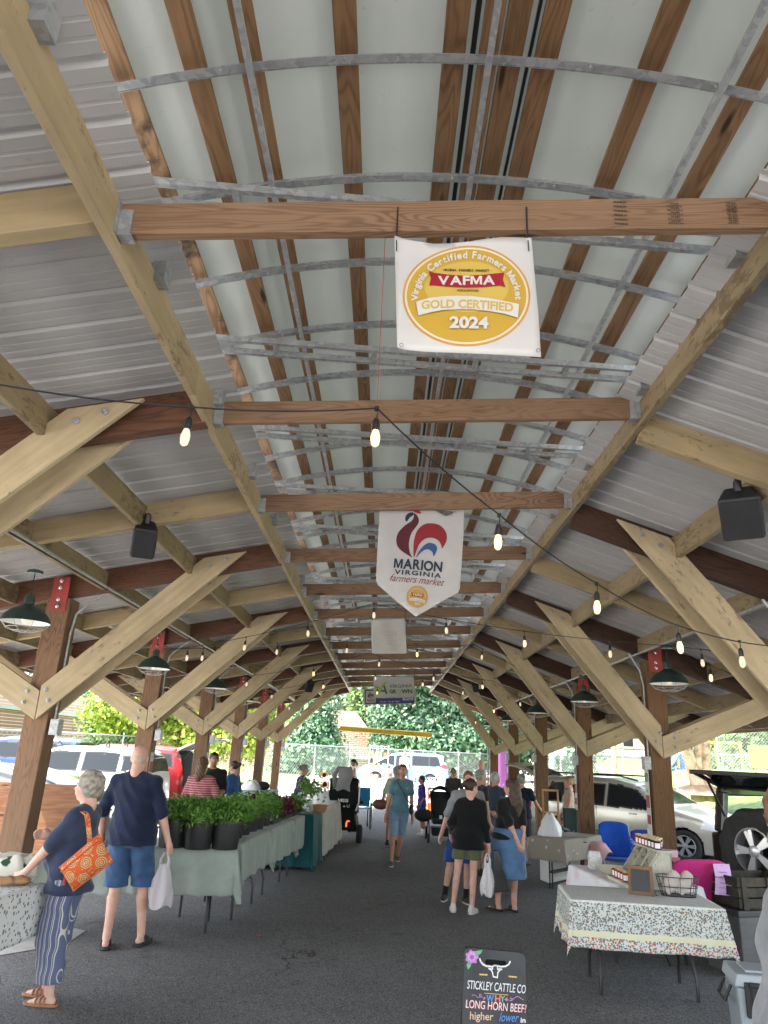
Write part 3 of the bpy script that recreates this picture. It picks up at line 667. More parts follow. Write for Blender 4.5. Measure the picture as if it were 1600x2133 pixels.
# playground
pgx=PX(1345,56); P_=thing('playground_slide','blue plastic slide and yellow posts of a playground','playground',(pgx,50,0))
blue=plain('blue plastic',(.03,.10,.42),.4); yel=plain('yellow paint',(.75,.45,.04),.5)
m=MB(); m.grid(lambda u,v:(-3.0+u*3.0,(v-.5)*.8,.3+1.9*u*u+.25*(2*v-1)**2),12,6); m.build('slide',blue,P_,solid=.06,smooth=True)
for x in (0.,1.2,2.6,4.2):
    m=MB(); m.cyl((x,0,0),(x,0,3.4),.08,8); m.build('pole',yel,P_,smooth=True)
m=MB(); m.bx(-.1,2.7,-.5,.9,1.5,1.6); m.bx(0,1.2,-.05,.05,1.6,2.6); m.build('deck',blue,P_)
m=MB(); m.cyl((0,.6,3.3),(4.3,.6,3.3),.06,8); m.build('top_bar',yel,P_)
# poles and signs
def pole(name,label,cat,px_,Y,h,r,mat,extra=None,group=None):
    t=thing(name,label,cat,(PX(px_,Y),Y,0),group=group); m=MB(); m.cyl((0,0,0),(0,0,h),r,12,r*.8); m.build('pole',mat,t,smooth=True)
    if extra: extra(t)
    return t
pole('utility_pole','brown wooden utility pole in front of the yellow house','pole',1279,46,9,.17,M['bark_pale'])
pole('lamp_post','thick grey steel lamp post beyond the second car','lamp post',1150,40,9,.16,simple('grey steel',(.22,.24,.27),.5))
def sgn(t):
    m=MB(); m.bx(-.27,.27,-.03,-.01,1.95,2.75); s=m.build('sign_panel',M['white_plastic'],t,bevel=.01)
    m=MB()
    for i,(tx,sz) in enumerate((('NO',.13),('PARKING',.085),('HERE',.12))): V,F=text_geo(tx,sz,.02); m.add([(a,-.034,2.58-.2*i+b) for a,b in V],F)
    m.build('lettering',plain('red sign ink',(.45,.03,.03)),s)
pole('road_sign','small white sign on a thin post beside the grey lamp post','sign',1167,33,2.7,.025,M['galv'],sgn)
def hyd(t):
    m=MB(); m.tube([(0,0,.8),(0,0,.95),(.1,0,1.0),(.2,0,.92),(.2,0,.8)],.03,8); m.build('spout',simple('grey steel',(.22,.24,.27)),t,smooth=True)
pole('standpipe','small dark bent standpipe on the grass bank','pipe',1405,24,1.7,.03,simple('grey steel',(.22,.24,.27)),hyd)
t=thing('yellow_sign','yellow board hung on the tall mesh fence at the right edge','sign',(PX(1592,28.6),28.6,2.15)); m=MB(); m.bx(-.6,.6,-.02,.02,-.4,.4); m.build('sign_panel',plain('yellow sign paint',(.75,.6,.15)),t,bevel=.01)
m=MB(); m.cyl((-.4,.03,-1.6),(-.4,.03,.4),.03,8); m.build('pole',M['galv'],t)
# ================================================================ vehicles
def wheel(parent,c,r,wd,side,nsp=6,tread=False,rimr=.66,rot=0):
    """side=+1: outer face towards +Y (vehicle local)"""
    w_=bpy.data.objects.new('wheel',None); COL.objects.link(w_); w_.parent=parent; w_.location=c; w_.rotation_euler=(0,0,rot)
    R=Rx(-PI/2*side)
    m=MB(); n=48 if tread else 32
    rb=(lambda k,z:(.03 if (k//2)%2 else -.01) if abs(z)<wd*.52 else 0) if tread else None
    m.lathe([(r*rimr,-wd*.5),(r*.93,-wd*.5),(r*.99,-wd*.36),(r,-wd*.1),(r,wd*.1),(r*.99,wd*.36),(r*.93,wd*.5),(r*.80,wd*.52),(r*rimr,wd*.44)],n=n,R=R,rib=rb,cap=False); m.build('tyre',M['rubber'],w_,smooth=not tread)
    m=MB(); m.lathe([(r*rimr,-wd*.4),(r*rimr,wd*.42),(r*rimr*.93,wd*.44),(r*rimr*.9,wd*.30),(r*rimr*.88,-wd*.1)],n=32,R=R,cap=False); 
    m2=MB()
    for k in range(nsp):
        a=2*PI*k/nsp
        for da in (-.13,.13) if nsp<=6 else (0,):
            p=R@Vector((math.cos(a+da*.3)*r*.10,math.sin(a+da*.3)*r*.10,wd*.34)); q=R@Vector((math.cos(a+da)*r*rimr*.93,math.sin(a+da)*r*rimr*.93,wd*.30)); m.bar(p,q,r*.10,r*.07,up=R@Vector((0,0,1)))
    m.lathe([(r*.16,wd*.2),(r*.16,wd*.38),(r*.10,wd*.43)],n=16,R=R); m.build('rim',plain('alloy',(.55,.56,.58),.3,.7),w_,smooth=True)
    m=MB(); m.lathe([(r*rimr*.88,-wd*.12),(r*rimr*.88,-wd*.08)],n=24,R=R); m.build('brake_disc',M['black_metal'],w_)
    return w_
def inpoly(x,z,P):
    c=False; n=len(P); j=n-1
    for i in range(n):
        if (P[i][1]>z)!=(P[j][1]>z) and x<(P[j][0]-P[i][0])*(z-P[i][1])/(P[j][1]-P[i][1])+P[i][0]: c=not c
        j=i
    return c
def grow(P,d):
    cx=sum(p[0] for p in P)/len(P); cz=sum(p[1] for p in P)/len(P); return [(p[0]+d*(1 if p[0]>cx else -1),p[1]+d*(1 if p[1]>cz else -1)) for p in P]
def car(name,label,cat,loc,rz,L,W,prof,belt,sill,wins,paint,wx,wr,lights,front_glass,rear_glass,zs=1.0,group=None,tumb=.30,open_rear=False,door=None,rails=False,cladding=None):
    """local axes: +X forward, origin on the ground at mid length. prof: (x,z) top line from the tail (0) to the nose (L)"""
    T=thing(name,label,cat,loc,rz,group)
    px_=[p[0] for p in prof]; pz=[p[1] for p in prof]
    xs=sorted(set([round(float(x),4) for x in np.arange(0,L,.028)]+[0.0,L])); ns=34; ntp=14
    def sect(x):
        zt=float(np.interp(x,px_,pz)); q=abs(x-L/2)/(L/2); plan=1-.10*q**4-.25*max(0,(q-.93)/.07)**2*.5
        hw=W/2*plan; pts=[]; r=min(.13,(zt-sill)*.4)
        def ym(z): 
            b=hw*(1-.05*((z-.62)/.5)**2 if z<belt else 1-.05*((belt-.62)/.5)**2); return b-max(0,z-belt)*tumb
        for i in range(ns+1):
            z=sill+(zt-r-sill)*i/ns; pts.append((ym(z),z))
        ye=ym(zt-r)
        for i in range(1,ntp+1):
            a=i/ntp
            if a<=.5: th=a*PI; y=ye-r*(1-math.cos(th)); z=zt-r+r*math.sin(th)
            else: f=(a-.5)*2; y=(ye-r)*(1-f); z=zt+.03*(1-(1-f)**2)*min(1,hw)
            pts.append((y,z))
        return pts,zt
    secs=[sect(x) for x in xs]; npt=ns+ntp+1
    parts={}
    def put(k,vs,off=0):
        m=parts.setdefault(k,MB()); m.add(vs,[(0,1,2,3)])
    winsg=[grow(w_,.035) for w_ in wins]
    for i in range(len(xs)-1):
        for j in range(npt-1):
            (y0,z0),(y1,z1)=secs[i][0][j],secs[i][0][j+1]; (y2,z2),(y3,z3)=secs[i+1][0][j+1],secs[i+1][0][j]
            xc=(xs[i]+xs[i+1])/2; zc_=(z0+z1+z2+z3)/4; yc=(y0+y1+y2+y3)/4
            side=j<ns+2
            for s in (-1,1):
                key='body'
                if side and any((xc-a)**2+(zc_-wr)**2<(wr+.045)**2 for a in wx): continue
                if side:
                    wi=[q for q,w_ in enumerate(wins) if inpoly(xc,zc_,w_)]
                    if wi: key='window_glass|%d|%d'%(wi[0],s)
                    elif any(inpoly(xc,zc_,w_) for w_ in winsg): key='window_trim|%d|%d'%([q for q,w_ in enumerate(winsg) if inpoly(xc,zc_,w_)][0],s)
                    if door and s==door[1] and inpoly(xc,zc_,door[0]): key='door_opening'
                    for (lk,P) in lights:
                        if inpoly(xc,zc_,P): key=lk+'|%d'%s
                    if cladding and zc_<cladding and key=='body': key='lower_trim'
                if yc<W*.40 and zc_>belt+.02:
                    if front_glass[0]<xc<front_glass[1]: key='windscreen'
                    if rear_glass and rear_glass[0]<xc<rear_glass[1]: key='rear_window' if not open_rear else 'boot_opening'
                if open_rear and xc<.16 and yc<W*.42 and zc_>.62: key='boot_opening'
                vs=[(xs[i]-L/2,s*y0,z0),(xs[i]-L/2,s*y1,z1),(xs[i+1]-L/2,s*y2,z2),(xs[i+1]-L/2,s*y3,z3)]
                if s>0: vs=vs[::-1]
                put(key,vs)
    # ends
    for i,sx_ in ((0,-1),(len(xs)-1,1)):
        pts=secs[i][0]; P=[(xs[i]-L/2,y,z) for y,z in pts]+[(xs[i]-L/2,-y,z) for y,z in reversed(pts[:-1])]
        n=len(P); parts['body'].add(P,[tuple(range(n)) if sx_>0 else tuple(range(n-1,-1,-1))])
    mats={'body':paint,'window_glass':M['glass_dark'],'window_trim':M['black_plastic'],'windscreen':M['glass_dark'],'rear_window':M['glass_dark'],'boot_opening':plain('dark car interior',(.01,.01,.011),.9),'door_opening':plain('dark car interior',(.01,.01,.011),.9),
          'headlight':plain('headlight lens',(.72,.74,.76),.12,.2),'taillight':plain('red lens',(.50,.02,.02),.15),'fog_grille':M['black_plastic'],'lower_trim':M['black_plastic']}
    for k,mb in parts.items():
        o=mb.build(k.split('|')[0],mats[k.split('|')[0]],T); 
        import bmesh as _b
        bm=_b.new(); bm.from_mesh(o.data); _b.ops.remove_doubles(bm,verts=bm.verts,dist=.0008); bm.to_mesh(o.data); bm.free()
        o.data.polygons.foreach_set('use_smooth',[True]*len(o.data.polygons)); o.data.set_sharp_from_angle(angle=math.radians(50))
    m=MB(); m.bx(-L/2+.12,L/2-.12,-W/2+.32,W/2-.32,.18,sill+.4); m.bx(-L/2+.05,L/2-.1,-W/2+.1,W/2-.1,sill-.01,sill+.02)
    for a in wx: m.cyl((a-L/2,-W/2+.34,wr),(a-L/2,W/2-.34,wr),wr+.06,20)
    m.build('underbody',M['black_plastic'],T)
    for a in wx:
        for s in (-1,1): wheel(T,(a-L/2,s*(W/2-.13),wr),wr,.21,s)
    # door lines and handles
    if len(wx)==2:
        for k,xh in enumerate((wx[0]+.78,wx[0]+1.75)):
            if door and k==0: continue
            for s in (-1,1):
                m=MB(); m.box((xh-L/2,s*(W/2*.985+.012),belt-.12),(.17,.03,.035)); m.build('door_handle',M['chrome'] if k else paint,T,bevel=.008)
        for s in (-1,1):
            m=MB()
            for xd in (wx[0]+.95,wx[1]-.42): m.bx(xd-L/2-.004,xd-L/2+.004,s*(W/2*.93),s*(W/2*.995),sill+.08,belt-.02)
            m.build('door_gap',M['black_plastic'],T)
            m=MB(); m.box((wx[1]-.42-L/2,s*(W/2+.06),belt+.04),(.10,.18,.13)); m.build('wing_mirror',paint,T,bevel=.02)
    if rails:
        for s in (-1,1):
            m=MB(); zt=max(pz); m.tube([(-L/2+.5,s*W*.33,zt-.03),(-L/2+.7,s*W*.33,zt+.05),(-L/2+2.2,s*W*.33,zt+.05),(-L/2+2.6,s*W*.33,zt-.04)],.018,8); m.build('roof_rail',M['black_plastic'],T,smooth=True)
    T.scale=(1,1,zs)
    return T
def paint(name,c,met=.4,r=.28):
    t=NT(name); t.base(c,r,met); t.b.inputs['Coat Weight'].default_value=.6; t.b.inputs['Coat Roughness'].default_value=.05; return t.m
wag_prof=[(0,.55),(.04,.80),(.10,1.05),(.30,1.40),(.55,1.55),(1.2,1.62),(2.0,1.61),(2.55,1.52),(3.0,1.28),(3.35,1.06),(3.9,.95),(4.25,.84),(4.42,.68),(4.5,.48)]
wag_win=[[(.42,1.04),(.95,1.03),(.98,1.42),(.72,1.42)],[(1.06,1.03),(1.92,1.02),(1.92,1.46),(1.09,1.45)],[(2.04,1.02),(3.02,1.0),(2.62,1.36),(2.30,1.45),(2.04,1.46)]]
hl=[('headlight',[(3.88,.70),(4.36,.66),(4.22,.80),(3.98,.90)]),('fog_grille',[(4.22,.36),(4.44,.36),(4.44,.48),(4.22,.50)]),('taillight',[(.0,.72),(.16,.72),(.22,.98),(.08,1.0)])]
fw=Vector((5.85,14.8)); rw=Vector((3.86,16.68)); hd=(fw-rw).normalized(); ang=math.atan2(hd.y,hd.x)
nrm=Vector((-hd.y,hd.x)); 
mid=(fw+rw)/2+nrm*(.87 if nrm.y>0 else -.87)+hd*(-.06)
WG=car('parked_car','silver-beige estate car parked nose outwards on the right with its tailgate raised','car',(mid.x,mid.y,0),ang,4.5,1.8,wag_prof,1.0,.20,wag_win,paint('silver beige paint',(.46,.43,.37)),[.84,3.56],.325,hl,(2.62,3.28),(.12,.5),zs=.88,open_rear=True,rails=True)
def tailgate(T,L,mat,hx,hz,ln,up,w_,glass=True):
    """raised tailgate hinged at (hx,hz)"""
    c,s=math.cos(up),math.sin(up)
    def fn(u,v):
        d=u*ln; bend=.10*math.sin(u*PI); y=(v-.5)*w_*(1-.08*u)
        return (-L/2+hx-d*c-bend*s,y,hz+d*s+bend*c-.04*(2*v-1)**2)
    g_=MB(); g_.grid(fn,14,10); o=g_.build('tailgate',mat,T,solid=.05,smooth=True)
    if glass:
        g2=MB(); g2.grid(lambda u,v:tuple(Vector(fn(.08+u*.42,.12+v*.76))+Vector((0,0,.035))),6,6); g2.build('tailgate_glass',M['glass_dark'],o)
        g3=MB(); g3.grid(lambda u,v:tuple(Vector(fn(.05+u*.9,.06+v*.88))-Vector((0,0,.032))),6,6); g3.build('tailgate_lining',plain('beige lining',(.30,.28,.24),.8),o)
    for sg in (-1,1):
        m=MB(); m.cyl(fn(.45,.03 if sg<0 else .97),(-L/2+hx-.05,sg*w_*.46,hz-.45),.012,6); m.build('gas_strut',M['black_metal'],T)
tailgate(WG,4.5,paint('silver beige paint b',(.46,.43,.37)),.36,1.50,1.05,math.radians(18),1.35)
suv_prof=[(0,.6),(.05,1.0),(.18,1.45),(.35,1.60),(1.2,1.65),(2.3,1.62),(2.7,1.50),(3.15,1.20),(3.3,1.12),(3.9,1.05),(4.1,.85),(4.2,.5)]
suv_win=[[(.38,1.18),(.72,1.16),(.74,1.45),(.46,1.45)],[(.86,1.14),(1.62,1.12),(1.62,1.50),(.88,1.50)],[(1.76,1.12),(2.98,1.08),(2.6,1.42),(2.3,1.50),(1.76,1.51)]]
white=paint('white car paint',(.60,.60,.61),0,.3)
T=car('parked_car','white compact car with roof bar mounts behind the grey-haired woman','car',(PX(325,17.2)-2.1,18.1,0),PI,4.2,1.8,suv_prof,1.08,.22,suv_win,white,[.75,3.3],.33,[('taillight',[(0,1.0),(.14,1.0),(.14,1.4),(0,1.3)])],(2.65,3.2),(.06,.3),zs=.955)
for i,x in enumerate((-.9,.75)):
    for s in (-1,1):
        m=MB(); m.box((x,s*.62,1.66),(.13,.10,.05),taper=.6); m.tube([(x-.05,s*.62,1.68),(x,s*.62,1.76),(x+.05,s*.62,1.68)],.018,6); m.build('roof_mount',M['black_plastic'],T,smooth=False)
car('parked_car','dark blue van whose roof shows above the white compact car','van',(PX(60,25)-.8,26,0),PI,5.0,1.9,[(0,.6),(.05,1.2),(.2,1.65),(.5,1.76),(2.5,1.78),(3.3,1.66),(4.0,1.2),(4.7,1.05),(4.95,.8),(5,.5)],1.08,.25,[[(.4,1.15),(3.2,1.12),(2.9,1.58),(.5,1.6)]],paint('dark blue paint',(.03,.06,.16)),[.9,3.95],.34,[],(3.3,4.0),(.1,.3),zs=.97)
car('parked_car','black car half hidden behind the plywood board','car',(PX(172,11.6)-2.3,12.6,0),PI,4.6,1.8,[(0,.55),(.05,.85),(.3,1.08),(.6,1.20),(1.3,1.36),(2.4,1.40),(3.0,1.25),(3.6,1.0),(4.3,.88),(4.55,.6),(4.6,.4)],.92,.2,[],paint('black paint',(.006,.006,.007),0,.4),[.85,3.6],.32,[],(2.6,3.5),(.35,.9),zs=.93,tumb=.5)
T=car('parked_car','red car with its pale tailgate raised, beyond the woman in the striped shirt','car',(PX(380,19)-2.1,20.2,0),PI,4.3,1.8,suv_prof[:-2]+[(4.2,.85),(4.3,.5)],1.08,.22,suv_win,paint('dark red paint',(.30,.015,.02)),[.8,3.4],.33,[('taillight',[(0,.95),(.18,.95),(.22,1.2),(0,1.25)])],(2.65,3.2),(.06,.3),open_rear=True)
tailgate(T,4.3,white,.3,1.60,1.1,math.radians(16),1.4)
# pale minivan at the far end
van_prof=[(0,.6),(.04,1.0),(.12,1.35),(.30,1.68),(.7,1.76),(2.6,1.78),(3.2,1.70),(3.9,1.35),(4.3,1.10),(4.8,.98),(5.02,.8),(5.1,.5)]
van_win=[[(.45,1.15),(1.05,1.13),(1.05,1.58),(.62,1.58)],[(1.12,1.13),(2.0,1.12),(2.0,1.60),(1.12,1.60)],[(3.05,1.12),(4.15,1.08),(3.7,1.38),(3.35,1.56),(3.05,1.60)]]
vp=paint('pale blue paint',(.16,.24,.36),.3)
T=car('minivan','pale blue minivan with its sliding side door open at the far end','van',(PX(843,43),43.6,0),PI-.10,5.1,1.9,van_prof,1.06,.22,van_win,vp,[1.0,4.05],.34,[('taillight',[(0,.98),(.22,1.0),(.5,1.12),(.3,1.25),(.03,1.22)])],(3.25,4.25),(.06,.28),zs=1.0,door=([(2.12,.35),(2.95,.35),(2.95,1.62),(2.12,1.62)],1))
m=MB(); m.grid(lambda u,v:(-.55-.0+u*-.95+.35,.99+.02,.38+v*.7),4,6); m.build('sliding_door',vp,T,solid=.05)
# black off-road vehicle at the right edge: open rear glass and spare wheel
JC=AY(1590,1778,8.35); jz=float(JC[2]); ja=math.radians(-52)   # heading (forward) of the vehicle, away from the aisle
ja=math.radians(28)
J=thing('off_road_vehicle','black off-road vehicle at the right edge with its rear glass raised and a spare wheel','car',(float(JC[0])+.2,float(JC[1])+.25,0),ja)
blk=paint('black off-road paint',(.010,.010,.011),0,.25)
m=MB(); m.bx(.1,3.2,-.75,.75,.50,1.02); m.bx(.0,.1,-.75,.75,.45,1.0); m.build('body',blk,J,bevel=.03)
for s in (-1,1):
    m=MB(); m.bar((.12,s*.70,1.0),(.16,s*.66,1.45),.10,.12); m.bar((1.2,s*.72,1.0),(1.2,s*.66,1.5),.10,.10); m.bar((2.2,s*.72,1.0),(2.0,s*.66,1.5),.1,.1); m.bx(.12,2.1,s*.62,s*.72,1.40,1.49); m.build('pillar',blk,J,bevel=.02)
m=MB(); m.bx(.1,2.2,-.70,.70,1.48,1.54); m.build('roof',blk,J,bevel=.03)
for s in (-1,1):
    m=MB(); m.bx(.3,1.1,s*.70,s*.705,1.04,1.38); m.bx(1.3,2.0,s*.70,s*.705,1.04,1.38); m.build('side_window',M['thin_glass'],J)
m=MB(); m.grid(lambda u,v:(.10-u*.42,(v-.5)*1.3,1.52+.10*math.sin(u*2.2)+.06*u),8,4); g_=m.build('rear_glass',M['glass_dark'],J,solid=.02,smooth=True)
m=MB(); m.bar((-.31,-.66,1.66),(.10,-.66,1.52),.03,.05); m.bar((-.31,.66,1.66),(.10,.66,1.52),.03,.05); m.bar((-.33,-.68,1.66),(-.33,.68,1.66),.06,.05); m.build('glass_frame',M['black_plastic'],J,bevel=.01)
for s in (-1,1): m=MB(); m.cyl((-.18,s*.6,1.61),(.12,s*.62,1.18),.014,6); m.build('gas_strut',M['black_metal'],J)
sw=wheel(J,(-.16,0,jz),.43,.27,1,5,tread=True,rimr=.56); sw.name='spare_wheel'; sw.rotation_euler=(0,0,PI/2)
for a in (.75,2.75):
    for s in (-1,1): wheel(J,(a,s*.72,.40),.40,.25,s,5)
m=MB(); m.bx(-.1,.08,-.8,.8,.42,.6); m.build('bumper',M['black_plastic'],J,bevel=.02)
for s in (-1,1): m=MB(); m.bx(.08,.12,s*.62,s*.78,.72,.92); m.build('taillight',plain('red lens',(.5,.02,.02)),J)
# ================================================================ tables
def drape_cloth(name,label,c,rz,w_,d,z,hang,mat,cat='tablecloth',seed=0,group=None,fold=.035,nf=9,n=54,mult=(1,1,1,1)):
    """cloth lying over a w x d top and hanging over its edges; mult scales the hang on -x,+x,-y,+y"""
    r=random.Random(seed); ph=[r.uniform(0,6.28) for _ in range(6)]
    hx0,hx1,hy0,hy1=[hang*k for k in mult]
    def fn(u,v):
        X=-w_/2-hx0+u*(w_+hx0+hx1); Y=-d/2-hy0+v*(d+hy0+hy1)
        cx=max(-w_/2,min(w_/2,X)); cy=max(-d/2,min(d/2,Y)); ex=X-cx; ey=Y-cy; L=math.hypot(ex,ey)
        if L<1e-6: return (X,Y,z+.003+.0015*math.sin(X*9+ph[0])*math.sin(Y*11+ph[1]))
        dx,dy=ex/L,ey/L; s=(cy if abs(ex)>abs(ey) else cx)
        f=math.sin(s*nf+ph[2])*.5+math.sin(s*nf*2.3+ph[3])*.35+math.sin(s*nf*4.7+ph[5])*.18; corner=min(abs(dx),abs(dy))
        out=.012+fold*(L/hang)*(.45+.55*f)+corner*.05*(L/hang)
        drop=L*(1-.25*corner)
        return (cx+dx*out,cy+dy*out,z+.003-max(0,drop-.006)+.004*math.sin(s*17+ph[4])*(L/hang))
    m=MB(); m.grid(fn,n,n); o=m.build(name,mat,None,(c[0],c[1],0),rz,smooth='all',solid=.002); return tag(o,label,cat,group)
def folding_table(label,c,rz,w_,d,z,mat=None,group='folding tables',legs='bent'):
    t=thing('folding_table',label,'table',(c[0],c[1],0),rz,group)
    m=MB(); m.box((0,0,z-.022),(w_-.01,d-.01,.04)); m.build('table_top',mat or M['white_plastic'],t,bevel=.012)
    for sx in (-1,1):
        x=sx*(w_/2-.28)
        for sy in (-1,1):
            m=MB(); y=sy*(d/2-.10)
            if legs=='bent': m.tube([(x,sy*.11,z-.05),(x+sx*.02,sy*.13,z-.15),(x+sx*.04,sy*.15,z-.32),(x+sx*.05,sy*.20,z-.42),(x+sx*.06,y-sy*.02,z-.50),(x+sx*.06,y,z-.56),(x+sx*.06,y,0)],.014,8)
            else: m.tube([(x,y,z-.04),(x,y,0)],.011,8)
            m.build('leg',M['black_metal'],t,smooth=True)
        m=MB(); zz=z-.36 if legs=='bent' else z-.45; yy_=(.16 if legs=='bent' else d/2-.10); m.bar((x+sx*.045,-yy_,zz),(x+sx*.045,yy_,zz),.02,.03); m.bar((x,-.12,z-.05),(x,.12,z-.05),.03,.02); 
        if legs!='bent': m.bar((x,-d/2+.10,.06),(x,d/2-.10,.06),.015,.015)
        m.build('stretcher',M['black_metal'],t)
        m=MB(); m.bar((x-sx*.02,0,z-.05),(x-sx*.30,0,z-.06),.02,.012); m.bar((x+sx*.05,0,zz),(x-sx*.26,0,z-.05),.015,.008); m.build('brace',M['black_metal'],t)
    return t
def rect_from(FL,FR,depth,back=(0,1)):
    FL=Vector(FL[:2]);FR=Vector(FR[:2]);d=FR-FL;L=d.length;d/=L;n=Vector((-d.y,d.x))
    if n.dot(Vector(back))<0: n=-n
    c=(FL+FR)/2+n*depth/2; return (c.x,c.y),math.atan2(d.y,d.x),L,n
def floral(name,base,dots,sc=26,bands=None,axis=2):
    t=NT(name); v=t.coord(rnd=False); col=None; cur=base
    last=t.mix(0.0,base,base)
    for i,(c_,thr,s_) in enumerate(dots):
        vo=t.n('ShaderNodeTexVoronoi'); mp=t.n('ShaderNodeMapping'); mp.inputs['Location'].default_value=(i*3.1,i*1.7,i*2.3); t.l(v,mp.inputs[0]); nz=t.n('ShaderNodeTexNoise'); 
        t.l(mp.outputs[0],vo.inputs['Vector']); vo.inputs['Scale'].default_value=sc*s_
        n2=t.noise(mp.outputs[0],sc*s_*2.2,2); d=t.math('ADD',vo.outputs['Distance'],t.math('MULTIPLY',n2,.35))
        last=t.mix(t.ramp(d,[(thr,1),(thr+.04,0)]),last,c_)
    if bands:
        sx=t.n('ShaderNodeSeparateXYZ'); t.l(v,sx.inputs[0])
        for (z0,z1,c_) in bands:
            mk=t.math('MULTIPLY',t.math('GREATER_THAN',sx.outputs[2],z0),t.math('LESS_THAN',sx.outputs[2],z1)); last=t.mix(mk,last,c_) if len(c_)==3 else t.mix(t.math('MULTIPLY',mk,c_[3]),last,c_[:3])
    t.base(last,.8,0,.2); t.bump(t.noise(v,6,4),.3,.02); return t.m
# front right table
ZR1=.67
FLp=G(1190,1874,ZR1); FRp=G(1508,1894,ZR1)
c1,rz1,L1_,n1=rect_from(FLp,FRp,.70)
folding_table('folding table under the floral cloth nearest the camera on the right',c1,rz1,L1_,.70,ZR1)
fl1=floral('small floral print',(.62,.62,.58),[((.16,.17,.18),.30,1.0),((.20,.12,.07),.22,.8),((.07,.14,.10),.24,1.4)],36)
t=NT('floral cloth with border'); v=t.coord(rnd=False)
def vor(t,v,sc,off,thr,soft=.04):
    mp=t.n('ShaderNodeMapping'); mp.inputs['Location'].default_value=off; t.l(v,mp.inputs[0]); vo=t.n('ShaderNodeTexVoronoi'); t.l(mp.outputs[0],vo.inputs['Vector']); vo.inputs['Scale'].default_value=sc
    d=t.math('ADD',vo.outputs['Distance'],t.math('MULTIPLY',t.noise(mp.outputs[0],sc*2.5,2),.4)); return t.ramp(d,[(thr,1),(thr+soft,0)])
A_=t.mix(vor(t,v,58,(0,0,0),.56),(.52,.53,.51),(.11,.12,.13)); A_=t.mix(vor(t,v,40,(3,1,2),.48),A_,(.22,.15,.09)); A_=t.mix(vor(t,v,80,(1,4,2),.50),A_,(.12,.17,.13))
B_=t.mix(vor(t,v,60,(0,2,0),.56),(.55,.57,.56),(.12,.15,.18)); B_=t.mix(vor(t,v,42,(5,1,2),.50),B_,(.50,.10,.08)); B_=t.mix(vor(t,v,40,(1,7,2),.46),B_,(.60,.36,.10)); B_=t.mix(vor(t,v,36,(8,7,2),.46),B_,(.08,.16,.07))
sx=t.n('ShaderNodeSeparateXYZ'); t.l(v,sx.inputs[0]); z_=sx.outputs[2]
col=t.mix(t.math('LESS_THAN',z_,.462),A_,(.60,.58,.40)); col=t.mix(t.math('LESS_THAN',z_,.42),col,B_)
top=t.math('GREATER_THAN',z_,ZR1-.01); col=t.mix(t.math('MULTIPLY',top,.72),col,(.70,.70,.67))
t.base(col,.75,0,.3); t.bump(t.noise(v,6,4),.3,.02); FLC=t.m
drape_cloth('tablecloth','floral cloth with a pale yellow band over the nearest right-hand table',c1,rz1,L1_,.70,ZR1,.34,FLC,seed=3,fold=.045,nf=9,n=90)
# second right table, white cloth
A2=G(1187,1801,.68); B2=G(1318,1862,.68)
d2=Vector((B2[0]-A2[0],B2[1]-A2[1])).normalized(); A2v=Vector((A2[0],A2[1])); F2=A2v+d2*1.15
c2,rz2,L2_,n2=rect_from((A2v.x,A2v.y),(F2.x,F2.y),.85,back=(1,1))
folding_table('folding table under the white cloth that carries the jar display',c2,rz2,L2_,.85,.68)
t=NT('white cloth with faint flowers'); v=t.coord(rnd=False); c_=t.mix(t.math('MULTIPLY',vor(t,v,5,(0,0,0),.42,.3),.5),(.72,.72,.75),(.70,.42,.44)); c_=t.mix(t.math('MULTIPLY',vor(t,v,70,(1,1,1),.35),.5),c_,(.35,.35,.38)); t.base(c_,.8); WHC=t.m
drape_cloth('tablecloth','white cloth with faint pink flowers over the jar display table',c2,rz2,L2_,.85,.68,.42,WHC,seed=5,fold=.05,nf=6)
# left floral table (grey-haired woman leans on it)
LA=G(0,1872,.74); LB=G(96,1840,.74); dl=Vector((LA[0]-LB[0],LA[1]-LB[1])).normalized(); LBv=Vector((LB[0],LB[1])); LAv=LBv+dl*1.9
cL,rzL,LL,nL=rect_from((LAv.x,LAv.y),(LBv.x,LBv.y),.75,back=(-.3,1))
folding_table('folding table under the speckled cloth at the left edge',cL,rzL,LL,.75,.74)
SPC=floral('white cloth with grey sprigs',(.58,.58,.57),[((.12,.13,.14),.42,1.0),((.22,.22,.20),.38,.6)],30)
drape_cloth('tablecloth','white cloth with grey sprigs over the table at the left edge',cL,rzL,LL,.75,.74,.32,SPC,seed=8,fold=.02)
# bread, wrapped loaf and bag on it
def onL(px,py,z=.745): q=G(px,py,z); return (float(q[0]),float(q[1]),z+.003)
bread=simple('brown crust',(.35,.19,.09),.7,var=.35,sc=14,bump=.4)
for i,(px,py,lab) in enumerate(((12,1845,'round brown loaf at the left edge of the speckled table'),(36,1844,'brown crusty loaf beside the hand on the speckled table'))):
    m=MB(); m.ball((0,0,.028),(.085,.05,.03),18,10); m.v=[(a,b,max(c,0)+.004*math.sin(a*90)*(c>.02)) for a,b,c in m.v]; o=m.build('bread_loaf',bread,None,onL(px,py),.3,smooth='all'); tag(o,lab,'bread',group='loaves on the speckled table')
m=MB(); m.grid(lambda u,v:((u-.5)*.3,(v-.5)*.2,.003+.008*math.sin(u*7)*math.sin(v*5)),10,8); o=m.build('paper_sheet',plain('paper',(.75,.72,.74),.8),None,onL(25,1833),.2,solid=.001); tag(o,'crumpled white paper under the loaves on the speckled table','paper')
m=MB()
def bagf(u,v):
    a=u*2*PI; r=(.17+.02*math.sin(3*a)+.012*math.sin(7*a+1))*(1-.25*v**3); return (r*1.25*math.cos(a),r*.7*math.sin(a),v*.145+.012*math.sin(5*a)*v)
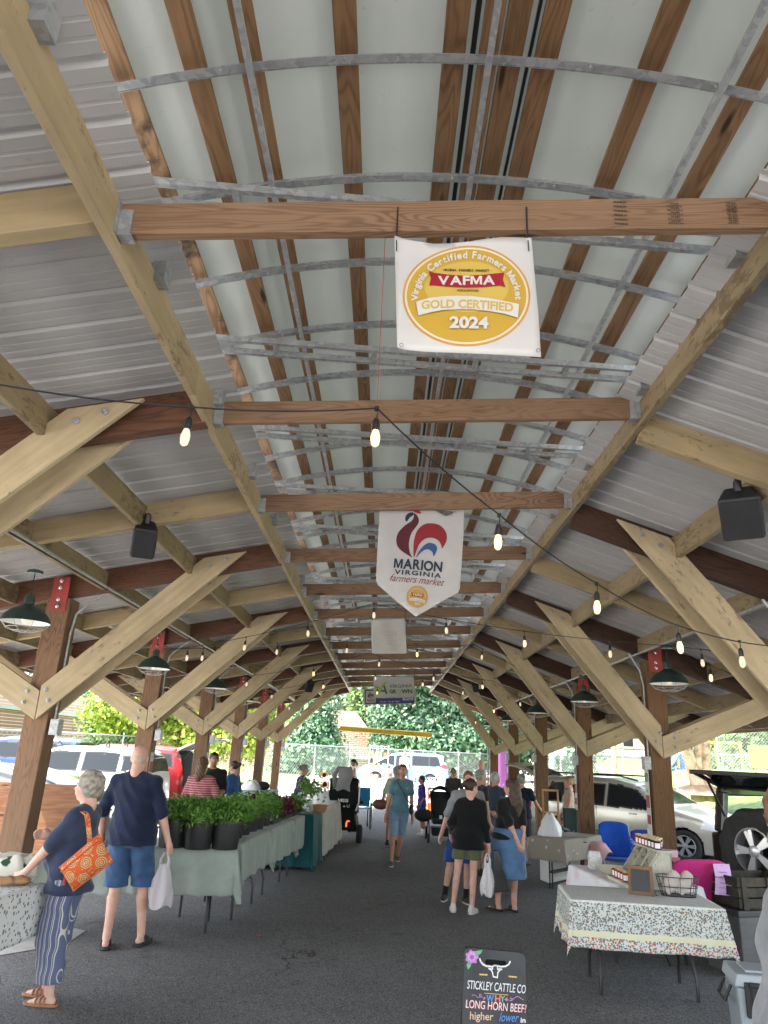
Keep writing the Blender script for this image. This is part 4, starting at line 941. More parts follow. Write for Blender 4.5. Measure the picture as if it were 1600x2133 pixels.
m.grid(bagf,40,10); m.add([bagf(k/40,1)for k in range(40)],[tuple(range(40))])
t=NT('white bag with green foliage print'); v=t.coord(rnd=False); t.base(t.mix(vor(t,v,9,(2,1,0),.42,.05),(.70,.68,.58),(.02,.07,.03)),.7); o=m.build('soft_bag',t.m,None,onL(8,1826),.1,smooth='all'); tag(o,'white soft bag with dark green leaf print at the back of the left table','bag')
# green-cloth plant tables
ZG=.76
sage=cloth('sage green cloth',(.31,.35,.31),.12,4)
gp=[(-.02,)]
CA=G(492,1768,ZG)
PT=[]
def gtable(lab,pR0,pR1,width,seed,hang=.36,mat=None,lab2=None,end_=(1,1,1,1)):
    a=G(*pR0,ZG);b=G(*pR1,ZG); c,rz,L,n=rect_from((a[0],a[1]),(b[0],b[1]),width,back=(-1,0))
    folding_table(lab,c,rz,L,width,ZG); drape_cloth('tablecloth',lab2,c,rz,L,width,ZG,hang,mat or sage,seed=seed,fold=.06,nf=14,group='sage green cloths',mult=end_); PT.append((c,rz,L,width,n)); return c
# table A lies across, its near long edge towards the camera
a=G(492,1768,ZG); a=(float(a[0]),float(a[1])); FLa=(a[0]-1.75,a[1]-.30)
cA,rzA,LAa,nA=rect_from(FLa,a,.72,back=(0,1))
folding_table('folding table with the biggest black pots, beside the man in navy',cA,rzA,LAa,.72,ZG)
drape_cloth('tablecloth','sage green cloth with the biggest black pots standing on it',cA,rzA,LAa,.72,ZG,.42,sage,seed=11,fold=.10,nf=13,group='sage green cloths',n=70)
gtable('folding table second from the front in the row of green-clothed plant tables',(505,1757),(562,1731),.75,12,lab2='sage green cloth second from the front, under the feathery plants')
gtable('folding table third from the front in the row of green-clothed plant tables',(565,1729),(612,1709),.75,13,lab2='sage green cloth third from the front, under the seedling trays',hang=.40)
gtable('folding table at the far end of the row of green-clothed plant tables',(614,1708),(643,1695),.75,14,lab2='sage green cloth farthest from the camera, next to the teal one',hang=.42)
teal=cloth('teal cloth',(.012,.085,.095),.2,4); creamc=cloth('cream cloth',(.50,.46,.40),.12,4)
a=G(652,1697,.78); b=G(668,1688,.78); c,rz,L,n=rect_from((a[0],a[1]),(b[0],b[1]),.9,back=(-1,0)); folding_table('folding table wholly skirted in teal cloth',c,rz,L,.9,.78); drape_cloth('tablecloth','teal cloth hanging to the ground beside the cream one',c,rz,L,.9,.78,.74,teal,seed=15,fold=.07,nf=12); cT=c
a=G(672,1687,.78); b=G(708,1668,.78); c,rz,L,n=rect_from((a[0],a[1]),(b[0],b[1]),.9,back=(-1,0)); folding_table('folding table under the cream cloth by the power wheelchair',c,rz,L,.9,.78); drape_cloth('tablecloth','cream cloth reaching the ground beside the power wheelchair',c,rz,L,.9,.78,.72,creamc,seed=16,fold=.07,nf=8); cC=(c,rz,L)
# patterned card table (right, middle)
a=G(1105,1742,.66); b=G(1174,1750,.66); c,rz,L,n=rect_from((a[0],a[1]),(b[0],b[1]),1.25,back=(0,1)); folding_table('small square card table under the taupe flowered cloth',c,rz,L,1.25,.66,legs='straight')
TPC=floral('taupe cloth with pale flowers',(.30,.26,.21),[((.55,.53,.50),.34,.35),((.10,.08,.06),.24,1.0),((.5,.48,.42),.2,1.3)],26); drape_cloth('tablecloth','taupe cloth with pale round flowers over the card table',c,rz,L,1.25,.66,.30,TPC,seed=18,fold=.03); cTP=(c,rz)
# toy and plush stall far out in the sun
c=G(858,1672); 
cw=(float(PX(850,26.5)),27.2); folding_table('folding table with a white cloth in the sun, covered with plush toys',cw,-.05,2.4,.75,.76); drape_cloth('tablecloth','sunlit white cloth on the plush toy table',cw,-.05,2.4,.75,.76,.62,cloth('white cloth',(.72,.70,.74),.06,3),seed=19,fold=.05)
cw2=(float(PX(720,29)),29.5); folding_table('folding table with pale goods behind the man in the dark cap',cw2,.05,3.6,.8,.76); drape_cloth('tablecloth','pale sunlit cloth behind the man in the dark cap',cw2,.05,3.6,.8,.76,.55,cloth('white cloth',(.72,.70,.74)),seed=20,fold=.05)
# ================================================================ potted plants
ORD=['nearest','second','third','fourth','fifth','sixth','seventh','eighth','ninth','tenth','eleventh','twelfth','thirteenth','fourteenth','fifteenth']
def pot(r,h):
    m=MB(); m.lathe([(r*.82,0),(r*.84,.01),(r*.98,h*.90),(r*1.05,h*.905),(r*1.05,h),(r*.98,h),(r*.93,h*.93),(0.001,h*.92)],n=56,rib=lambda k,z:(.03 if (k//2)%2 else -.03) if .02<z<h*.88 else 0); return m
def potted(lab,x,y,z,r,h,fh,fr,mat,n,ls,seed,group,asp=3.0,cat='plant pot',handle=False):
    t=thing('potted_plant',lab,cat,(x,y,z),random.Random(seed).uniform(0,6),group); p=pot(r,h).build('pot',M['black_plastic'],t,smooth=True)
    m=MB(); m.lathe([(0.001,h*.9),(r*.92,h*.9),(r*.92,h*.91),(0.001,h*.92)],n=16); m.build('soil',simple('potting soil',(.03,.02,.013),.95,bump=.5),p)
    if handle: m=MB(); m.tube([(-.05,-r,h),(-.04,-r-.01,h+.07),(.04,-r-.01,h+.07),(.05,-r,h)],.007,6); m.build('handle',M['white_plastic'],t)
    # stems
    rr=random.Random(seed); m=MB()
    for k in range(9):
        a=rr.uniform(0,6.28); q=rr.uniform(.2,.8)*fr; m.tube([(r*.4*math.cos(a),r*.4*math.sin(a),h*.9),(q*.8*math.cos(a),q*.8*math.sin(a),h+fh*.5),(q*1.1*math.cos(a),q*1.1*math.sin(a),h+fh*.9)],[.004,.003,.001],4)
    m.build('stems',mat,t)
    leaf_cloud('foliage',[(0,0,h+fh*.45,fr,fr,fh*.55,2),(fr*.35,0,h+fh*.55,fr*.8,fr*.7,fh*.5,1),(-fr*.3,.02,h+fh*.4,fr*.8,fr*.8,fh*.5,1)],n,ls,mat,t,seed=seed,aspect=asp,flat=.9,shell=.3)
    return t
def onG(px,py,z=ZG): q=G(px,py,z); return float(q[0]),float(q[1])
big=[(350,1768,.15,.26),(404,1772,.15,.26),(462,1772,.15,.26),(438,1752,.14,.25),(385,1748,.14,.25)]
labs=['big ribbed black pot of leafy herbs beside the hand of the man in navy','big ribbed black pot of leafy herbs between two other big pots at the front edge','big ribbed black pot of leafy herbs at the corner of the front plant table','big black pot behind the corner pot on the front plant table','big black pot in the back row of the front plant table']
for i,(px,py,r,h) in enumerate(big):
    x,y=onG(px,py-0); potted(labs[i],x,y+.12,ZG+.004,r,h,.13,.165,M['herb'],2600,.019,40+i,'big black pots of herbs')
k=0
for j,(px0,py0) in enumerate(((492,1757),(512,1748),(528,1741),(543,1734),(556,1728),(569,1722),(581,1716))):
    for row in range(2):
        x,y=onG(px0,py0); x-=.14+row*.42; y+=.05
        potted('black pot of %s plants, %s in the %s row of the plant tables'%('feathery' if j<4 else 'pale green leafy',ORD[j],'aisle-side' if row==0 else 'inner'),x,y,ZG+.004,.10 if j else .085,.17,.13,.13,M['herb2'] if j<5 else M['herb'],1300,.015 if j<4 else .018,60+k,'black pots along the long plant tables',asp=5.0 if j<4 else 2.2,handle=(j==0 and row==0)); k+=1
# seedling trays: red, green
def tray(lab,x,y,rz,mat,seed,w_=.28,d=.5,tall=.14,n=600):
    t=thing('seedling_tray',lab,'plant tray',(x,y,ZG+.004),rz,'seedling trays on the far plant tables'); m=MB(); m.bx(-w_/2,w_/2,-d/2,d/2,0,.006); 
    for s in (-1,1): m.bx(s*w_/2-.006,s*w_/2+.006,-d/2,d/2,.006,.05); m.bx(-w_/2,w_/2,s*d/2-.006,s*d/2+.006,.006,.05)
    m.build('tray',M['black_plastic'],t,bevel=.003)
    for a in range(2):
        for b in range(4):
            c=MB(); c.lathe([(.035,0),(.05,.085),(.053,.085),(.053,.095),(.046,.095),(.045,.08),(.001,.08)],((a-.5)*.125,(b-1.5)*.118,.01),14); c.build('cell_pot',M['white_plastic'] if (seed%3==0) else M['black_plastic'],t,smooth=True)
    leaf_cloud('foliage',[(0,0,.10+tall*.5,w_*.5,d*.5,tall*.55,1)],n,.028,mat,t,seed=seed,aspect=1.8,flat=.9,shell=.2); return t
k=0
for j,(px0,py0) in enumerate(((584,1717),(594,1712),(604,1708),(614,1704),(624,1700),(634,1696))):
    for row in range(2):
        x,y=onG(px0,py0); x-=.2+row*.42; y+=.1
        mt=M['redleaf'] if (j in (1,2,3) and row==0) or (j==2) else M['herb2' if j%2 else 'herb']
        tray('%s seedling tray, %s from the front in the %s row'%('red-leaved' if mt==M['redleaf'] else 'green-leaved',ORD[j],'aisle-side' if row==0 else 'inner'),x,y,PT[1][1]-PI/2,mt,90+k,tall=.10 if row==0 else .15); k+=1
# goods near the floral-dress woman: flowers in a vase, sunflowers, basket, clear bags
vx,vy=onG(655,1693,.78); vx-=.08
V_=thing('flower_vase','vase of green leaves and two sunflowers on the teal table','vase',(vx,vy,.785)); m=MB(); m.lathe([(.04,0),(.055,.02),(.06,.12),(.045,.2),(.055,.24),(.05,.24),(.04,.2),(.001,.19)],n=20); m.build('vase',M['thin_glass'],V_,smooth=True)
leaf_cloud('foliage',[(0,0,.36,.09,.09,.12,1)],320,.035,M['herb2'],V_,seed=140,aspect=1.8,flat=.9,shell=.2)
for (sx_,sz,ss) in ((.22,.42,.085),(.20,.56,.075)):
    m=MB(); m.tube([(0,0,.2),(sx_*.5,0,sz*.8),(sx_,-.0,sz)],.006,6); st_=m.build('stem',M['herb'],V_)
    m=MB(); 
    for q in range(18):
        a=q/18*2*PI; m.add([(sx_+.3*ss*math.cos(a-.16),-.02,sz+.3*ss*math.sin(a-.16)),(sx_+.75*ss*math.cos(a-.14),-.03,sz+.75*ss*math.sin(a-.14)),(sx_+1.05*ss*math.cos(a),-.02,sz+1.05*ss*math.sin(a)),(sx_+.75*ss*math.cos(a+.14),-.03,sz+.75*ss*math.sin(a+.14)),(sx_+.3*ss*math.cos(a+.16),-.02,sz+.3*ss*math.sin(a+.16))],[(0,1,2,3,4)])
    m.build('petals',plain('sunflower yellow',(.80,.50,.02),.6),V_); m=MB(); m.ball((sx_,-.02,sz),(ss*.45,.02,ss*.45),16,8); m.build('flower_head',plain('sunflower brown',(.05,.02,.01),.9),V_,smooth=True)
def wicker(name): 
    t=NT(name); v=t.coord(rnd=False); sx=t.n('ShaderNodeSeparateXYZ'); t.l(v,sx.inputs[0]); f=t.math('FRACT',t.math('MULTIPLY',sx.outputs[2],60)); t.base(t.ramp(f,[(0,(.12,.05,.015)),(.4,(.42,.22,.08)),(1,(.46,.25,.10))]),.7); return t.m
WK=wicker('wicker')
def basket(lab,x,y,z,r,h,sy=1.0,fill=None):
    t=thing('basket',lab,'basket',(x,y,z)); m=MB(); m.lathe([(r*.8,0),(r*.95,h*.5),(r,h),(r*.94,h),(r*.75,.01),(.001,.01)],n=28); m.v=[(a,b*sy,c) for a,b,c in m.v]; m.build('basket_body',WK,t,smooth=True); m=MB(); m.tube([(r*math.cos(a/12*PI*2),r*sy*math.sin(a/12*PI*2),h) for a in range(12)],.012,6,closed=True); m.build('rim',WK,t,smooth=True)
    if fill: m=MB(); rr=random.Random(1); [m.ball((rr.uniform(-r,r)*.6,rr.uniform(-r,r)*.6*sy,h*.9),(.035,.035,.03),10,6) for _ in range(9)]; m.build('contents',fill,t,smooth=True)
    return t
x,y=onG(665,1691,.78); basket('small shallow wicker basket in front of the sunflower vase',x-.02,y-.05,.785,.15,.09)
m=MB(); m.grid(lambda u,v:(.16*math.cos(u*2*PI)*(1-.5*v*v)*(1+.08*math.sin(u*37)),.12*math.sin(u*2*PI)*(1-.5*v*v),.24*v+.02*math.sin(u*20)*v),40,8); x,y=onG(668,1676,.78); o=m.build('carrier_bag',M['white_plastic'],None,(x,y,.785),smooth='all'); tag(o,'white plastic carrier bag behind the sunflowers','bag')
rr=random.Random(5)
def item(name,lab,cat,px,py,z,fn,mat,group=None,base=.785,parts=None):
    x,y=onG(px,py,z); m=MB(); fn(m); o=m.build(name,mat,None,(x,y,base),rr.uniform(0,3),smooth=True); return tag(o,lab,cat,group)
for i,(px,py) in enumerate(((632,1672),(640,1668),(650,1665))):
    x,y=onG(px,py,.78); t=thing('plastic_tub','clear storage tub of goods, %s from the left behind the far plant table'%ORD[i].replace('nearest','first'),'box',(x,y+.3,.785),0,'clear tubs'); m=MB(); m.box((0,0,.07),(.24,.18,.14),taper=1.08); m.build('tub',M['thin_glass'],t,bevel=.01); m=MB(); m.box((0,0,.145),(.27,.21,.015)); m.build('lid',M['white_plastic'],t,bevel=.004)
for i,(px,py,col,h,lab) in enumerate(((694,1652,(.65,.04,.05),.34,'tall red bottle on the cream-clothed table'),(684,1662,(.55,.05,.08),.13,'short dark red pot on the cream-clothed table'),(700,1662,(.06,.14,.05),.12,'small green plant pot on the cream-clothed table'),(655,1668,(.7,.7,.72),.12,'white mug on the cream-clothed table'))):
    x,y=onG(px,py,.78); m=MB(); m.lathe([(h*.20,0),(h*.22,h*.1),(h*.22,h*.65),(h*.08,h*.82),(h*.08,h),(.001,h)] if h>.2 else [(h*.4,0),(h*.5,h*.9),(h*.5,h),(.001,h*.95)],n=16); o=m.build('bottle' if h>.2 else 'small_pot',plain('glaze%d'%i,col,.3),None,(x,y,.785),smooth=True); tag(o,lab,'bottle' if h>.2 else 'pot')
# second row of goods behind, by the blue T-shirt woman: baskets of produce and black bags
bt=(float(PX(505,17)),17.6); folding_table('folding table carrying a wicker basket behind the blue T-shirt woman',(bt[0],bt[1]),.0,1.5,.7,.8)
drape_cloth('tablecloth','pale green cloth under the wicker basket behind the blue T-shirt woman',bt,0,1.5,.7,.8,.3,cloth('pale green cloth',(.35,.45,.42)),seed=31)
basket('wide wicker basket of eggs on the pale green cloth',bt[0]-.05,bt[1]-.1,.805,.24,.13,.7,plain('egg',(.70,.60,.48),.5))
m=MB(); m.ball((0,0,.09),(.17,.12,.1),16,8); o=m.build('black_bag',plain('black nylon',(.01,.01,.012),.6),None,(bt[0]+.45,bt[1]-.1,.805),smooth='all'); tag(o,'small rounded black bag beside the wicker basket','bag')
m=MB(); m.grid(lambda u,v:(.22*math.cos(u*2*PI)*(1-.6*v*v)*(1+.1*math.sin(u*31)),.15*math.sin(u*2*PI)*(1-.6*v*v),.20*v+.02*math.sin(u*25)*v),36,8); o=m.build('carrier_bag',M['white_plastic'],None,(bt[0]+.2,bt[1]-.25,.805),smooth='all'); tag(o,'crumpled white bag in front of the wicker basket','bag')
x,y=onG(505,1640,.8)
# plush toys on the sunny table and on a white rack
rr=random.Random(9)
PC=[(.75,.30,.08),(.72,.70,.70),(.75,.55,.12),(.60,.35,.60),(.10,.10,.11),(.20,.45,.60),(.75,.45,.55),(.15,.40,.32)]
PN=['orange','white','yellow','lilac','black','pale blue','pink','green']
def plush(lab,x,y,z,s,ci,ears=True):
    t=thing('plush_toy',lab,'toy',(x,y,z),rr.uniform(-.6,.6),'plush toys'); mt=simple('plush %d'%ci,PC[ci],.95,bump=.5,bsc=120); m=MB(); m.ball((0,0,s*.42),(s*.34,s*.30,s*.42),14,9); m.build('torso',mt,t,smooth='all')
    m=MB(); m.ball((0,-s*.02,s*1.0),(s*.29,s*.27,s*.27),14,9)
    m.build('head',mt,t,smooth='all')
    for sg in (-1,1):
        m=MB(); m.ball((sg*s*.22,0,s*1.24),(s*.10,s*.06,s*.11),10,6); m.build('ear',mt,t,smooth='all')
        m=MB(); m.ball((sg*s*.36,-s*.12,s*.5),(s*.12,s*.12,s*.22),10,6); m.build('arm',mt,t,smooth='all')
        m=MB(); m.ball((sg*s*.2,-s*.3,s*.12),(s*.14,s*.24,s*.12),10,6); m.build('leg',mt,t,smooth='all')
    return t
POSN=['leftmost','second from the left','third from the left','fourth from the left','fifth from the left','sixth from the left','rightmost']
for i in range(7): plush('%s plush toy, %s on the sunny white table'%(PN[i%8],POSN[i]),cw[0]-1.05+i*.34,cw[1]-.05+.1*(i%2),.767,.15,i%8)
RK=thing('display_rack','white wire rack of stuffed toys left of the pale blue van','rack',(PX(790,29),29.2,0)); 
for z in (.76,1.15,1.54,1.95):
    m=MB(); m.box((0,0,z),(.75,.35,.02)); m.build('shelf',M['white_plastic'],RK)
for a in (-.36,.36):
    for b in (-.16,.16): m=MB(); m.cyl((a,b,0),(a,b,2.0),.015,6); m.build('upright',M['white_plastic'],RK)
for i in range(9):
    plush('%s plush toy %s of the white rack'%(PN[(i*3)%8],['at the left of the lowest shelf','in the middle of the lowest shelf','at the right of the lowest shelf','at the left of the middle shelf','in the middle of the middle shelf','at the right of the middle shelf','at the left of the top shelf','in the middle of the top shelf','at the right of the top shelf'][i]),RK.location.x-.24+(i%3)*.24,29.15,(.775,1.165,1.555)[i//3],.13,[2,4,1,0,2,5,0,2,0][i])
for i in range(6): plush('%s plush toy, %s on the pale cloth behind the wheelchair'%(PN[[1,3,6,1,7,3][i]],POSN[i]),cw2[0]-1.2+i*.42,cw2[1]-.1,.767,.17,[1,3,6,1,7,3][i])
# ================================================================ jar display and other goods on the right tables
def T2(px,py,z=.68): q=G(px,py,z); return float(q[0]),float(q[1])
def jar(lab,x,y,z,col,r=.033,h=.085,group=None,lid=(.62,.52,.30)):
    t=thing('jar',lab,'jar',(x,y,z),-.4,group); m=MB(); m.lathe([(r*.9,0),(r,.006),(r,h*.72),(r*.8,h*.82),(.001,h*.82)],n=16); m.build('jar_body',plain('jam %.2f'%col[0],col,.12),t,smooth=True)
    m=MB(); m.lathe([(r*.86,h*.82),(r*.88,h*.83),(r*.88,h),(.001,h)],n=16); m.build('lid',plain('lid',lid,.3,.6),t,smooth=True)
    m=MB(); m.grid(lambda u,v:(r*1.02*math.cos(-PI/2+(u-.5)*1.5),r*1.02*math.sin(-PI/2+(u-.5)*1.5),h*(.12+.5*v)),6,1); m.build('paper_label',plain('paper',(.78,.76,.74),.8),t); return t
# crate: front-left facing slanted rack + box
dspx,dspy=T2(1352,1862); th=math.radians(-35)
D=thing('display_crate','weathered white wooden jar crate with slanted compartments','crate',(0,0,0)); chip=painted('chippy white paint',(.55,.53,.44),(.10,.09,.065),.60)
b0=Vector((*T2(1290,1846),.685)); 
# crate axes: e1 along its width (towards lower right in the photo), e2 towards the back right
p_a=Vector((*T2(1288,1832),0)); p_b=Vector((*T2(1356,1866),0)); e1=(p_b-p_a).normalized(); e2=Vector((-e1.y,e1.x,0)); 
if e2.y<0: e2=-e2
wd=.56; D.matrix_world=Matrix(((e1.x,e2.x,0,p_a.x),(e1.y,e2.y,0,p_a.y),(0,0,1,.686),(0,0,0,1)))
H=.30; dp=.30
m=MB(); m.bx(0,wd,.0,dp,0,.018); m.build('base_board',chip,D,bevel=.003)
m=MB(); m.bx(0,wd,dp-.016,dp,.018,H); m.build('back_board',chip,D,bevel=.003)
for x_ in (0,wd-.016):
    m=MB(); m.add([(x_,0.,.018),(x_,dp,.018),(x_,dp,H),(x_,.20,H),(x_+.016,0.,.018),(x_+.016,dp,.018),(x_+.016,dp,H),(x_+.016,.20,H)],[(0,1,2,3),(7,6,5,4),(0,4,5,1),(1,5,6,2),(2,6,7,3),(3,7,4,0)]); m.build('side_board',chip,D,bevel=.003)
m=MB(); m.bx(-.01,wd+.01,.18,dp+.01,H,H+.018); m.build('top_board',chip,D,bevel=.003)
for x_ in (.02,.19,.37,.54): m=MB(); m.bar((x_,.0,.03),(x_,.19,H),.016,.012); m.build('slat',chip,D)
m=MB(); m.bx(-.01,wd+.01,-.10,.0,-.001,.03); m.build('front_ledge',chip,D,bevel=.003)
def dp_(x,y,z): v_=D.matrix_world@Vector((x,y,z)); return v_.x,v_.y,v_.z
for i in range(5): jar('red jam jar, white label, %s from the left on the low ledge'%ORD[i].replace('nearest','first'),*dp_(.06+i*.075,-.045,.031),(.28,.02,.012),group='red jam jars on the ledge')
cols=[(.30,.03,.02),(.30,.03,.02),(.28,.02,.02),(.26,.02,.02),(.05,.006,.02),(.05,.006,.02),(.04,.005,.02)]
for i in range(7): jar('%s jam jar, %s from the left in the top front row of the crate'%('red' if i<4 else 'dark purple',ORD[i].replace('nearest','first')),*dp_(.035+i*.078,.205,H+.019),cols[i],group='jam jars on top of the crate')
for i in range(5): jar('gold lidded jam jar, %s from the left in the top back row'%ORD[i].replace('nearest','first'),*dp_(.05+i*.08,.275,H+.019),(.22,.03,.02) if i<3 else (.04,.005,.02),group='jam jars on top of the crate')
jar('dark jar with a white cloth cap inside the crate',*dp_(.43,.10,.02),(.03,.02,.05),lid=(.7,.7,.72))
x,y=T2(1240,1812); t=thing('glass_jar','large clear glass jar with crumpled paper beside the post','jar',(x,y,.686)); m=MB(); m.lathe([(.065,0),(.072,.01),(.072,.12),(.062,.15),(.062,.165),(.058,.165),(.058,.15),(.068,.12),(.068,.012),(.001,.01)],n=28); m.build('jar_body',M['thin_glass'],t,smooth=True); m=MB(); m.ball((0,0,.06),(.055,.055,.05),10,7); m.build('contents',simple('crumpled kraft paper',(.40,.30,.20),.9,var=.3,sc=30),t)
x,y=T2(1272,1822); m=MB(); m.lathe([(.08,0),(.10,.01),(.145,.055),(.152,.06),(.148,.064),(.095,.014),(.001,.012)],n=36); o=m.build('enamel_bowl',simple('cream enamel',(.62,.56,.46),.3,var=.08),None,(x+.02,y+.02,.686),smooth=True); tag(o,'shallow cream enamel bowl left of the jar crate','bowl')
q=G(1338,1866,ZR1+.003); t=thing('photo_frame','brown wooden frame on a black wire easel, seen from behind','frame',(float(q[0]),float(q[1])+.02,ZR1+.006),-.35); m=MB(); R=Rx(-.25)
for c_,d_ in (((0,0,.012),(.20,.018,.03)),((0,0,.208),(.20,.018,.03)),((-.088,0,.11),(.026,.018,.17)),((.088,0,.11),(.026,.018,.17))): m.box(R@Vector(c_),d_,R)
m.build('frame_moulding',simple('brown frame wood',(.16,.08,.035),.6,var=.3),t,bevel=.003); m=MB(); m.box(R@Vector((0,.0,.11)),(.155,.008,.17),R); m.build('panel',M['black_plastic'],t)
m=MB(); m.tube([(.02,.04,.16),(.10,.10,.0)],.004,6); m.tube([(.05,.03,.14),(.12,.02,.0)],.004,6); m.build('easel',M['black_metal'],t)
# wire basket
q=G(1428,1872,ZR1+.003); t=thing('wire_basket','black wire basket of wrapped bread on the floral cloth','basket',(float(q[0])-.02,float(q[1])+.10,ZR1+.006),-.12); m=MB()
for z,s_ in ((.004,.8),(.075,.9),(.15,1.0)): m.tube([(s_*.17*math.copysign(abs(math.cos(a))**.6,math.cos(a)),s_*.10*math.copysign(abs(math.sin(a))**.6,math.sin(a)),z) for a in [k/24*2*PI for k in range(24)]],.0035,6,closed=True)
for k_ in range(16):
    a=k_/16*2*PI; m.tube([(s_*.17*math.copysign(abs(math.cos(a))**.6,math.cos(a)),s_*.10*math.copysign(abs(math.sin(a))**.6,math.sin(a)),z) for z,s_ in ((.004,.8),(.15,1.0))],.0025,5)
for b in (-.05,0,.05): m.tube([(-.13,b,.005),(.13,b,.005)],.0025,5)
m.build('wire_body',M['black_metal'],t)
for i,(ax,lab) in enumerate(((-.05,'loaf wrapped in pale speckled paper, leaning left in the wire basket'),(.06,'second wrapped loaf in the wire basket'))):
    m=MB(); m.ball((0,0,-.015),(.06,.038,.10),22,14,Ry(.55)); m.v=[(a+.006*math.sin(b*120+c*60),b+.008*math.sin(a*90+c*110),c+.006*math.sin(a*70)) for a,b,c in m.v]; o=m.build('wrapped_loaf',floral('speckled wrap %d'%i,(.46,.42,.38),[((.2,.17,.15),.26,1.0)],60),None,(t.location.x+ax,t.location.y,ZR1+.125),smooth='all'); tag(o,lab,'bread')
x,y=T2(1408,1835); t=thing('house_box','small pink-roofed toy house box beside the magenta chair','box',(x,y+.1,.686),-.3); m=MB(); m.box((0,0,.06),(.15,.12,.12)); m.build('wall',simple('pale carton',(.60,.50,.38)),t); m=MB(); m.add([(-.09,-.07,.115),(.09,-.07,.115),(.09,.07,.115),(-.09,.07,.115),(-.09,0,.19),(.09,0,.19)],[(0,1,5,4),(2,3,4,5),(0,4,3),(1,2,5),(3,2,1,0)]); m.build('roof',plain('pink card',(.70,.20,.32)),t)
m=MB(); m.lathe([(.028,0),(.03,.01),(.03,.09),(.014,.12),(.014,.14),(.001,.14)],n=16); o=m.build('bottle',plain('dark blue glaze',(.01,.015,.04),.3),None,(x+.10,y+.02,.686),smooth=True); tag(o,'small dark blue bottle in front of the pink-roofed house box','bottle')
x,y=T2(1388,1822); m=MB(); m.lathe([(.022,0),(.025,.01),(.025,.12),(.01,.17),(.01,.2),(.001,.2)],n=16); o=m.build('bottle',plain('lime glass',(.35,.42,.03),.2),None,(x+.03,y+.18,.686),smooth=True); tag(o,'tall lime-green bottle behind the jar crate','bottle')
m=MB(); m.box((0,0,.10),(.16,.09,.2),taper=1.05); o=m.build('gift_bag',floral('pink gift bag',(.70,.45,.52),[((.65,.05,.25),.32,.5)],30),None,(x+.14,y+.26,.686),-.3,bevel=.004); tag(o,'pink and white gift bag behind the lime-green bottle','bag')
# ================================================================ chairs, chest, cooler
def camp_chair(lab,x,y,z,rz,mat,frame=None,w_=.56,backh=.50,sh=.42,rounded=True,group='folding camp chairs'):
    t=thing('camp_chair',lab,'chair',(x,y,z),rz,group); fr=frame or plain('grey tube',(.35,.36,.38),.4,.6)
    def back(u,v): 
        xx=(u-.5)*w_*(1-.12*v*v); top=(1-.10*(2*u-1)**4) if rounded else 1; return (xx,.20+.14*v+.05*(1-(2*u-1)**2)*(1-.3*v),sh-.02+backh*v*top)
    m=MB(); m.grid(back,16,12); m.build('backrest',mat,t,solid=.012,smooth='all')
    m=MB(); m.grid(lambda u,v:((u-.5)*w_,-.24+v*.46,sh-.05*(1-(2*u-1)**2)*math.sin(v*PI)-.02*v),12,10); m.build('seat',mat,t,solid=.012,smooth='all')
    for s in (-1,1):
        m=MB(); m.grid(lambda u,v:(s*(w_/2+.02)+(v-.5)*.09,-.26+u*.46,sh+.22-.02*math.sin(u*PI)),8,3); m.build('armrest',mat,t,solid=.01)
        m=MB(); m.cyl((s*w_/2,.24,sh-.02),(s*w_*.44,.36,sh+backh-.04),.009,6); m.build('back_tube',fr,t,smooth=True)
        m=MB(); m.cyl((s*(w_/2+.01),-.24,0.01),(s*(w_/2),.24,sh-.02),.009,6); m.build('leg',fr,t,smooth=True)
        m=MB(); m.cyl((s*(w_/2+.01),.28,0.01),(s*(w_/2),-.26,sh+.22),.009,6); m.build('leg',fr,t,smooth=True)
    m=MB(); m.cyl((-w_/2,-.24,.02),(w_/2,-.24,sh-.01),.008,6); m.cyl((w_/2,-.24,.02),(-w_/2,-.24,sh-.01),.008,6); m.build('cross_tube',fr,t,smooth=True)
    return t
q=AY(1278,1760,12.2); camp_chair('bright blue camp chair with a pink blanket on its seat',float(q[0]),12.0,0,-.15,cloth('blue nylon',(.012,.09,.50),.15,4,.6),w_=.50,sh=.36,backh=.50)
q=AY(1225,1740,13.2); camp_chair('dark green and black camp chair behind the bright blue one',float(q[0]),13.4,0,.1,cloth('dark green nylon',(.015,.03,.025),.2,4,.7),sh=.40,backh=.55,rounded=False)
q=AY(1338,1775,13.6); camp_chair('second blue camp chair, only its back corner showing behind the jars',float(q[0])+.25,14.0,0,-.2,cloth('navy nylon',(.012,.03,.20),.15,4,.6),sh=.22,backh=.38)
q=AY(1474,1840,7.5); camp_chair('magenta camp chair behind the floral table',float(q[0])-.16,7.75,0,PI+.2,cloth('magenta nylon',(.45,.02,.16),.15,4,.7),M['black_metal'],w_=.66,sh=.42,backh=.50)
m=MB(); m.grid(lambda u,v:(.22*math.cos(u*2*PI)*(1-.4*v),.15*math.sin(u*2*PI)*(1-.4*v)+.02*math.sin(u*15),.14*v+.05*math.sin(u*9)*(1-v)-.22*max(0,math.cos(u*2*PI+2.6))*(1-v)**2),40,8); m.ball((.0,.02,.13),(.14,.10,.05),12,6)
q=AY(1252,1778,11.6); o=m.build('blanket',floral('pink blanket',(.62,.36,.36),[((.70,.68,.66),.3,.3)],12),None,(float(q[0]),11.75,.42),smooth='all'); tag(o,'pink and white blanket bundled on the bright blue chair','blanket')
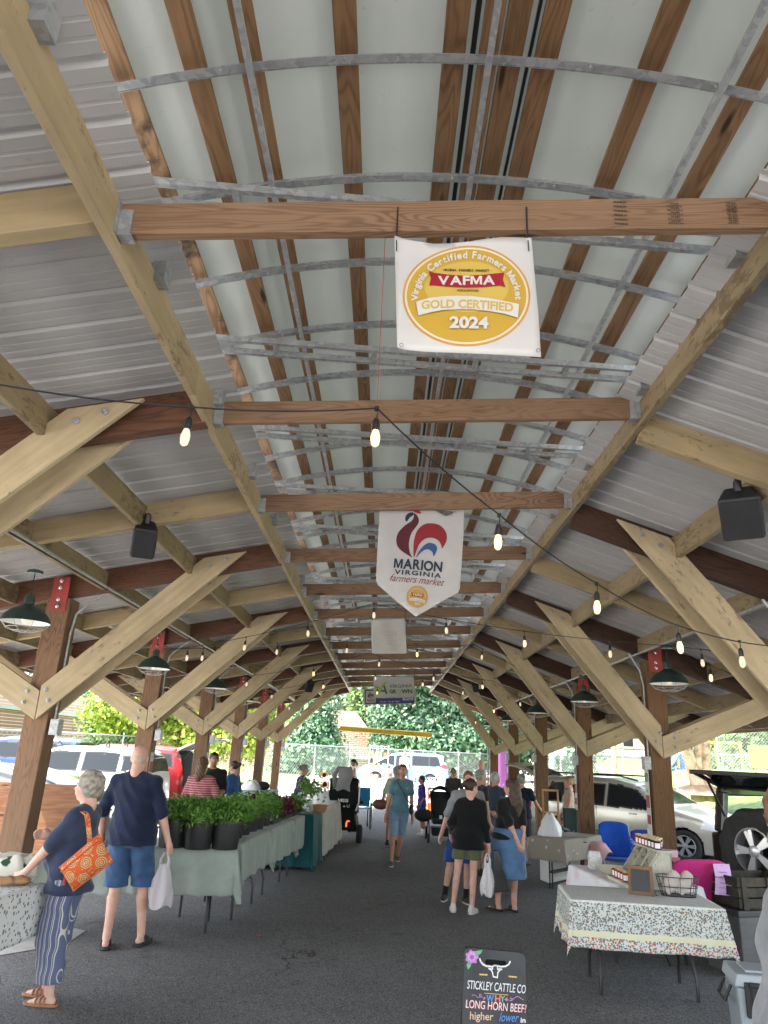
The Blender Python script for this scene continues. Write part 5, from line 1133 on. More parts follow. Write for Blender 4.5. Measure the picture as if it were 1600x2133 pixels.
# purple notice on the magenta chair
m=MB(); a_=[AY(1485,1799,7.36),AY(1519,1800,7.36),AY(1524,1866,7.30),AY(1489,1863,7.30)]
P4=[Vector(map(float,k_)) for k_ in a_]
def pn(u,v): 
    p=P4[0].lerp(P4[1],u).lerp(P4[3].lerp(P4[2],u),v); return (p.x,p.y-.03*math.sin(v*PI),p.z)
m.grid(pn,6,10); nb=m.build('paper_notice',plain('lilac paper',(.62,.42,.70),.8),None,solid=.0008); tag(nb,'lilac paper notice pinned to the magenta chair','notice')
m=MB()
for i,(tx,sz,vv) in enumerate((('~',.03,.06),('Powdered by',.018,.26),('Farm Market Fresh',.026,.42),('Local Market',.012,.47),('Homemade',.02,.60),('Jams & Preserves',.016,.76),('thank you for stopping by',.010,.94))):
    V,F=text_geo(tx,sz*.75,.02); W_=(P4[1]-P4[0]).length
    m.add([tuple(Vector(pn(.5+a/W_,vv-b/(P4[3]-P4[0]).length))+Vector((0,-.004,0))) for a,b in V],F)
m.build('lettering',plain('dark ink',(.03,.02,.05)),nb)
# grey weathered chest with a dark crate on top
q=AY(1552,1930,6.7); t=thing('weathered_chest','grey weathered chest standing between the floral table and the cooler','chest',(float(AY(1580,1930,7.4)[0])-.02,7.45,0),.30); m=MB(); m.box((0,0,.24),(.70,.45,.48)); ch=m.build('chest_body',painted('weathered grey paint',(.11,.11,.11),(.20,.11,.06),.60),t,bevel=.01); m=MB(); m.box((0,0,.505),(.74,.49,.05)); m.build('lid',simple('black lid',(.03,.03,.03),.6),t,bevel=.008); m=MB(); m.bx(-.20,-.14,-.235,-.226,.28,.37); m.build('latch',M['chrome'],t,bevel=.003)
t=thing('wooden_crate','dark slatted crate on top of the weathered chest','crate',(float(AY(1580,1930,7.4)[0]),7.45,.532),.30); dk=simple('old dark boards',(.035,.03,.018),.8,var=.5,sc=9,bump=.5)
for zz in (.05,.135,.22): m=MB(); m.box((0,-.20,zz),(.68,.018,.075)); m.build('board',dk,t,bevel=.003); m=MB(); m.box((0,.20,zz),(.68,.018,.075)); m.build('board',dk,t,bevel=.003); m=MB(); m.box((-.33,0,zz),(.018,.38,.075)); m.build('board',dk,t,bevel=.003); m=MB(); m.box((.33,0,zz),(.018,.38,.075)); m.build('board',dk,t,bevel=.003)
m=MB(); m.box((0,0,.008),(.64,.38,.015)); m.build('base_board',dk,t)
for sx_ in (-.28,.0,.28): m=MB(); m.box((sx_,-.215,.13),(.05,.014,.26)); m.build('batten',dk,t)
# cooler
cx_,cy_=2.66,5.55
t=thing('cooler','grey cooler box with black latches at the lower right','cooler',(cx_,cy_,0),-.20); t.scale=(.9,.9,.9); gp_=simple('grey plastic',(.24,.27,.29),.5,var=.06); m=MB(); m.box((0,0,.21),(.55,.38,.40),taper=1.06); m.build('cooler_body',gp_,t,bevel=.025); m=MB(); m.box((0,0,.455),(.61,.43,.08),taper=.94); m.box((0,0,.50),(.42,.26,.02)); m.build('lid',simple('grey plastic lid',(.30,.33,.35),.5,var=.05),t,bevel=.015)
for sx_ in (-.18,.16):
    m=MB(); m.box((sx_,-.222,.34),(.13,.03,.22)); l_=m.build('latch_recess',M['black_plastic'],t,bevel=.008); m=MB(); m.box((sx_,-.245,.35),(.05,.03,.20)); m.cyl((sx_-.035,-.25,.44),(sx_+.035,-.25,.44),.02,10); m.build('latch',M['rubber'],l_,bevel=.01)
m=MB(); m.tube([(-.31,-.1,.40),(-.36,-.1,.30),(-.36,.1,.30),(-.31,.1,.40)],.012,8); m.build('handle',M['black_plastic'],t,smooth=True)
# white carrier bag and easel on the card table
x,y=cTP[0]; m=MB(); m.grid(lambda u,v:(.17*math.cos(u*2*PI)*(1-.75*v**2)*(1+.10*math.sin(u*31+v*5)),.12*math.sin(u*2*PI)*(1-.75*v**2),.30*v+.02*math.sin(u*25)*v),40,10); o=m.build('carrier_bag',M['white_plastic'],None,(x-.28,y-.2,.668),smooth='all'); tag(o,'white plastic bag standing on the taupe flowered card table','bag')
t=thing('wooden_stand','small pale wooden drawer stand with an open frame on the card table','stand',(x-.12,y+.45,.668),.1); m=MB(); m.box((0,0,.08),(.28,.18,.16)); m.build('drawer_box',simple('light pine',(.42,.22,.09),.6,var=.2),t,bevel=.004)
for c_,d_ in (((-.12,0,.38),(.025,.025,.44)),((.12,0,.38),(.025,.025,.44)),((0,0,.60),(.265,.025,.03)),((0,0,.28),(.265,.025,.02))): m=MB(); m.box(c_,d_); m.build('frame_bar',simple('light pine',(.42,.22,.09)),t,bevel=.002)
m=MB(); m.grid(lambda u,v:((u-.5)*.45,(v-.5)*.6,.004+.006*math.sin(u*9)*math.sin(v*7)),10,10); o=m.build('paper_sheet',floral('patterned napkins',(.4,.37,.33),[((.1,.08,.07),.3,1)],30),None,(x+.1,y+.1,.668),.3); tag(o,'patterned napkins lying on the card table','napkins')
m=MB(); m.box((0,0,.18),(.5,.35,.36)); o=m.build('storage_box',M['white_plastic'],None,(x-.05,y+.25,0),.2,bevel=.01); tag(o,'white box stored under the card table','box')
# pink/purple banner (feather flag) beyond the posts
t=thing('feather_flag','tall purple fabric flag on a black frame between two right-hand posts','flag',(PX(1041,26),26.3,0)); m=MB(); m.tube([(-.36,0,0),(-.36,0,2.0),(-.30,0,2.12),(.3,0,2.16)],.03,8); m.build('frame',M['black_metal'],t,smooth=True); m=MB(); m.grid(lambda u,v:(-.3+u*.6,.03*math.sin(u*8),.5+v*1.55),10,10)
t2=NT('purple fabric'); v=t2.coord(rnd=False); t2.base(t2.mix(vor(t2,v,1.4,(0,0,0),.42,.02),(.22,.06,.22),(.40,.26,.42)),.7); m.build('flag_cloth',t2.m,t,solid=.003)
# traffic cones
def cone(lab,px,Y):
    t=thing('traffic_cone',lab,'cone',(PX(px,Y),Y,0),0,'traffic cones'); m=MB(); m.box((0,0,.02),(.36,.36,.04)); m.build('base',plain('cone orange',(.85,.13,.02),.5),t,bevel=.01)
    m=MB(); m.lathe([(.14,.04),(.105,.22)],n=20); m.lathe([(.08,.36),(.055,.50)],n=20); m.lathe([(.04,.60),(.022,.72),(.001,.72)],n=20); m.build('cone_body',plain('cone orange',(.85,.13,.02),.5),t,smooth=True)
    m=MB(); m.lathe([(.105,.22),(.08,.36)],n=20); m.lathe([(.055,.50),(.04,.60)],n=20); m.build('reflective_band',M['white_plastic'],t,smooth=True)
cone('orange cone with white bands left of the stroller',897,25.5); cone('orange cone beside the beige car, partly hidden by a post',1128,19.8)
# debris
q=G(543,1949); m=MB(); m.grid(lambda u,v:((u-.5)*.09,(v-.5)*.02,.004+.008*math.sin(u*6+v)),8,3); o=m.build('wrapper_scrap',plain('red plastic',(.45,.03,.02),.4),None,(float(q[0]),float(q[1]),0),.1,solid=.001); tag(o,'small red wrapper scrap lying on the asphalt aisle','litter')
# plywood board
t=thing('plywood_board','large stained plywood sheet standing on edge behind the left table','board',(0,0,0)); pw=wood('stained plywood',(.09,.033,.015),(.27,.12,.05),9)
x1=PX(208,10.2); m=MB(); m.box((1.5,0,0),(3.0,.02,1.12)); o=m.build('plywood_sheet',pw,t,bevel=.002); o.location=(x1-3.0,10.3,.58)
m=MB(); m.bx(x1-3.0,x1,10.26,10.34,0,.025); m.build('bottom_strip',M['black_plastic'],t)
# ================================================================ things hung under the roof
def pendant(lab,px,py,Y,ztop,s=1.0):
    q=AY(px,py,Y); x,z=float(q[0]),float(q[2]); t=thing('pendant_lamp',lab,'lamp',(x,Y,z),0,'green barn lamps with wire guards')
    R_=.215*s
    m=MB(); m.lathe([(.035,.20),(.045,.17),(.045,.115),(.075,.095),(.14,.06),(.19,.01),(R_,-.045),(R_+.004,-.05),(R_-.004,-.052)],n=36,cap=False); m.lathe([(.001,.20),(.035,.20)],n=36,cap=False); sh=m.build('lamp_shade',M['lamp_green'],t,smooth=True)
    m=MB(); m.lathe([(R_-.005,-.050),(.18,.005),(.13,.05),(.07,.082),(.001,.09)],n=36,cap=False); m.build('shade_lining',M['lamp_white'],sh,smooth=True)
    m=MB(); m.ball((0,0,.0),(.045,.045,.06),14,9); m.build('bulb',M['bulb_glass'],t,smooth=True)
    m=MB()
    for k in range(8):
        a=k/8*2*PI; m.tube([(R_*math.cos(a),R_*math.sin(a),-.05),(R_*.75*math.cos(a),R_*.75*math.sin(a),-.105),(R_*.3*math.cos(a),R_*.3*math.sin(a),-.135),(0,0,-.14)],.0025,5)
    for rr_,zz in ((.16,-.105),(.09,-.13)): m.tube([(rr_*math.cos(k/20*2*PI),rr_*math.sin(k/20*2*PI),zz) for k in range(20)],.0025,5,closed=True)
    m.build('wire_guard',M['galv'],t,smooth=True)
    m=MB(); m.cyl((0,0,.2),(0,0,ztop-z),.006,6); m.build('cord',M['black_plastic'],t); m=MB(); m.lathe([(.07,ztop-z-.03),(.07,ztop-z-.005),(.03,ztop-z+.01)],n=20); m.build('ceiling_rose',M['lamp_green'],t,smooth=True)
NM=['nearest','second','third','fourth','fifth','sixth']
for i in range(6):
    Y=6.5+3.4*i; pendant('green barn lamp with wire guard, %s on the left side'%NM[i],(55,322,449,519,565,597)[i] if i<3 else 797-3.03*1500/(.948*Y),(1285,1385,1428,1455,1475,1490)[i],Y,zl(-2.9)+0,1.0)
for i in range(5):
    Y=8.4+3.4*i; pendant('green barn lamp with wire guard, %s on the right side'%NM[i],(1393,1217,1120,1062,1022)[i],(1415,1455,1480,1497,1508)[i],Y,zr(3.15),1.0)
def speaker(lab,px,py,Y,rz,w_=.20,h=.27,up=.0,til=.7):
    q=AY(px,py,Y); t=thing('loudspeaker',lab,'speaker',tuple(map(float,q)),rz,'black outdoor speakers'); R=Rx(til)
    m=MB(); P=[(-w_/2,-.02),(w_/2,-.02),(w_*.34,.19),(-w_*.34,.19)]
    V=[R@Vector((a,b,z)) for z in (-h/2,h/2) for a,b in P]; m.add(V,[(3,2,1,0),(4,5,6,7),(0,1,5,4),(1,2,6,5),(2,3,7,6),(3,0,4,7)]); m.build('cabinet',simple('black speaker shell',(.014,.015,.017),.6,var=.1),t,bevel=.025)
    m=MB(); m.box(R@Vector((0,-.03,0)),(w_*.86,.02,h*.88),R); m.build('grille',simple('speaker mesh',(.02,.02,.022),.9),t,bevel=.008)
    m=MB(); m.tube([R@Vector((0,.10,h/2)),R@Vector((0,.12,h/2+.05)),(0,.1,h/2+.14+up)],.025,8); m.build('bracket',M['black_metal'],t,smooth=True)
speaker('black speaker under the left roof, facing down the aisle',300,1132,5.6,.35)
speaker('black speaker under the right roof, nearest the camera',1545,1080,4.35,-.5,.26,.30)
speaker('small black speaker far down the right side of the aisle',992,1432,18.5,-.4)
speaker('small black speaker far down the left side of the aisle',645,1432,18.5,.4)
# ---------- string lights
def string(lab,pts,nb,seed=0,on=True,size=1.0,first=None):
    t=thing('string_lights',lab,'string lights',tuple(pts[0]),0,'strings of bulbs zigzagging under the roof'); o0=Vector(pts[0]); P=[]
    for a,b in zip(pts[:-1],pts[1:]):
        a=Vector(a);b=Vector(b); L=(b-a).length
        for k in range(9):
            f=k/8
            if k<8 or b==Vector(pts[-1]): P.append(a.lerp(b,f)-Vector((0,0,.035*L*.6*4*f*(1-f)))-o0)
    m=MB(); m.tube(P,.0042,6); m.build('cable',M['black_plastic'],t)
    if first: pos=[Vector(p)-o0 for p in first]
    else:
        cum=[0]
        for a,b in zip(P[:-1],P[1:]): cum.append(cum[-1]+(b-a).length)
        pos=[]
        for i in range(nb):
            d=cum[-1]*(i+.5)/nb
            for k in range(len(P)-1):
                if cum[k]<=d<=cum[k+1]: pos.append(P[k].lerp(P[k+1],(d-cum[k])/(cum[k+1]-cum[k]))); break
    rr=random.Random(seed)
    for p in pos:
        R=Matrix.Rotation(rr.uniform(-.08,.08),3,'X')@Matrix.Rotation(rr.uniform(-.08,.08),3,'Y'); 
        e=bpy.data.objects.new('bulb_fitting',None); COL.objects.link(e); e.parent=t; e.location=p
        m=MB(); m.cyl((0,0,.006),(0,0,-.012),.011,8); m.tube([(0,0,0),(.004,0,-.03),(0,0,-.055)],.003,5); m.lathe([(.008,-.05),(.014,-.06),(.0165,-.075),(.0165,-.105),(.014,-.107)],n=14); m.v=[tuple(R@Vector(q)) for q in m.v]; m.build('socket',M['black_plastic'],e,smooth=True)
        m=MB(); m.lathe([(.011,-.105),(.014,-.112),(.020,-.135),(.020,-.152),(.016,-.175),(.006,-.184),(.001,-.185)],n=14); m.v=[tuple(R@Vector(q)) for q in m.v]; m.build('bulb',M['bulb_on'] if rr.random()<.5 else M['bulb_glass'],e,smooth=True)
    return t
fp=[AY(-60,790,2.5),AY(400,848,2.75),AY(785,850,2.8),AY(1040,1072,3.45),AY(1243,1215,4.1),AY(1410,1302,4.7),AY(1600,1345,5.2)]
fp=[tuple(map(float,p)) for p in fp]
T_=string('nearest string of bulbs, crossing above the aisle in front of the second beam',fp,6,1,first=fp[1:6]+[tuple(map(float,AY(1540,1335,5.05)))])
m=MB(); m.cyl((0,0,0),(0,0,1.0),.0015,4); q=fp[2]; o=m.build('hanging_string',plain('red twine',(.35,.06,.04),.8),T_); o.location=Vector(q)-Vector(fp[0])
lines=[[(-3.2,10.3,2.95),(-.2,9.0,3.50),(3.2,7.9,2.95),(4.4,6.8,2.75)],[(-3.2,10.4,3.0),(-1.2,11.6,3.42),(1.5,12.3,3.52),(3.2,12.9,2.9)],[(-3.2,13.9,2.9),(-.3,13.0,3.4),(2.2,15.0,3.2),(3.3,16.2,2.85)],[(-3.2,17.3,2.9),(-.5,16.2,3.45),(1.6,17.6,3.45),(3.2,19.3,2.85)],[(-3.2,20.7,2.85),(-.3,19.0,3.35),(3.2,22.7,2.8)],[(-3.2,24.0,2.9),(0,22.3,3.2),(3.2,24.0,2.75)],[(3.2,7.9,2.9),(4.6,8.6,2.6),(5.3,9.3,2.4)]]
lb=['second nearest string of bulbs, from the second left post to the right roof edge','string of bulbs slanting right below the faded gold banner','string of bulbs crossing the aisle between the third posts','string of bulbs crossing just in front of the green-lettered banner','string of bulbs crossing behind the green-lettered banner','farthest string of bulbs, across the far end of the pavilion','short string of bulbs under the right eave by the nearest right lamp']
for i,(L_,l2) in enumerate(zip(lines,lb)): string(l2,L_,(9,6,6,6,6,6,3)[i],10+i)
# ================================================================ banners
class Art:
    def __init__(s,root,Y,ox,oy,zf,wave):
        s.root=root;s.Y=Y;s.o=(ox,oy,zf);s.wave=wave;s.k=0
    def P(s,zx,zy): q=AY(s.o[0]+zx/s.o[2],s.o[1]+zy/s.o[2],s.Y); return float(q[0]),float(q[2])
    def emit(s,name,V2,F,mat,pix=True,parent=None,lay=None):
        import bmesh
        s.k+=1; lay=s.k if lay is None else lay
        pts=[s.P(a,b) for a,b in V2] if pix else V2
        bm=bmesh.new(); vs=[bm.verts.new((a,0,b)) for a,b in pts]
        for f in F:
            try: bm.faces.new([vs[i] for i in f])
            except Exception: pass
        xs=[p[0] for p in pts]; zs=[p[1] for p in pts]; st=.035
        for ax,lo,hi in ((0,min(xs),max(xs)),(2,min(zs),max(zs))):
            c=math.ceil(lo/st)*st
            while c<hi:
                co=[0,0,0];co[ax]=c;no=[0,0,0];no[ax]=1
                bmesh.ops.bisect_plane(bm,geom=bm.verts[:]+bm.edges[:]+bm.faces[:],plane_co=co,plane_no=no); c+=st
        for v_ in bm.verts: v_.co.y=s.Y+s.wave(v_.co.x,v_.co.z)-(.0012*lay)
        for f in bm.faces:
            if f.normal.y>0: f.normal_flip()
        me=bpy.data.meshes.new(name); bm.to_mesh(me); bm.free(); o=link(name,me,mat,parent or s.root)
        me.polygons.foreach_set('use_smooth',[True]*len(me.polygons)); return o
    def poly(s,name,pts,mat,**k): return s.emit(name,pts,[tuple(range(len(pts)))],mat,**k)
    def disc(s,name,cx,cy,rx,ry,mat,hole=None,rot=0,**k):
        n=64; V=[];
        for i in range(n):
            a=i/n*2*PI; x,y=rx*math.cos(a),ry*math.sin(a); V.append((cx+x*math.cos(rot)-y*math.sin(rot),cy+x*math.sin(rot)+y*math.cos(rot)))
        if hole:
            for i in range(n):
                a=i/n*2*PI; x,y=(rx-hole)*math.cos(a),(ry-hole)*math.sin(a); V.append((cx+x*math.cos(rot)-y*math.sin(rot),cy+x*math.sin(rot)+y*math.cos(rot)))
            return s.emit(name,V,[(i,(i+1)%n,n+(i+1)%n,n+i) for i in range(n)],mat,**k)
        return s.poly(name,V,mat,**k)
    def text(s,txt,cx,cy,wpx,hpx,mat,rot=0,bold=.02,mirror=False,space=1.0,shear=0,curve=0,**k):
        V,F=text_geo(txt,1.0,bold,space=space,shear=shear); x0=min(v_[0] for v_ in V);x1=max(v_[0] for v_ in V);y0=min(v_[1] for v_ in V);y1=max(v_[1] for v_ in V)
        out=[]
        for a,b in V:
            u=((a-x0)/(x1-x0)-.5)*wpx*(-1 if mirror else 1); v_=-((b-y0)/(y1-y0)-.5)*hpx+curve*(2*u/wpx)**2
            out.append((cx+u*math.cos(rot)-v_*math.sin(rot),cy+u*math.sin(rot)+v_*math.cos(rot)))
        return s.emit('lettering',out,F,mat,**k)
    def arc(s,txt,cx,cy,rx,ry,a0,a1,size,mat,bold=.02,**k):
        cu=[text_geo(c,1.0,bold) if c!=' ' else None for c in txt]; ws=[(max(v_[0] for v_ in g[0])-min(v_[0] for v_ in g[0]) if g else .28) for g in cu]; tot=sum(ws)+.09*len(ws); pos=0; V=[];F=[]
        asc=.36
        for g,w_ in zip(cu,ws):
            mid=(pos+w_/2)/tot; pos+=w_+.09
            if not g: continue
            a=a0+(a1-a0)*mid; ca,sa=math.cos(a),math.sin(a); x0=min(v_[0] for v_ in g[0]); n=len(V)
            ang=math.atan2(ca*ry,-(-sa*rx)) 
            tx,ty=-sa*rx*(1 if a1>a0 else -1),ca*ry*(1 if a1>a0 else -1); L=math.hypot(tx,ty); tx/=L;ty/=L; nx,ny=ty,-tx
            for p,q in g[0]:
                u=(p-x0-w_/2)*size; v_=q*size; V.append((cx+rx*ca+tx*u+nx*v_,cy+ry*sa+ty*u+ny*v_))
            F+=[tuple(i+n for i in f) for f in g[1]]
        return s.emit('lettering',V,F,mat,**k)
vinyl=lambda n,c:plain(n,c,.42,0,.4)
Wt=simple('white vinyl',(.46,.445,.43),.45,var=.05,sc=3); gold=vinyl('gold ink',(.42,.26,.03)); gold2=vinyl('pale gold ink',(.47,.33,.07)); ochre=vinyl('ochre ink',(.46,.23,.05)); redi=vinyl('dark red ink',(.26,.01,.02)); inkk=vinyl('black ink',(.02,.02,.02)); wink=vinyl('white ink',(.50,.48,.46)); cream_i=vinyl('cream ink',(.55,.50,.40))
def hang_root(name,lab,tie): 
    t=thing(name,lab,'banner',(0,0,0)); return t
def sheet(A,outline,mat,name='vinyl_sheet'):
    o=A.poly(name,outline,mat,lay=0); m_=o.modifiers.new('s','SOLIDIFY'); m_.thickness=.0012; m_.offset=1; return o
# banner 1 (zoom of 800..1150 x 460..760 at 4.571)
t=hang_root('banner','white banner with a gold round market emblem, tied to the nearest full beam',0)
w1=lambda x,z:.008*math.sin(x*14)*max(0,(z-3.35))*3-.02*max(0,(z-3.58))*2
A=Art(t,2.318,800,460,4.571,w1)
top=[(100,148),(180,172),(300,190),(480,210),(640,212),(800,205),(950,188),(1100,172),(1250,165),(1405,163)]
sheet(A,top+[(1440,560),(1470,900),(1494,1298),(1200,1280),(800,1262),(400,1248),(200,1230),(125,1205),(118,900),(108,500)],Wt)
A.disc('gold_ring',785,722,608,478,ochre,hole=22); A.disc('gold_ring',785,722,588,458,cream_i,hole=20); A.disc('gold_field',785,722,568,440,gold); A.disc('gold_field',785,640,400,240,gold2)
A.arc('Virginia Certified Farmers Market',785,740,490,400,math.radians(176),math.radians(364),92,wink,.03)
A.text('· VIRGINIA · FARMERS · MARKET ·',778,485,470,26,inkk,rot=.04); A.text('· ASSOCIATION ·',795,678,240,22,inkk,rot=.03)
A.poly('ribbon',[(424,490),(470,505),(600,525),(780,540),(960,532),(1140,512),(1128,580),(1153,648),(1100,632),(950,648),(780,652),(600,640),(470,625),(430,630),(446,560)],redi)
A.text('VAFMA',782,585,540,88,wink,bold=.03,rot=.005)
A.poly('white_scroll',[(305,790),(420,755),(560,738),(700,732),(840,738),(1000,755),(1150,785),(1280,812),(1270,942),(1150,905),(1000,878),(840,862),(700,860),(560,868),(440,890),(325,920)],wink)
A.text('GOLD CERTIFIED',790,812,870,84,gold2,bold=.03,rot=.03,curve=24); A.text('2024',805,990,370,115,wink,bold=.04,rot=.015)
for gx_,gy_ in ((165,1205),(1458,1258)): A.disc('grommet',gx_,gy_,22,20,M['chrome'],hole=9)
m=MB()
for px,pz in ((826,.0),(1101,0)):
    q=AY(px,497,2.30); x=float(q[0]); z=float(q[2]); m.bar((x,2.322,z+.0),(x,2.322,z+.17),.006,.003); m.bar((x,2.322,z+.17),(x,2.370,z+.17),.006,.003); m.bar((x,2.370,z+.17),(x,2.370,z-.02),.006,.003); m.bar((x,2.322,z-.02),(x,2.37,z-.02),.006,.003); m.bar((x,2.31,z),(x+.002,2.31,z-.05),.004,.003)
m.build('cable_ties',M['black_plastic'],t)
# banner 2
t=hang_root('banner','white pennant banner with a rooster emblem and town name hung behind the third beam',0)
w2=lambda x,z:.010*math.sin(x*11+1)+.008*math.sin(x*23)
A=Art(t,5.83,740,1040,6.154,w2)
sheet(A,[(322,20),(600,20),(1000,110),(1060,170),(1160,222),(1240,190),(1300,120),(1330,60),(1400,60),(1395,400),(1370,800),(1345,1140),(1325,1190),(775,1508),(290,1100),(268,1040),(280,700),(300,400)],Wt)
navy=vinyl('navy ink',(.012,.025,.055)); mar=vinyl('maroon ink',(.075,.008,.015)); rd=vinyl('red ink',(.40,.02,.02)); bl=vinyl('blue ink',(.03,.08,.20))
def bez(pts,n=10):
    """closed smooth outline through points (Catmull-Rom)"""
    out=[];m_=len(pts)
    for i in range(m_):
        p0,p1,p2,p3=[pts[(i+k-1)%m_] for k in range(4)]
        if len(p1)>2 or False: pass
        for k in range(n):
            f=k/n; out.append(tuple(.5*((2*p1[j])+(-p0[j]+p2[j])*f+(2*p0[j]-5*p1[j]+4*p2[j]-p3[j])*f*f+(-p0[j]+3*p1[j]-3*p2[j]+p3[j])*f**3) for j in (0,1)))
    return out
def rooster(A,S=lambda p:p,lay=None,cols=(mar,rd,bl,navy)):
    A.poly('rooster_body',[S(p) for p in bez([(752,180),(800,225),(815,290),(790,345),(720,440),(690,560),(700,680),(730,748),(690,725),(600,660),(540,590),(528,500),(560,410),(640,330),(720,280),(750,230)],6)],cols[0])
    A.poly('rooster_neck',[S(p) for p in bez([(735,170),(745,205),(700,235),(665,280),(645,270),(645,220),(680,180)],6)],cols[3])
    A.poly('rooster_comb',[S(p) for p in bez([(690,128),(760,118),(815,130),(820,150),(845,178),(825,192),(780,180),(740,152),(700,150)],5)],cols[1])
    A.poly('tail_feather',[S(p) for p in bez([(752,750),(745,640),(755,520),(800,400),(890,325),(1000,312),(1100,350),(1165,440),(1168,540),(1110,638),(1100,590),(1060,530),(985,497),(900,510),(830,570),(790,650)],6)],cols[1] if cols[0]!=mar else vinyl('deep red ink',(.24,.015,.02)))
    A.poly('tail_feather',[S(p) for p in bez([(776,760),(820,670),(890,590),(960,562),(1030,590),(1048,650),(1005,735),(990,685),(950,652),(900,650),(840,690)],6)],cols[2])
rooster(A)
A.text('MARION',806,845,620,135,navy,rot=.10,bold=.035); A.text('VIRGINIA',802,955,600,62,navy,rot=.105,bold=.03,space=1.25); A.text('farmers market',795,1035,700,95,vinyl('script red ink',(.20,.01,.02)),rot=.11,bold=-.005,shear=.45)
A.disc('gold_ring',793,1255,135,141,ochre,hole=10); A.disc('gold_field',793,1255,122,128,gold); A.arc('Virginia Certified Farmers Market',793,1258,106,108,math.radians(176),math.radians(364),21,wink)
A.poly('ribbon',[(720,1200),(875,1222),(872,1268),(722,1245)],redi); A.text('VAFMA',798,1232,130,34,wink,rot=.14,bold=.05); A.poly('white_scroll',[(690,1272),(780,1272),(895,1300),(888,1340),(780,1316),(692,1304)],wink); A.text('GOLD CERTIFIED',792,1305,180,17,gold,rot=.16); A.text('2024',792,1350,76,36,wink,rot=.1,bold=.04)
A.disc('grommet',776,1490,12,12,M['chrome'],hole=5)
# banner 3: seen from its back, faded print showing through
t=hang_root('banner','square banner seen from behind with its gold emblem showing faintly through',0)
A=Art(t,10.82,740,1270,10.0,lambda x,z:.006*math.sin(x*20+z*9))
ghost=vinyl('print showing through',(.42,.38,.30)); ghost2=vinyl('red print showing through',(.40,.35,.34)); 
sheet(A,[(335,205),(600,195),(900,190),(1045,180),(1055,500),(1078,900),(1040,915),(700,918),(400,915),(350,905),(340,600)],Wt)
A.disc('emblem_ring',700,555,325,340,ghost,hole=8); A.disc('emblem_field',700,560,300,312,vinyl('faint gold print',(.44,.41,.36))); A.poly('ribbon',[(530,450),(700,462),(880,445),(870,535),(700,545),(540,530)],ghost2); A.text('VAFMA',700,497,270,55,Wt,mirror=True,bold=.04); A.poly('white_scroll',[(430,640),(700,605),(975,640),(960,720),(700,680),(445,715)],Wt); A.text('GOLD CERTIFIED',700,650,420,40,ghost,mirror=True); A.text('2024',700,765,150,55,Wt,mirror=True)
m=MB()
for px in (776,844): q=AY(px,1290,10.81); m.bar((float(q[0]),10.80,float(q[2])-.02),(float(q[0]),10.80,float(q[2])+.16),.01,.004)
m.build('cable_ties',M['black_plastic'],t)
# banner 4 & 5
t=hang_root('banner','white banner lettered grey and green with a green check-mark, far down the aisle',0)
A=Art(t,19.2,740,1270,10.0,lambda x,z:.010*math.sin(x*9+z*5))
gr1=vinyl('dark green ink',(.05,.12,.06)); gr2=vinyl('lime ink',(.32,.42,.05)); gry=vinyl('grey ink',(.12,.13,.14))
sheet(A,[(382,1405),(500,1392),(810,1398),(1000,1385),(1215,1385),(1235,1600),(1228,1818),(1000,1835),(800,1830),(600,1845),(392,1838),(380,1600)],Wt)
A.poly('check_mark',[(398,1600),(455,1590),(490,1680),(560,1560),(640,1490),(680,1480),(600,1590),(545,1690),(520,1760),(470,1760)],gr2); A.poly('letter_a',[(575,1600),(615,1570),(675,1755),(630,1755),(618,1712),(555,1712),(530,1700),(545,1670),(605,1670),(592,1620)],gr1)
A.text('VIRGINIA',950,1590,480,68,gry,bold=.02,rot=-.03); A.text('GR',785,1705,150,85,gr1,bold=.05); A.disc('letter_o',905,1705,45,45,gr2,hole=18); A.text('WN',1075,1700,230,88,gr1,bold=.05)
m=MB()
for px in (779,821,863): q=AY(px,1409,19.19); m.bar((float(q[0]),19.18,float(q[2])-.02),(float(q[0]),19.18,float(q[2])+.18),.012,.004)
m.build('cable_ties',M['black_plastic'],t)
t=hang_root('banner','navy and white banner partly hidden below the green-lettered one',0)
A=Art(t,22.5,740,1270,10.0,lambda x,z:.008*math.sin(x*6)); nv=vinyl('violet blue ink',(.045,.045,.22))
sheet(A,[(170,1640),(700,1640),(1262,1630),(1270,1950),(700,1975),(175,1985)],Wt); A.poly('blue_field',[(205,1665),(1230,1650),(1232,1945),(208,1968)],nv); A.poly('white_panel',[(225,1690),(428,1690),(428,1945),(225,1945)],wink)
rooster(A,S=lambda p:(265+(p[0]-528)*.19,1712+(p[1]-118)*.215)); A.text('MARION',325,1882,150,30,inkk,bold=.03); A.text('VIRGINIA',325,1915,140,16,inkk)
A.text('Fresh Foods and More',690,1825,480,34,wink,bold=.02); A.text('Buy $1, Get $1 FREE',720,1918,400,40,wink,bold=.03); A.poly('white_panel',[(990,1780),(1210,1775),(1210,1885),(990,1890)],wink); A.text('VIRGINIA',1100,1825,180,26,nv,bold=.03); A.text('FRESH MATCH',1100,1862,170,20,nv,bold=.03)
m=MB()
for x_ in (-.55,.9): m.bar((x_,22.5,3.5),(x_,22.5,3.72),.01,.004)
m.build('cable_ties',M['black_plastic'],t)
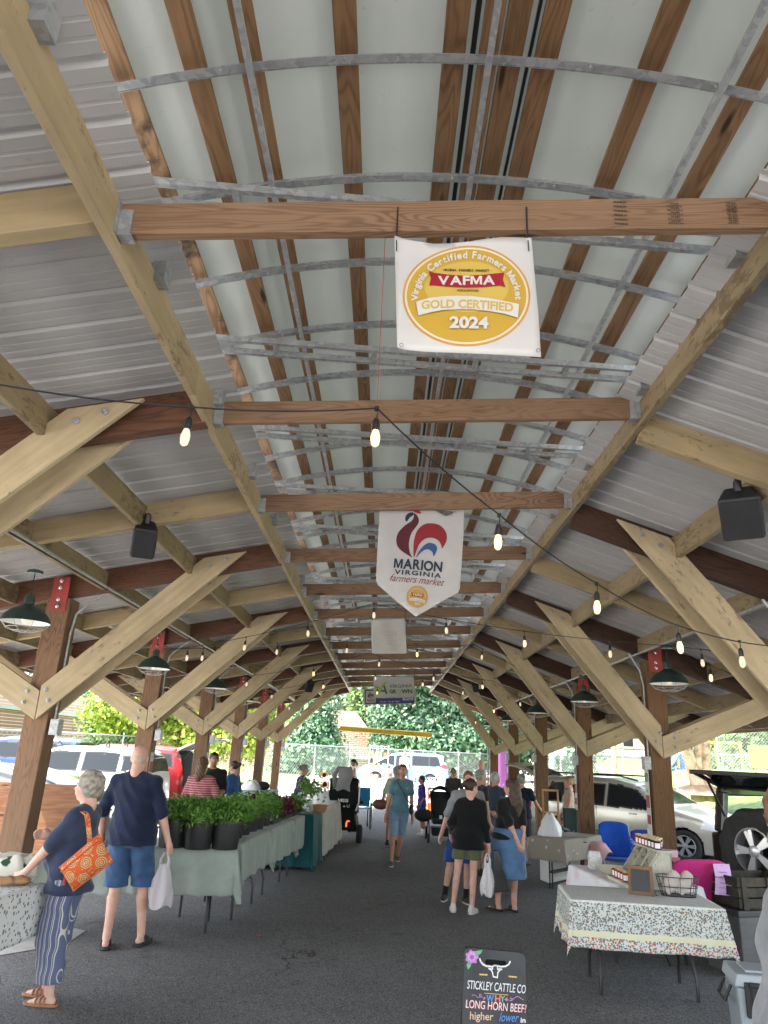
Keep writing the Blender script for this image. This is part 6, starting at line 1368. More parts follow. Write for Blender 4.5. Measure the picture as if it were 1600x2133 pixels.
# yellow tube hung across the far end
a=Vector(AY(708,1517,24.2)); b=Vector(AY(898,1531,24.2)); mid=(a+b)/2
t=thing('clearance_bar','long yellow plastic tube hanging on wires across the far end of the pavilion','pipe',tuple(mid)); m=MB(); d=(b-a)/2; m.tube([-d,-d*.985,d*.985,d],[.075,.08,.08,.075],16); m.build('tube',simple('yellow plastic',(.72,.50,.03),.5,var=.08),t,smooth=True)
m=MB(); m.cyl(-d*.01,d*.002,.083,16); m.build('joint',simple('yellow plastic joint',(.50,.34,.02)),t)
for f in (-.02,.82): m=MB(); m.cyl(d*f+Vector((0,0,.08)),d*f+Vector((0,0,1.2)),.004,5); m.build('hanging_wire',M['galv'],t)
# notices on posts
def notice(lab,x,y,z,w_,h,side,rows,num=None,logo=False,group='notices on the posts'):
    t=thing('post_notice',lab,'notice',(x,y,z),0,group); R=Rz(side)
    m=MB(); m.box((0,0,0),(w_,.004,h),R); m.build('sheet',simple('weathered white sheet',(.66,.65,.62),.6,var=.08),t)
    for (c,z0,h0,mat) in rows:
        m=MB(); m.box(R@Vector((0,-.0035,z0)),(w_*.86,.002,h0),R); m.build('printed_block',mat,t)
    if num:
        V,F=text_geo(num,h*.30,.03); m=MB(); m.add([tuple(R@Vector((a,-.0055,-h*.33+b))) for a,b in V],F); m.build('lettering',plain('number ink',(.72,.70,.35)),t)
    for (txt,zz,sz) in (logo or []):
        V,F=text_geo(txt,sz,.02); m=MB(); m.add([tuple(R@Vector((a,-.0055,zz+b))) for a,b in V],F); m.build('lettering',plain('dark red print',(.30,.03,.04)),t)
rp=plain('dark red print',(.30,.03,.04)); gp2=simple('grey print',(.25,.25,.27))
xl=-3.36+.121
notice('grey sheet with a rooster mark and the number 16 on the nearest left post',-3.395+.12,7.38,1.52,.16,.44,PI/2,[(0,-.145,.13,gp2)],'16',[('MARION',-.0,.035),('VIRGINIA',-.05,.022)])
A_=None
notice('red and white notice below the number 16 on the nearest left post',-3.395+.12,7.38,1.17,.17,.26,PI/2,[(0,.02,.12,rp)],None,[('VIRGINIA GROWN',.10,.018)])
for i,y in enumerate(RY[2:6]):
    nm=['nearest','second','third','fourth'][i]
    x_=3.33
    notice('long strip of notices on the %s right-hand post'%nm,x_-.135,y,1.32,.13,.70,-PI/2,[(0,.25,.10,gp2),(0,-.02,.14,rp),(0,-.22,.10,rp)],None,[('16' if i==0 else '12',.10,.05)])
notice('white notice with red blocks wrapped low on the nearest right-hand post',3.325-.137,RY[2],.82,.16,.36,-PI/2,[(0,-.03,.03,rp),(0,-.08,.03,rp),(0,.02,.03,rp)],None,[('Marion',.11,.04)])
for i,y in enumerate(LY[3:6]):
    notice('pale notice on the aisle face of the %s left-hand post'%['second','third','fourth'][i],-3.385+.125,y,1.42,.14,.34,PI/2,[(0,-.02,.14,rp)],None,[('14',.1,.05)])
# ================================================================ chalkboard
q=G(1030,1975,.70); bx0,by0=float(q[0]),float(q[1])
def cb(px,py): 
    """pixel of the photograph -> point on the board plane"""
    r=ray(px,py); n=Vector((math.sin(-.06)*.0+.10,-1,.20)); n.normalize(); o_=Vector((bx0,by0,.70)); rv=Vector(r); c=Vector((0,0,CAMZ)); return c+rv*((o_-c).dot(n)/rv.dot(n))
t=thing('chalkboard_sign','black plastic A-frame chalkboard with a longhorn skull and chalk lettering','sign',(0,0,0))
TL,TR=cb(967,1973),cb(1094,1986); nb_=Vector((.10,-1,.20)).normalized(); ex=(TR-TL).normalized(); W_=(TR-TL).length; ez=nb_.cross(ex).normalized()
if ez.z>0: ez=-ez
Hb=TL.z/abs(ez.z)-.0
def B(u,v,o=0): return TL+ex*(u*W_)+ez*(v*W_)+nb_*o
def rr_(u0,u1,v0,v1,r,n=6):
    out=[]
    for cx,cy,a0 in ((u1-r,v0+r,-PI/2),(u1-r,v1-r,0),(u0+r,v1-r,PI/2),(u0+r,v0+r,PI)):
        for k in range(n+1): a=a0+PI/2*k/n; out.append((cx+r*math.cos(a),cy+r*math.sin(a)))
    return out
vb=Hb/W_; board_m=simple('chalkboard black',(.028,.029,.031),.6,var=.35,sc=5)
out=rr_(0,1,0,vb,.10); slot=rr_(.34,.69,.13,.215,.04)
import bmesh
bm=bmesh.new(); e=[]
for loop in (out,slot):
    vs=[bm.verts.new(B(*p)) for p in loop]; e+=[bm.edges.new((vs[i],vs[(i+1)%len(vs)])) for i in range(len(vs))]
bmesh.ops.triangle_fill(bm,use_beauty=True,edges=e); me=bpy.data.meshes.new('front_panel'); bm.to_mesh(me); bm.free(); o=link('front_panel',me,board_m,t); md=o.modifiers.new('s','SOLIDIFY'); md.thickness=.02; md.offset=0
m=MB(); bk=Vector((0,1,.2)).normalized(); P0=B(.03,.02); P1=B(.97,.02); dz=P0.z; m.add([P0+Vector((0,.03,0)),P1+Vector((0,.03,0)),Vector((P1.x,P1.y+.40,0.0)),Vector((P0.x,P0.y+.40,0.0))],[(0,1,2,3)]); m.build('rear_panel',board_m,t,solid=.018)
m=MB(); m.bx(P0.x+.05,P0.x+.12,P0.y-.0,P0.y+.05,P0.z-.03,P0.z+.0); m.build('hinge',M['black_metal'],t); m=MB(); m.bx(P1.x-.12,P1.x-.05,P1.y-.0,P1.y+.05,P1.z-.03,P1.z); m.build('hinge',M['black_metal'],t)
def chalk(c): return simple('chalk %.2f %.2f %.2f'%c,c,.95,var=.12,sc=60)
cw_=chalk((.72,.72,.72)); cp=chalk((.42,.20,.42)); cg=chalk((.14,.38,.22)); cr=chalk((.62,.15,.15)); cbz=chalk((.10,.25,.58)); co_=chalk((.62,.42,.28)); cy_2=chalk((.65,.42,.10))
# zoom of 900..1200 x 1900..2133 at 5.333
def Z(zx,zy,o=.0125): p=cb(900+zx/5.333,1900+zy/5.333); return p+nb_*o
def chalk_line(pts,wd,mat,name='chalk_drawing',closed=False):
    m=MB(); P=[Z(*p) for p in pts]
    if closed: P.append(P[0])
    for a,b in zip(P[:-1],P[1:]):
        d=(b-a)
        if d.length<1e-6: continue
        s_=nb_.cross(d).normalized()*wd*.5*W_; d=d.normalized()*wd*.3*W_; m.add([a-s_-d,b-s_+d,b+s_+d,a+s_-d],[(0,1,2,3)])
    return m.build(name,mat,t)
def ctext(txt,cx,cy,wpx,hpx,mat,rot=.06,bold=.01,shear=0,o=.0125):
    V,F=text_geo(txt,1.0,bold,shear=shear); x0=min(v_[0] for v_ in V);x1=max(v_[0] for v_ in V);y0=min(v_[1] for v_ in V);y1=max(v_[1] for v_ in V); m=MB(); P=[]
    for a,b in V:
        u=((a-x0)/(x1-x0)-.5)*wpx; v_=-((b-y0)/(y1-y0)-.5)*hpx; P.append(Z(cx+u*math.cos(rot)-v_*math.sin(rot),cy+u*math.sin(rot)+v_*math.cos(rot),o))
    m.add(P,F); m.build('lettering',mat,t)
# flower
m=MB(); 
for (r1,col,k) in ((68,cp,0),(46,chalk((.50,.28,.52)),1),(24,chalk((.28,.10,.36)),2)):
    mm=MB(); pts=[Z(438+ (r1*(1+.13*math.cos(a*7/1)))*math.cos(a),498+(r1*(1+.13*math.cos(a*7)))*math.sin(a)*1.1,.0122+.0004*k) for a in [j/42*2*PI for j in range(42)]]; mm.add(pts,[tuple(range(42))]); mm.build('chalk_drawing',col,t)
for L_ in (([(478,470),(490,430),(555,418),(540,455),(500,485)]),([(395,545),(430,560),(425,600),(395,640),(378,590)])): mm=MB(); mm.add([Z(*p,.0122) for p in L_],[tuple(range(len(L_)))]); mm.build('chalk_drawing',cg,t)
chalk_line([(525,515),(535,550),(560,580),(600,600),(660,605),(690,590),(720,595),(760,605),(810,600),(845,580),(862,548)],.022,cw_); chalk_line([(525,515),(550,560),(590,590),(640,595)],.012,cw_)
chalk_line([(625,625),(650,640),(665,665),(675,715),(720,725),(725,670),(745,645),(770,632),(745,625),(725,640)],.018,cw_); chalk_line([(640,625),(665,635),(668,600),(690,588),(722,598),(722,630)],.016,cw_)
chalk_line([(525,690),(605,695)],.02,cy_2); chalk_line([(848,712),(932,720)],.02,cy_2); chalk_line([(575,898),(840,918)],.008,cy_2)
ctext('STICKLEY CATTLE CO',712,828,650,95,cw_,.085,.004); ctext('W',640,955,85,75,cbz,.04,.03); ctext('H',724,958,62,75,cr,.04,.03); ctext('Y',778,962,58,75,cg,.04,.03)
ctext('LONG HORN BEEF?',710,1045,670,90,cr,.085,.02); ctext('LONG HORN BEEF?',706,1041,670,90,cw_,.085,-.012,o=.0132)
ctext('higher',545,1165,260,115,co_,.05,.01); ctext('lower',850,1165,215,100,cbz,.04,.0,.3); ctext('in',1005,1198,55,55,cw_,.04,.02)
for (pts,) in (([(560,975),(575,935),(590,955)],),([(797,968),(830,940),(832,992)],)): mm=MB(); mm.add([Z(*p) for p in pts],[tuple(range(len(pts)))]); mm.build('chalk_drawing',cp,t)
chalk_line([(440,930),(450,915),(480,925),(500,945),(530,940),(545,915),(525,905),(520,930),(560,945)],.008,cp); chalk_line([(832,968),(870,985),(890,955),(860,950),(880,980),(930,935),(960,940),(1010,975)],.008,cp)
ctext('protein',545,1290,250,90,cp,.05,.01); ctext('fat & calories',860,1290,300,70,cw_,.05,.0)
# ================================================================ people: implicit surfaces, one continuous body mesh each
def cap_(a,b,ra,rb=None,sq=None):
    return ('cap',np.array(a,float),np.array(b,float),float(ra),float(ra if rb is None else rb),sq)
def ell_(c,r,R=None): return ('ell',np.array(c,float),np.array(r,float),R,0,None)
def polygonise(prims,res,k=.03,clip=None,noise=None,subtract=None):
    mg=k+res*2.5; lo=np.full(3,1e9);hi=np.full(3,-1e9); bb=[]
    for p in prims:
        if p[0]=='cap': r=max(p[3],p[4]); l=np.minimum(p[1],p[2])-r; h=np.maximum(p[1],p[2])+r
        else: r=max(p[2]); l=p[1]-(r if p[3] is not None else p[2]); h=p[1]+(r if p[3] is not None else p[2])
        bb.append((l-mg,h+mg)); lo=np.minimum(lo,l-mg); hi=np.maximum(hi,h+mg)
    n=np.ceil((hi-lo)/res).astype(int)+1; Fd=np.full(n,.5,np.float32)
    ax=[lo[i]+res*np.arange(n[i]) for i in range(3)]
    for p,(l,h) in zip(prims,bb):
        i0=np.maximum(0,np.floor((l-lo)/res).astype(int)); i1=np.minimum(n,np.ceil((h-lo)/res).astype(int)+1)
        X,Y,Z=np.meshgrid(ax[0][i0[0]:i1[0]],ax[1][i0[1]:i1[1]],ax[2][i0[2]:i1[2]],indexing='ij',sparse=True)
        if p[0]=='cap':
            a,b=p[1],p[2]; ba=b-a; q=max(ba.dot(ba),1e-9)
            t=np.clip(((X-a[0])*ba[0]+(Y-a[1])*ba[1]+(Z-a[2])*ba[2])/q,0,1)
            d=np.sqrt((X-a[0]-ba[0]*t)**2+(Y-a[1]-ba[1]*t)**2+(Z-a[2]-ba[2]*t)**2)-(p[3]+(p[4]-p[3])*t)
        else:
            c,r,R=p[1],p[2],p[3]; x,y,z=X-c[0],Y-c[1],Z-c[2]
            if R is not None: x,y,z=(R[0][0]*x+R[1][0]*y+R[2][0]*z),(R[0][1]*x+R[1][1]*y+R[2][1]*z),(R[0][2]*x+R[1][2]*y+R[2][2]*z)
            k0=np.sqrt((x/r[0])**2+(y/r[1])**2+(z/r[2])**2)+1e-9; k1=np.sqrt((x/r[0]**2)**2+(y/r[1]**2)**2+(z/r[2]**2)**2)+1e-9; d=k0*(k0-1)/k1
        S_=(slice(i0[0],i1[0]),slice(i0[1],i1[1]),slice(i0[2],i1[2])); f=Fd[S_]; hh=np.maximum(k-np.abs(f-d),0)/k; Fd[S_]=np.minimum(f,d)-hh*hh*k*.25
    X,Y,Z=np.meshgrid(*ax,indexing='ij',sparse=True)
    if noise is not None: Fd=Fd+noise(X,Y,Z).astype(np.float32)
    if clip is not None:
        for c in clip: Fd=np.maximum(Fd,c(X,Y,Z).astype(np.float32))
    Fd[0]=Fd[-1]=.5; Fd[:,0]=Fd[:,-1]=.5; Fd[:,:,0]=Fd[:,:,-1]=.5
    # surface nets
    ins=Fd<0; N=tuple(np.array(n)-1); cnt=np.zeros(N,np.int8)
    for dx in (0,1):
        for dy in (0,1):
            for dz in (0,1): cnt+=ins[dx:N[0]+dx,dy:N[1]+dy,dz:N[2]+dz]
    act=(cnt>0)&(cnt<8); idx=np.argwhere(act); ids=np.full(N,-1,np.int32); ids[act]=np.arange(len(idx))
    if len(idx)==0: return None
    cs=[(dx,dy,dz) for dx in (0,1) for dy in (0,1) for dz in (0,1)]
    val={c:Fd[idx[:,0]+c[0],idx[:,1]+c[1],idx[:,2]+c[2]] for c in cs}; acc=np.zeros((len(idx),3)); w_=np.zeros(len(idx))
    for c in cs:
        for a in range(3):
            if c[a]==0:
                e=list(c); e[a]=1; e=tuple(e); v0,v1=val[c],val[e]; m_=(v0<0)!=(v1<0); t=np.where(m_,v0/(v0-v1+1e-12),0); p=np.tile(np.array(c,float),(len(idx),1)); p[:,a]=t; acc+=p*m_[:,None]; w_+=m_
    V=(idx+acc/w_[:,None])*res+lo
    Fs=[]
    for a in range(3):
        b,c=(a+1)%3,(a+2)%3; s0=[slice(1,-1)]*3; 
        A=ins[tuple(slice(0,-1) if i==a else slice(1,-1) for i in range(3))]; B_=ins[tuple(slice(1,None) if i==a else slice(1,-1) for i in range(3))]
        e=np.argwhere(A!=B_); inside=A[tuple(e.T)]; e=e.copy(); 
        for i in range(3):
            if i!=a: e[:,i]+=1
        def g(db,dc):
            q=e.copy(); q[:,b]-=db; q[:,c]-=dc; return ids[q[:,0],q[:,1],q[:,2]]
        quad=np.stack([g(0,0),g(1,0),g(1,1),g(0,1)],1); quad[~inside]=quad[~inside][:,::-1]; Fs.append(quad)
    F=np.concatenate(Fs); F=F[(F>=0).all(1)]
    return V,F
def sdf_obj(name,prims,res,mat,parent=None,**kw):
    r=polygonise(prims,res,**kw)
    if r is None: return None
    o=link(name,npmesh(name,*r),mat,parent,smooth=True); return o
def wrinkle(amp,f=1.0,seed=0):
    def fn(X,Y,Z):
        a=np.sin(20*f*Z+2.2*np.sin(9*f*X+seed)+1.8*np.sin(8*f*Y+seed*2)+14*f*X*np.sin(seed)); b=np.sin(31*f*X+17*f*Z+seed)*np.sin(23*f*Y-19*f*Z+seed*2)
        return amp*(1.3*(np.abs(a)-.5)+.7*b+.35*np.sin(53*f*Z+29*f*X+11*f*Y+seed))
    return fn
def ik(a,b,l1,l2,hint):
    a=np.array(a,float);b=np.array(b,float);d=b-a;L=np.linalg.norm(d)
    if L>(l1+l2)*.998: b=a+d*((l1+l2)*.998/L); d=b-a; L=np.linalg.norm(d)
    x=(l1*l1-l2*l2+L*L)/(2*L); h=math.sqrt(max(l1*l1-x*x,0)); u=d/L; hv=np.array(hint,float); hv-=u*hv.dot(u); hv/=np.linalg.norm(hv)+1e-9
    return a+u*x+hv*h,b
def rotm(yaw,pitch,roll=0):
    return (Matrix.Rotation(yaw,3,'Z')@Matrix.Rotation(pitch,3,'X')@Matrix.Rotation(roll,3,'Y'))
def hand_prims(w_,d,palm,s,curl=.5,side=1,fine=True):
    """hand at wrist w_, pointing along d, palm normal 'palm'; five separate fingers"""
    d=np.array(d,float); d/=np.linalg.norm(d); p=np.array(palm,float); p-=d*p.dot(d); p/=np.linalg.norm(p)+1e-9; c=np.cross(d,p)*side
    P=[cap_(w_,w_+d*.055*s,.026*s,.030*s),cap_(w_+d*.05*s+c*.022*s,w_+d*.085*s+c*.024*s,.017*s,.015*s),cap_(w_+d*.05*s-c*.02*s,w_+d*.082*s-c*.024*s,.017*s,.014*s)]
    rad=.0085*s if fine else .0105*s
    for i,(off,ln) in enumerate(((.030,.066),(.010,.075),(-.010,.070),(-.029,.055))):
        b=w_+d*(.088-.004*abs(i-1))*s+c*off*s; q=b; ang=curl*.35*(1+.12*i)
        for j,(f,r_) in enumerate(((.48,1.0),(.32,.93),(.24,.82))):
            dd=d*math.cos(ang)+p*math.sin(ang); e=q+dd*ln*f*s; P.append(cap_(q,e,rad*r_,rad*r_*.92)); q=e; ang+=curl*(.75+.1*i)
    b=w_+d*.03*s+c*.026*s; dd=d*.72+c*.62+p*.30; dd/=np.linalg.norm(dd); e=b+dd*.04*s; P.append(cap_(b,e,.014*s,.0115*s)); dd2=d*.9+c*.18+p*.35; dd2/=np.linalg.norm(dd2); P.append(cap_(e,e+dd2*.032*s,.011*s,.009*s))
    return P
def person(label,feet,head=None,face=0.0,h=1.70,skin=(.55,.33,.24),build=1.0,belly=0,bust=0,res=.014,
           lhand=None,rhand=None,lfoot=None,rfoot=None,hyaw=0,hpitch=0,top=None,sleeve=.5,hem=.88,pants=None,plen=.5,skirt=None,
           shoe=None,socks=None,hair=None,hairst='short',group=None,bend=0.0,lean=(0,0),hipz=None,curl=.55,topw=1.0,fem=False,glasses=False,capm=None,extra_top=None,sandals=None,bald=False,seated=False,ankle_len=None,pwide=1.0,lelb=(.3,-1,.1),relb=(.3,-1,.1),yaw_shift=0,z0=0.0,nohead=False,category='person'):
    """local frame: +Y forward, +X the person's right; base on the ground between the feet.  face: world yaw of the forward axis"""
    s=h/1.735; rr=random.Random(label); sd=rr.random()*6
    root_loc=(feet[0],feet[1],z0)
    ry=Rz(face)
    # lean: shift of the head top in world metres relative to the feet
    lw=Vector((lean[0],lean[1],0)); ll=ry.inverted()@lw
    bs=build
    def sh(p):  # local point + lean + forward bend above hips
        x,y,z=p; x*=s;y*=s;z*=s
        hz=.95*s
        if bend and z>hz:
            dz=z-hz; y2=y*math.cos(bend)+dz*math.sin(bend); z2=hz+dz*math.cos(bend)-y*math.sin(bend); y,z=y2,z2
        f=max(0,z-.08*s)/(1.67*s); return np.array([x+ll.x*f,y+ll.y*f,z])
    hipw=.085*(1.08 if fem else 1)*(.6+.4*bs); shw=.172*(.93 if fem else 1.03)*(.75+.25*bs)
    J={}
    J['pel']=sh((0,0,.97)); J['wst']=sh((0,.005,1.10)); J['chs']=sh((0,.0,1.30)); J['nck']=sh((0,-.012,1.47)); 
    if seated: pass
    hl={}
    for sg,nm,ft in ((1,'r',rfoot),(-1,'l',lfoot)):
        ft=ft or (sg*.095,0.0,0,.0)     # x,y,lift,toe yaw
        hp=sh((sg*hipw,0,.93)); ank=np.array([ft[0]*s,ft[1]*s-.03*s,(.085+ft[2])*s]); 
        kn,ank=ik(hp,ank,.43*s,.42*s,(sg*.10,1,.0)); hl[nm]=(hp,kn,ank,ft[3] if len(ft)>3 else sg*-.12)
    al={}
    for sg,nm,hd,eb in ((1,'r',rhand,relb),(-1,'l',lhand,lelb)):
        sp=sh((sg*shw,-.005,1.398)); 
        if hd is None: hd=(sg*(.24+.03*bs),.03,.80)
        tgt=np.array([hd[0]*s,hd[1]*s,hd[2]*s]) if len(hd)==3 else np.array(hd[:3])*s
        if len(hd)==3 or True: tgt=tgt+np.array([ll.x,ll.y,0])*max(0,hd[2]-.08)/1.67
        el,wr_=ik(sp,tgt,.295*s,.255*s,(sg*eb[0],eb[1],eb[2])); al[nm]=(sp,el,wr_)
    HR=rotm(hyaw,hpitch); hc=J['nck']+np.array(Matrix.Rotation(-bend*.6,3,'X')@Vector((0,.02,.138)))*s
    HRn=np.array(HR)
    def hp_(p): return hc+HRn@(np.array(p)*s)
    def he(c,r): return ell_(hp_(c),np.array(r)*s,HRn)
    skm=skinmat('skin %.2f %.2f'%(skin[0],skin[1]),skin)
    body=[]
    # torso
    body+=[ell_(J['chs']+[0,0,0],np.array([.158*bs,.105*(.7+.3*bs),.17])*s),ell_(J['wst'],np.array([.135*bs,.10*bs,.15])*s),ell_(J['pel'],np.array([.155*bs,.11*bs,.12])*s),
           cap_(J['nck']-np.array([0,0,.04])*s,J['nck']+np.array([0,.008,.06])*s,(.030+.026*bs)*s,(.026+.026*bs)*s)]
    for nm,sg in (('r',1),('l',-1)):
        sp,el,wr_=al[nm]; body+=[cap_(J['nck']+np.array([sg*.025,-.005,-.018])*s,sp,.045*s,.052*s*(.8+.2*bs)),cap_(sp,el,.048*s*(.6+.4*bs),.037*s*(.7+.3*bs)),cap_(el*.9+wr_*.1,wr_,.040*s*(.65+.35*bs),.026*s*(.8+.2*bs))]
        hp,kn,ank,tw=hl[nm]; m1=hp*.55+kn*.45
        body+=[cap_(hp,kn,.078*s*(.55+.45*bs),.050*s*(.8+.2*bs)),cap_(kn,ank,.047*s*(.7+.3*bs),.034*s*(.8+.2*bs)),cap_(kn*.75+ank*.25+np.array([0,-.016*s,0]),kn*.42+ank*.58+np.array([0,-.008*s,0]),.047*s*(.6+.4*bs),.036*s)]
        fd=np.array([-math.sin(tw),math.cos(tw),0]); body+=[cap_(ank+np.array([0,0,-.045*s])-fd*.03*s,ank+fd*.08*s+np.array([0,0,-.055*s]),.030*s,.026*s),cap_(ank+fd*.08*s+np.array([0,0,-.055*s]),ank+fd*.15*s+np.array([0,0,-.065*s]),.030*s,.020*s)]
        d=wr_-el; palm=np.array([-sg*1.0,.25,0]); body+=hand_prims(wr_,d,palm,s*1.0,curl,side=sg*(1 if True else -1),fine=res<.01)
    if belly: body.append(ell_(J['wst']+np.array([0,.05*belly,.0])*s,np.array([.125*bs,.10*belly+.05,.15])*s))
    if bust: body+=[ell_(J['chs']+np.array([sg*.07,.085,-.01])*s,np.array([.065,.06*bust,.065])*s) for sg in (1,-1)]
    # head with face
    if not nohead:
        body+=[he((0,-.012,.035),(.074,.092,.088)),he((0,.018,-.03),(.060,.070,.085)),he((0,.052,-.088),(.026,.024,.020)),he((0,.080,.025),(.050,.018,.014)),
               cap_(hp_((0,.085,.015)),hp_((0,.108,-.022)),.009*s,.013*s),cap_(hp_((.028,.076,-.028)),hp_((.034,.062,-.045)),.018*s,.02*s),cap_(hp_((-.028,.076,-.028)),hp_((-.034,.062,-.045)),.018*s,.02*s),
               cap_(hp_((-.018,.083,-.057)),hp_((.018,.083,-.057)),.0095*s),
               he((.076,-.005,-.005),(.010,.020,.032)),he((-.076,-.005,-.005),(.010,.020,.032)),cap_(hp_((0,-.05,-.06)),J['nck']+np.array([0,-.03*s,0]),.045*s,.05*s)]
    B=sdf_obj('person',body,res,skm,None,k=.018*s if res<.012 else .022*s)
    B.location=root_loc; B.rotation_euler=(0,0,face); tag(B,label,category,group)
    if not nohead:
        m=MB()
        for sg in (1,-1): m.ball(hp_((sg*.030,.079,.004)),.0115*s,10,7)
        m.build('eyes',plain('eye white',(.62,.60,.57),.3),B,smooth=True); m=MB()
        for sg in (1,-1): m.ball(hp_((sg*.030,.0895,.004)),.0055*s,8,6)
        m.build('irises',plain('iris',(.03,.02,.015),.2),B); m=MB()
        for sg in (1,-1): m.tube([hp_((sg*.014,.094,.026)),hp_((sg*.032,.092,.032)),hp_((sg*.050,.078,.026))],.0035*s,5)
        m.build('eyebrows',hair if hair and not bald else plain('brow',(.08,.05,.03)),B); m=MB(); m.tube([hp_((-.023,.088,-.056)),hp_((0,.0965,-.054)),hp_((.023,.088,-.056))],[.003*s,.0052*s,.003*s],6); m.tube([hp_((-.020,.088,-.061)),hp_((0,.0955,-.063)),hp_((.020,.088,-.061))],[.003*s,.0055*s,.003*s],6); m.build('lips',plain('lips',(min(1,skin[0]*.85),skin[1]*.5,skin[2]*.5),.5),B,smooth=True)
        if glasses:
            m=MB()
            for sg in (1,-1): m.ball(hp_((sg*.032,.094,.003)),np.array([.026,.007,.019])*s,12,7,HR)
            m.tube([hp_((-.075,.0,.01)),hp_((-.06,.085,.01)),hp_((0,.098,.008)),hp_((.06,.085,.01)),hp_((.075,.0,.01))],.003*s,5); m.build('glasses',M['black_plastic'],B,smooth=True)
    hres=max(res*.8,.007)
    # hair
    if hair and hairst!='none':
        H=[]; wr=wrinkle(.0035,2.6,sd)
        base_clip=[lambda X,Y,Z:((Y-hc[1])*math.cos(hyaw)-(X-hc[0])*math.sin(hyaw))*1.0-.030*s-(Z-hc[2])*.55]
        if hairst in('short','grey_curly','buzz'):
            t_=.016 if hairst=='short' else (.030 if hairst=='grey_curly' else .004); H=[he((0,-.018,.042),(.074+t_,.092+t_,.088+t_)),he((0,-.045,-.02),(.068+t_*.6,.055+t_,.06))]
            if hairst=='grey_curly': wr=wrinkle(.006,2.2,sd)
            clip=base_clip
        elif hairst=='fringe': H=[he((0,-.018,.042),(.090,.105,.100)),he((0,-.055,-.03),(.078,.06,.07))]; clip=base_clip
        elif hairst=='bun': H=[he((0,-.016,.040),(.084,.100,.096)),he((0,-.125,.05),(.045,.045,.045)),he((.02,-.14,.075),(.025,.03,.03))]; clip=base_clip
        elif hairst=='pony': H=[he((0,-.016,.040),(.084,.100,.096)),cap_(hp_((0,-.11,.05)),hp_((0,-.15,-.04)),.03*s,.032*s),cap_(hp_((0,-.15,-.04)),hp_((0,-.13,-.16)),.032*s,.014*s)]; clip=base_clip
        elif hairst=='long': 
            H=[he((0,-.016,.040),(.088,.104,.098)),cap_(hp_((0,-.065,.0)),hp_((0,-.10,-.20)),.082*s,.085*s),cap_(hp_((0,-.10,-.20)),hp_((0,-.095,-.34)),.08*s,.055*s),cap_(hp_((.055,-.05,-.02)),hp_((.09,-.06,-.28)),.04*s,.035*s),cap_(hp_((-.055,-.05,-.02)),hp_((-.09,-.06,-.28)),.04*s,.035*s)]; wr=lambda X,Y,Z:.004*np.sin(150*X+12*np.sin(9*Z)+40*Y)+.003*np.sin(23*Z+60*X); clip=[lambda X,Y,Z:((Y-hc[1])*math.cos(hyaw)-(X-hc[0])*math.sin(hyaw))-.030*s-np.maximum(Z-hc[2],0)*.55]
        elif hairst=='shoulder': H=[he((0,-.016,.040),(.088,.104,.098)),cap_(hp_((0,-.06,.0)),hp_((0,-.085,-.15)),.08*s,.07*s),cap_(hp_((0,-.085,-.15)),hp_((.0,-.08,-.24)),.065*s,.03*s)]; wr=lambda X,Y,Z:.004*np.sin(140*X+12*np.sin(9*Z)+40*Y)+.003*np.sin(23*Z+60*X); clip=[lambda X,Y,Z:((Y-hc[1])*math.cos(hyaw)-(X-hc[0])*math.sin(hyaw))-.030*s-np.maximum(Z-hc[2],0)*.55]
        elif hairst=='fringe_bald': H=[he((0,-.020,.005),(.0765,.0905,.075))]; clip=[lambda X,Y,Z:(Z-hc[2])-.035*s,lambda X,Y,Z:((Y-hc[1])*math.cos(hyaw)-(X-hc[0])*math.sin(hyaw))+.005*s]; wr=wrinkle(.0035,3.5,sd)
        sdf_obj('hair',H,hres,hair,B,k=.012,noise=wr,clip=clip)
    if capm:
        sdf_obj('cap',[he((0,-.010,.055),(.088,.106,.090))],hres,capm,B,k=.01,clip=[lambda X,Y,Z:-(Z-hc[2]-.035*s)])
        sdf_obj('cap_peak',[he((0,.115,.045),(.065,.060,.009))],.006,capm,B,k=.005)
    # garments
    inf=.012*s
    if top is not None:
        T=[ell_(J['chs']+[0,0,0],np.array([.158*bs*topw+.02,.105*(.7+.3*bs)+.018,.19])*s),ell_(J['wst']+np.array([0,0,.0]),np.array([.140*bs*topw+.018,.105*bs+.018,.19])*s),ell_(J['pel']+np.array([0,0,-.0]),np.array([.162*bs*topw+.024,.130*bs+.026,.17])*s)]
        T.append(ell_(J['pel']+np.array([0,0,(hem-.97)*s+.02*s]),np.array([.168*bs*topw+.024,.142*bs+.024,.13])*s))
        if belly: T.append(ell_(J['wst']+np.array([0,.05*belly,-.02])*s,np.array([.130*bs+.018,.10*belly+.068,.18])*s))
        if bust: T+=[ell_(J['chs']+np.array([sg*.065,.085,-.02])*s,np.array([.075,.065*bust,.08])*s) for sg in (1,-1)]
        for nm,sg in (('r',1),('l',-1)):
            sp,el,wr_=al[nm]; T.append(cap_(J['nck']+np.array([sg*.035,-.005,-.020])*s,sp,.046*s,.053*s*(.75+.25*bs)+.003))
            if sleeve>0:
                f=min(1,sleeve); e_=sp+(el-sp)*f; T.append(cap_(sp,e_,.053*s*(.75+.25*bs)+.003,.054*s*(.72+.28*bs)+(.008 if sleeve<1 else -.004)))
                if sleeve>1: T.append(cap_(el,el+(wr_-el)*(sleeve-1),.050*s,.038*s))
        hz=J['pel'][2]+(hem-.97)*s; nz=J['nck'][2]+.030*s
        def neck(X,Y,Z): return (Z-nz)+.0*X
        nk=lambda X,Y,Z:-(np.sqrt((X-J['nck'][0])**2+((Y-J['nck'][1]-.040*s))**2+(Z-J['nck'][2]-.060*s)**2)-.078*s)
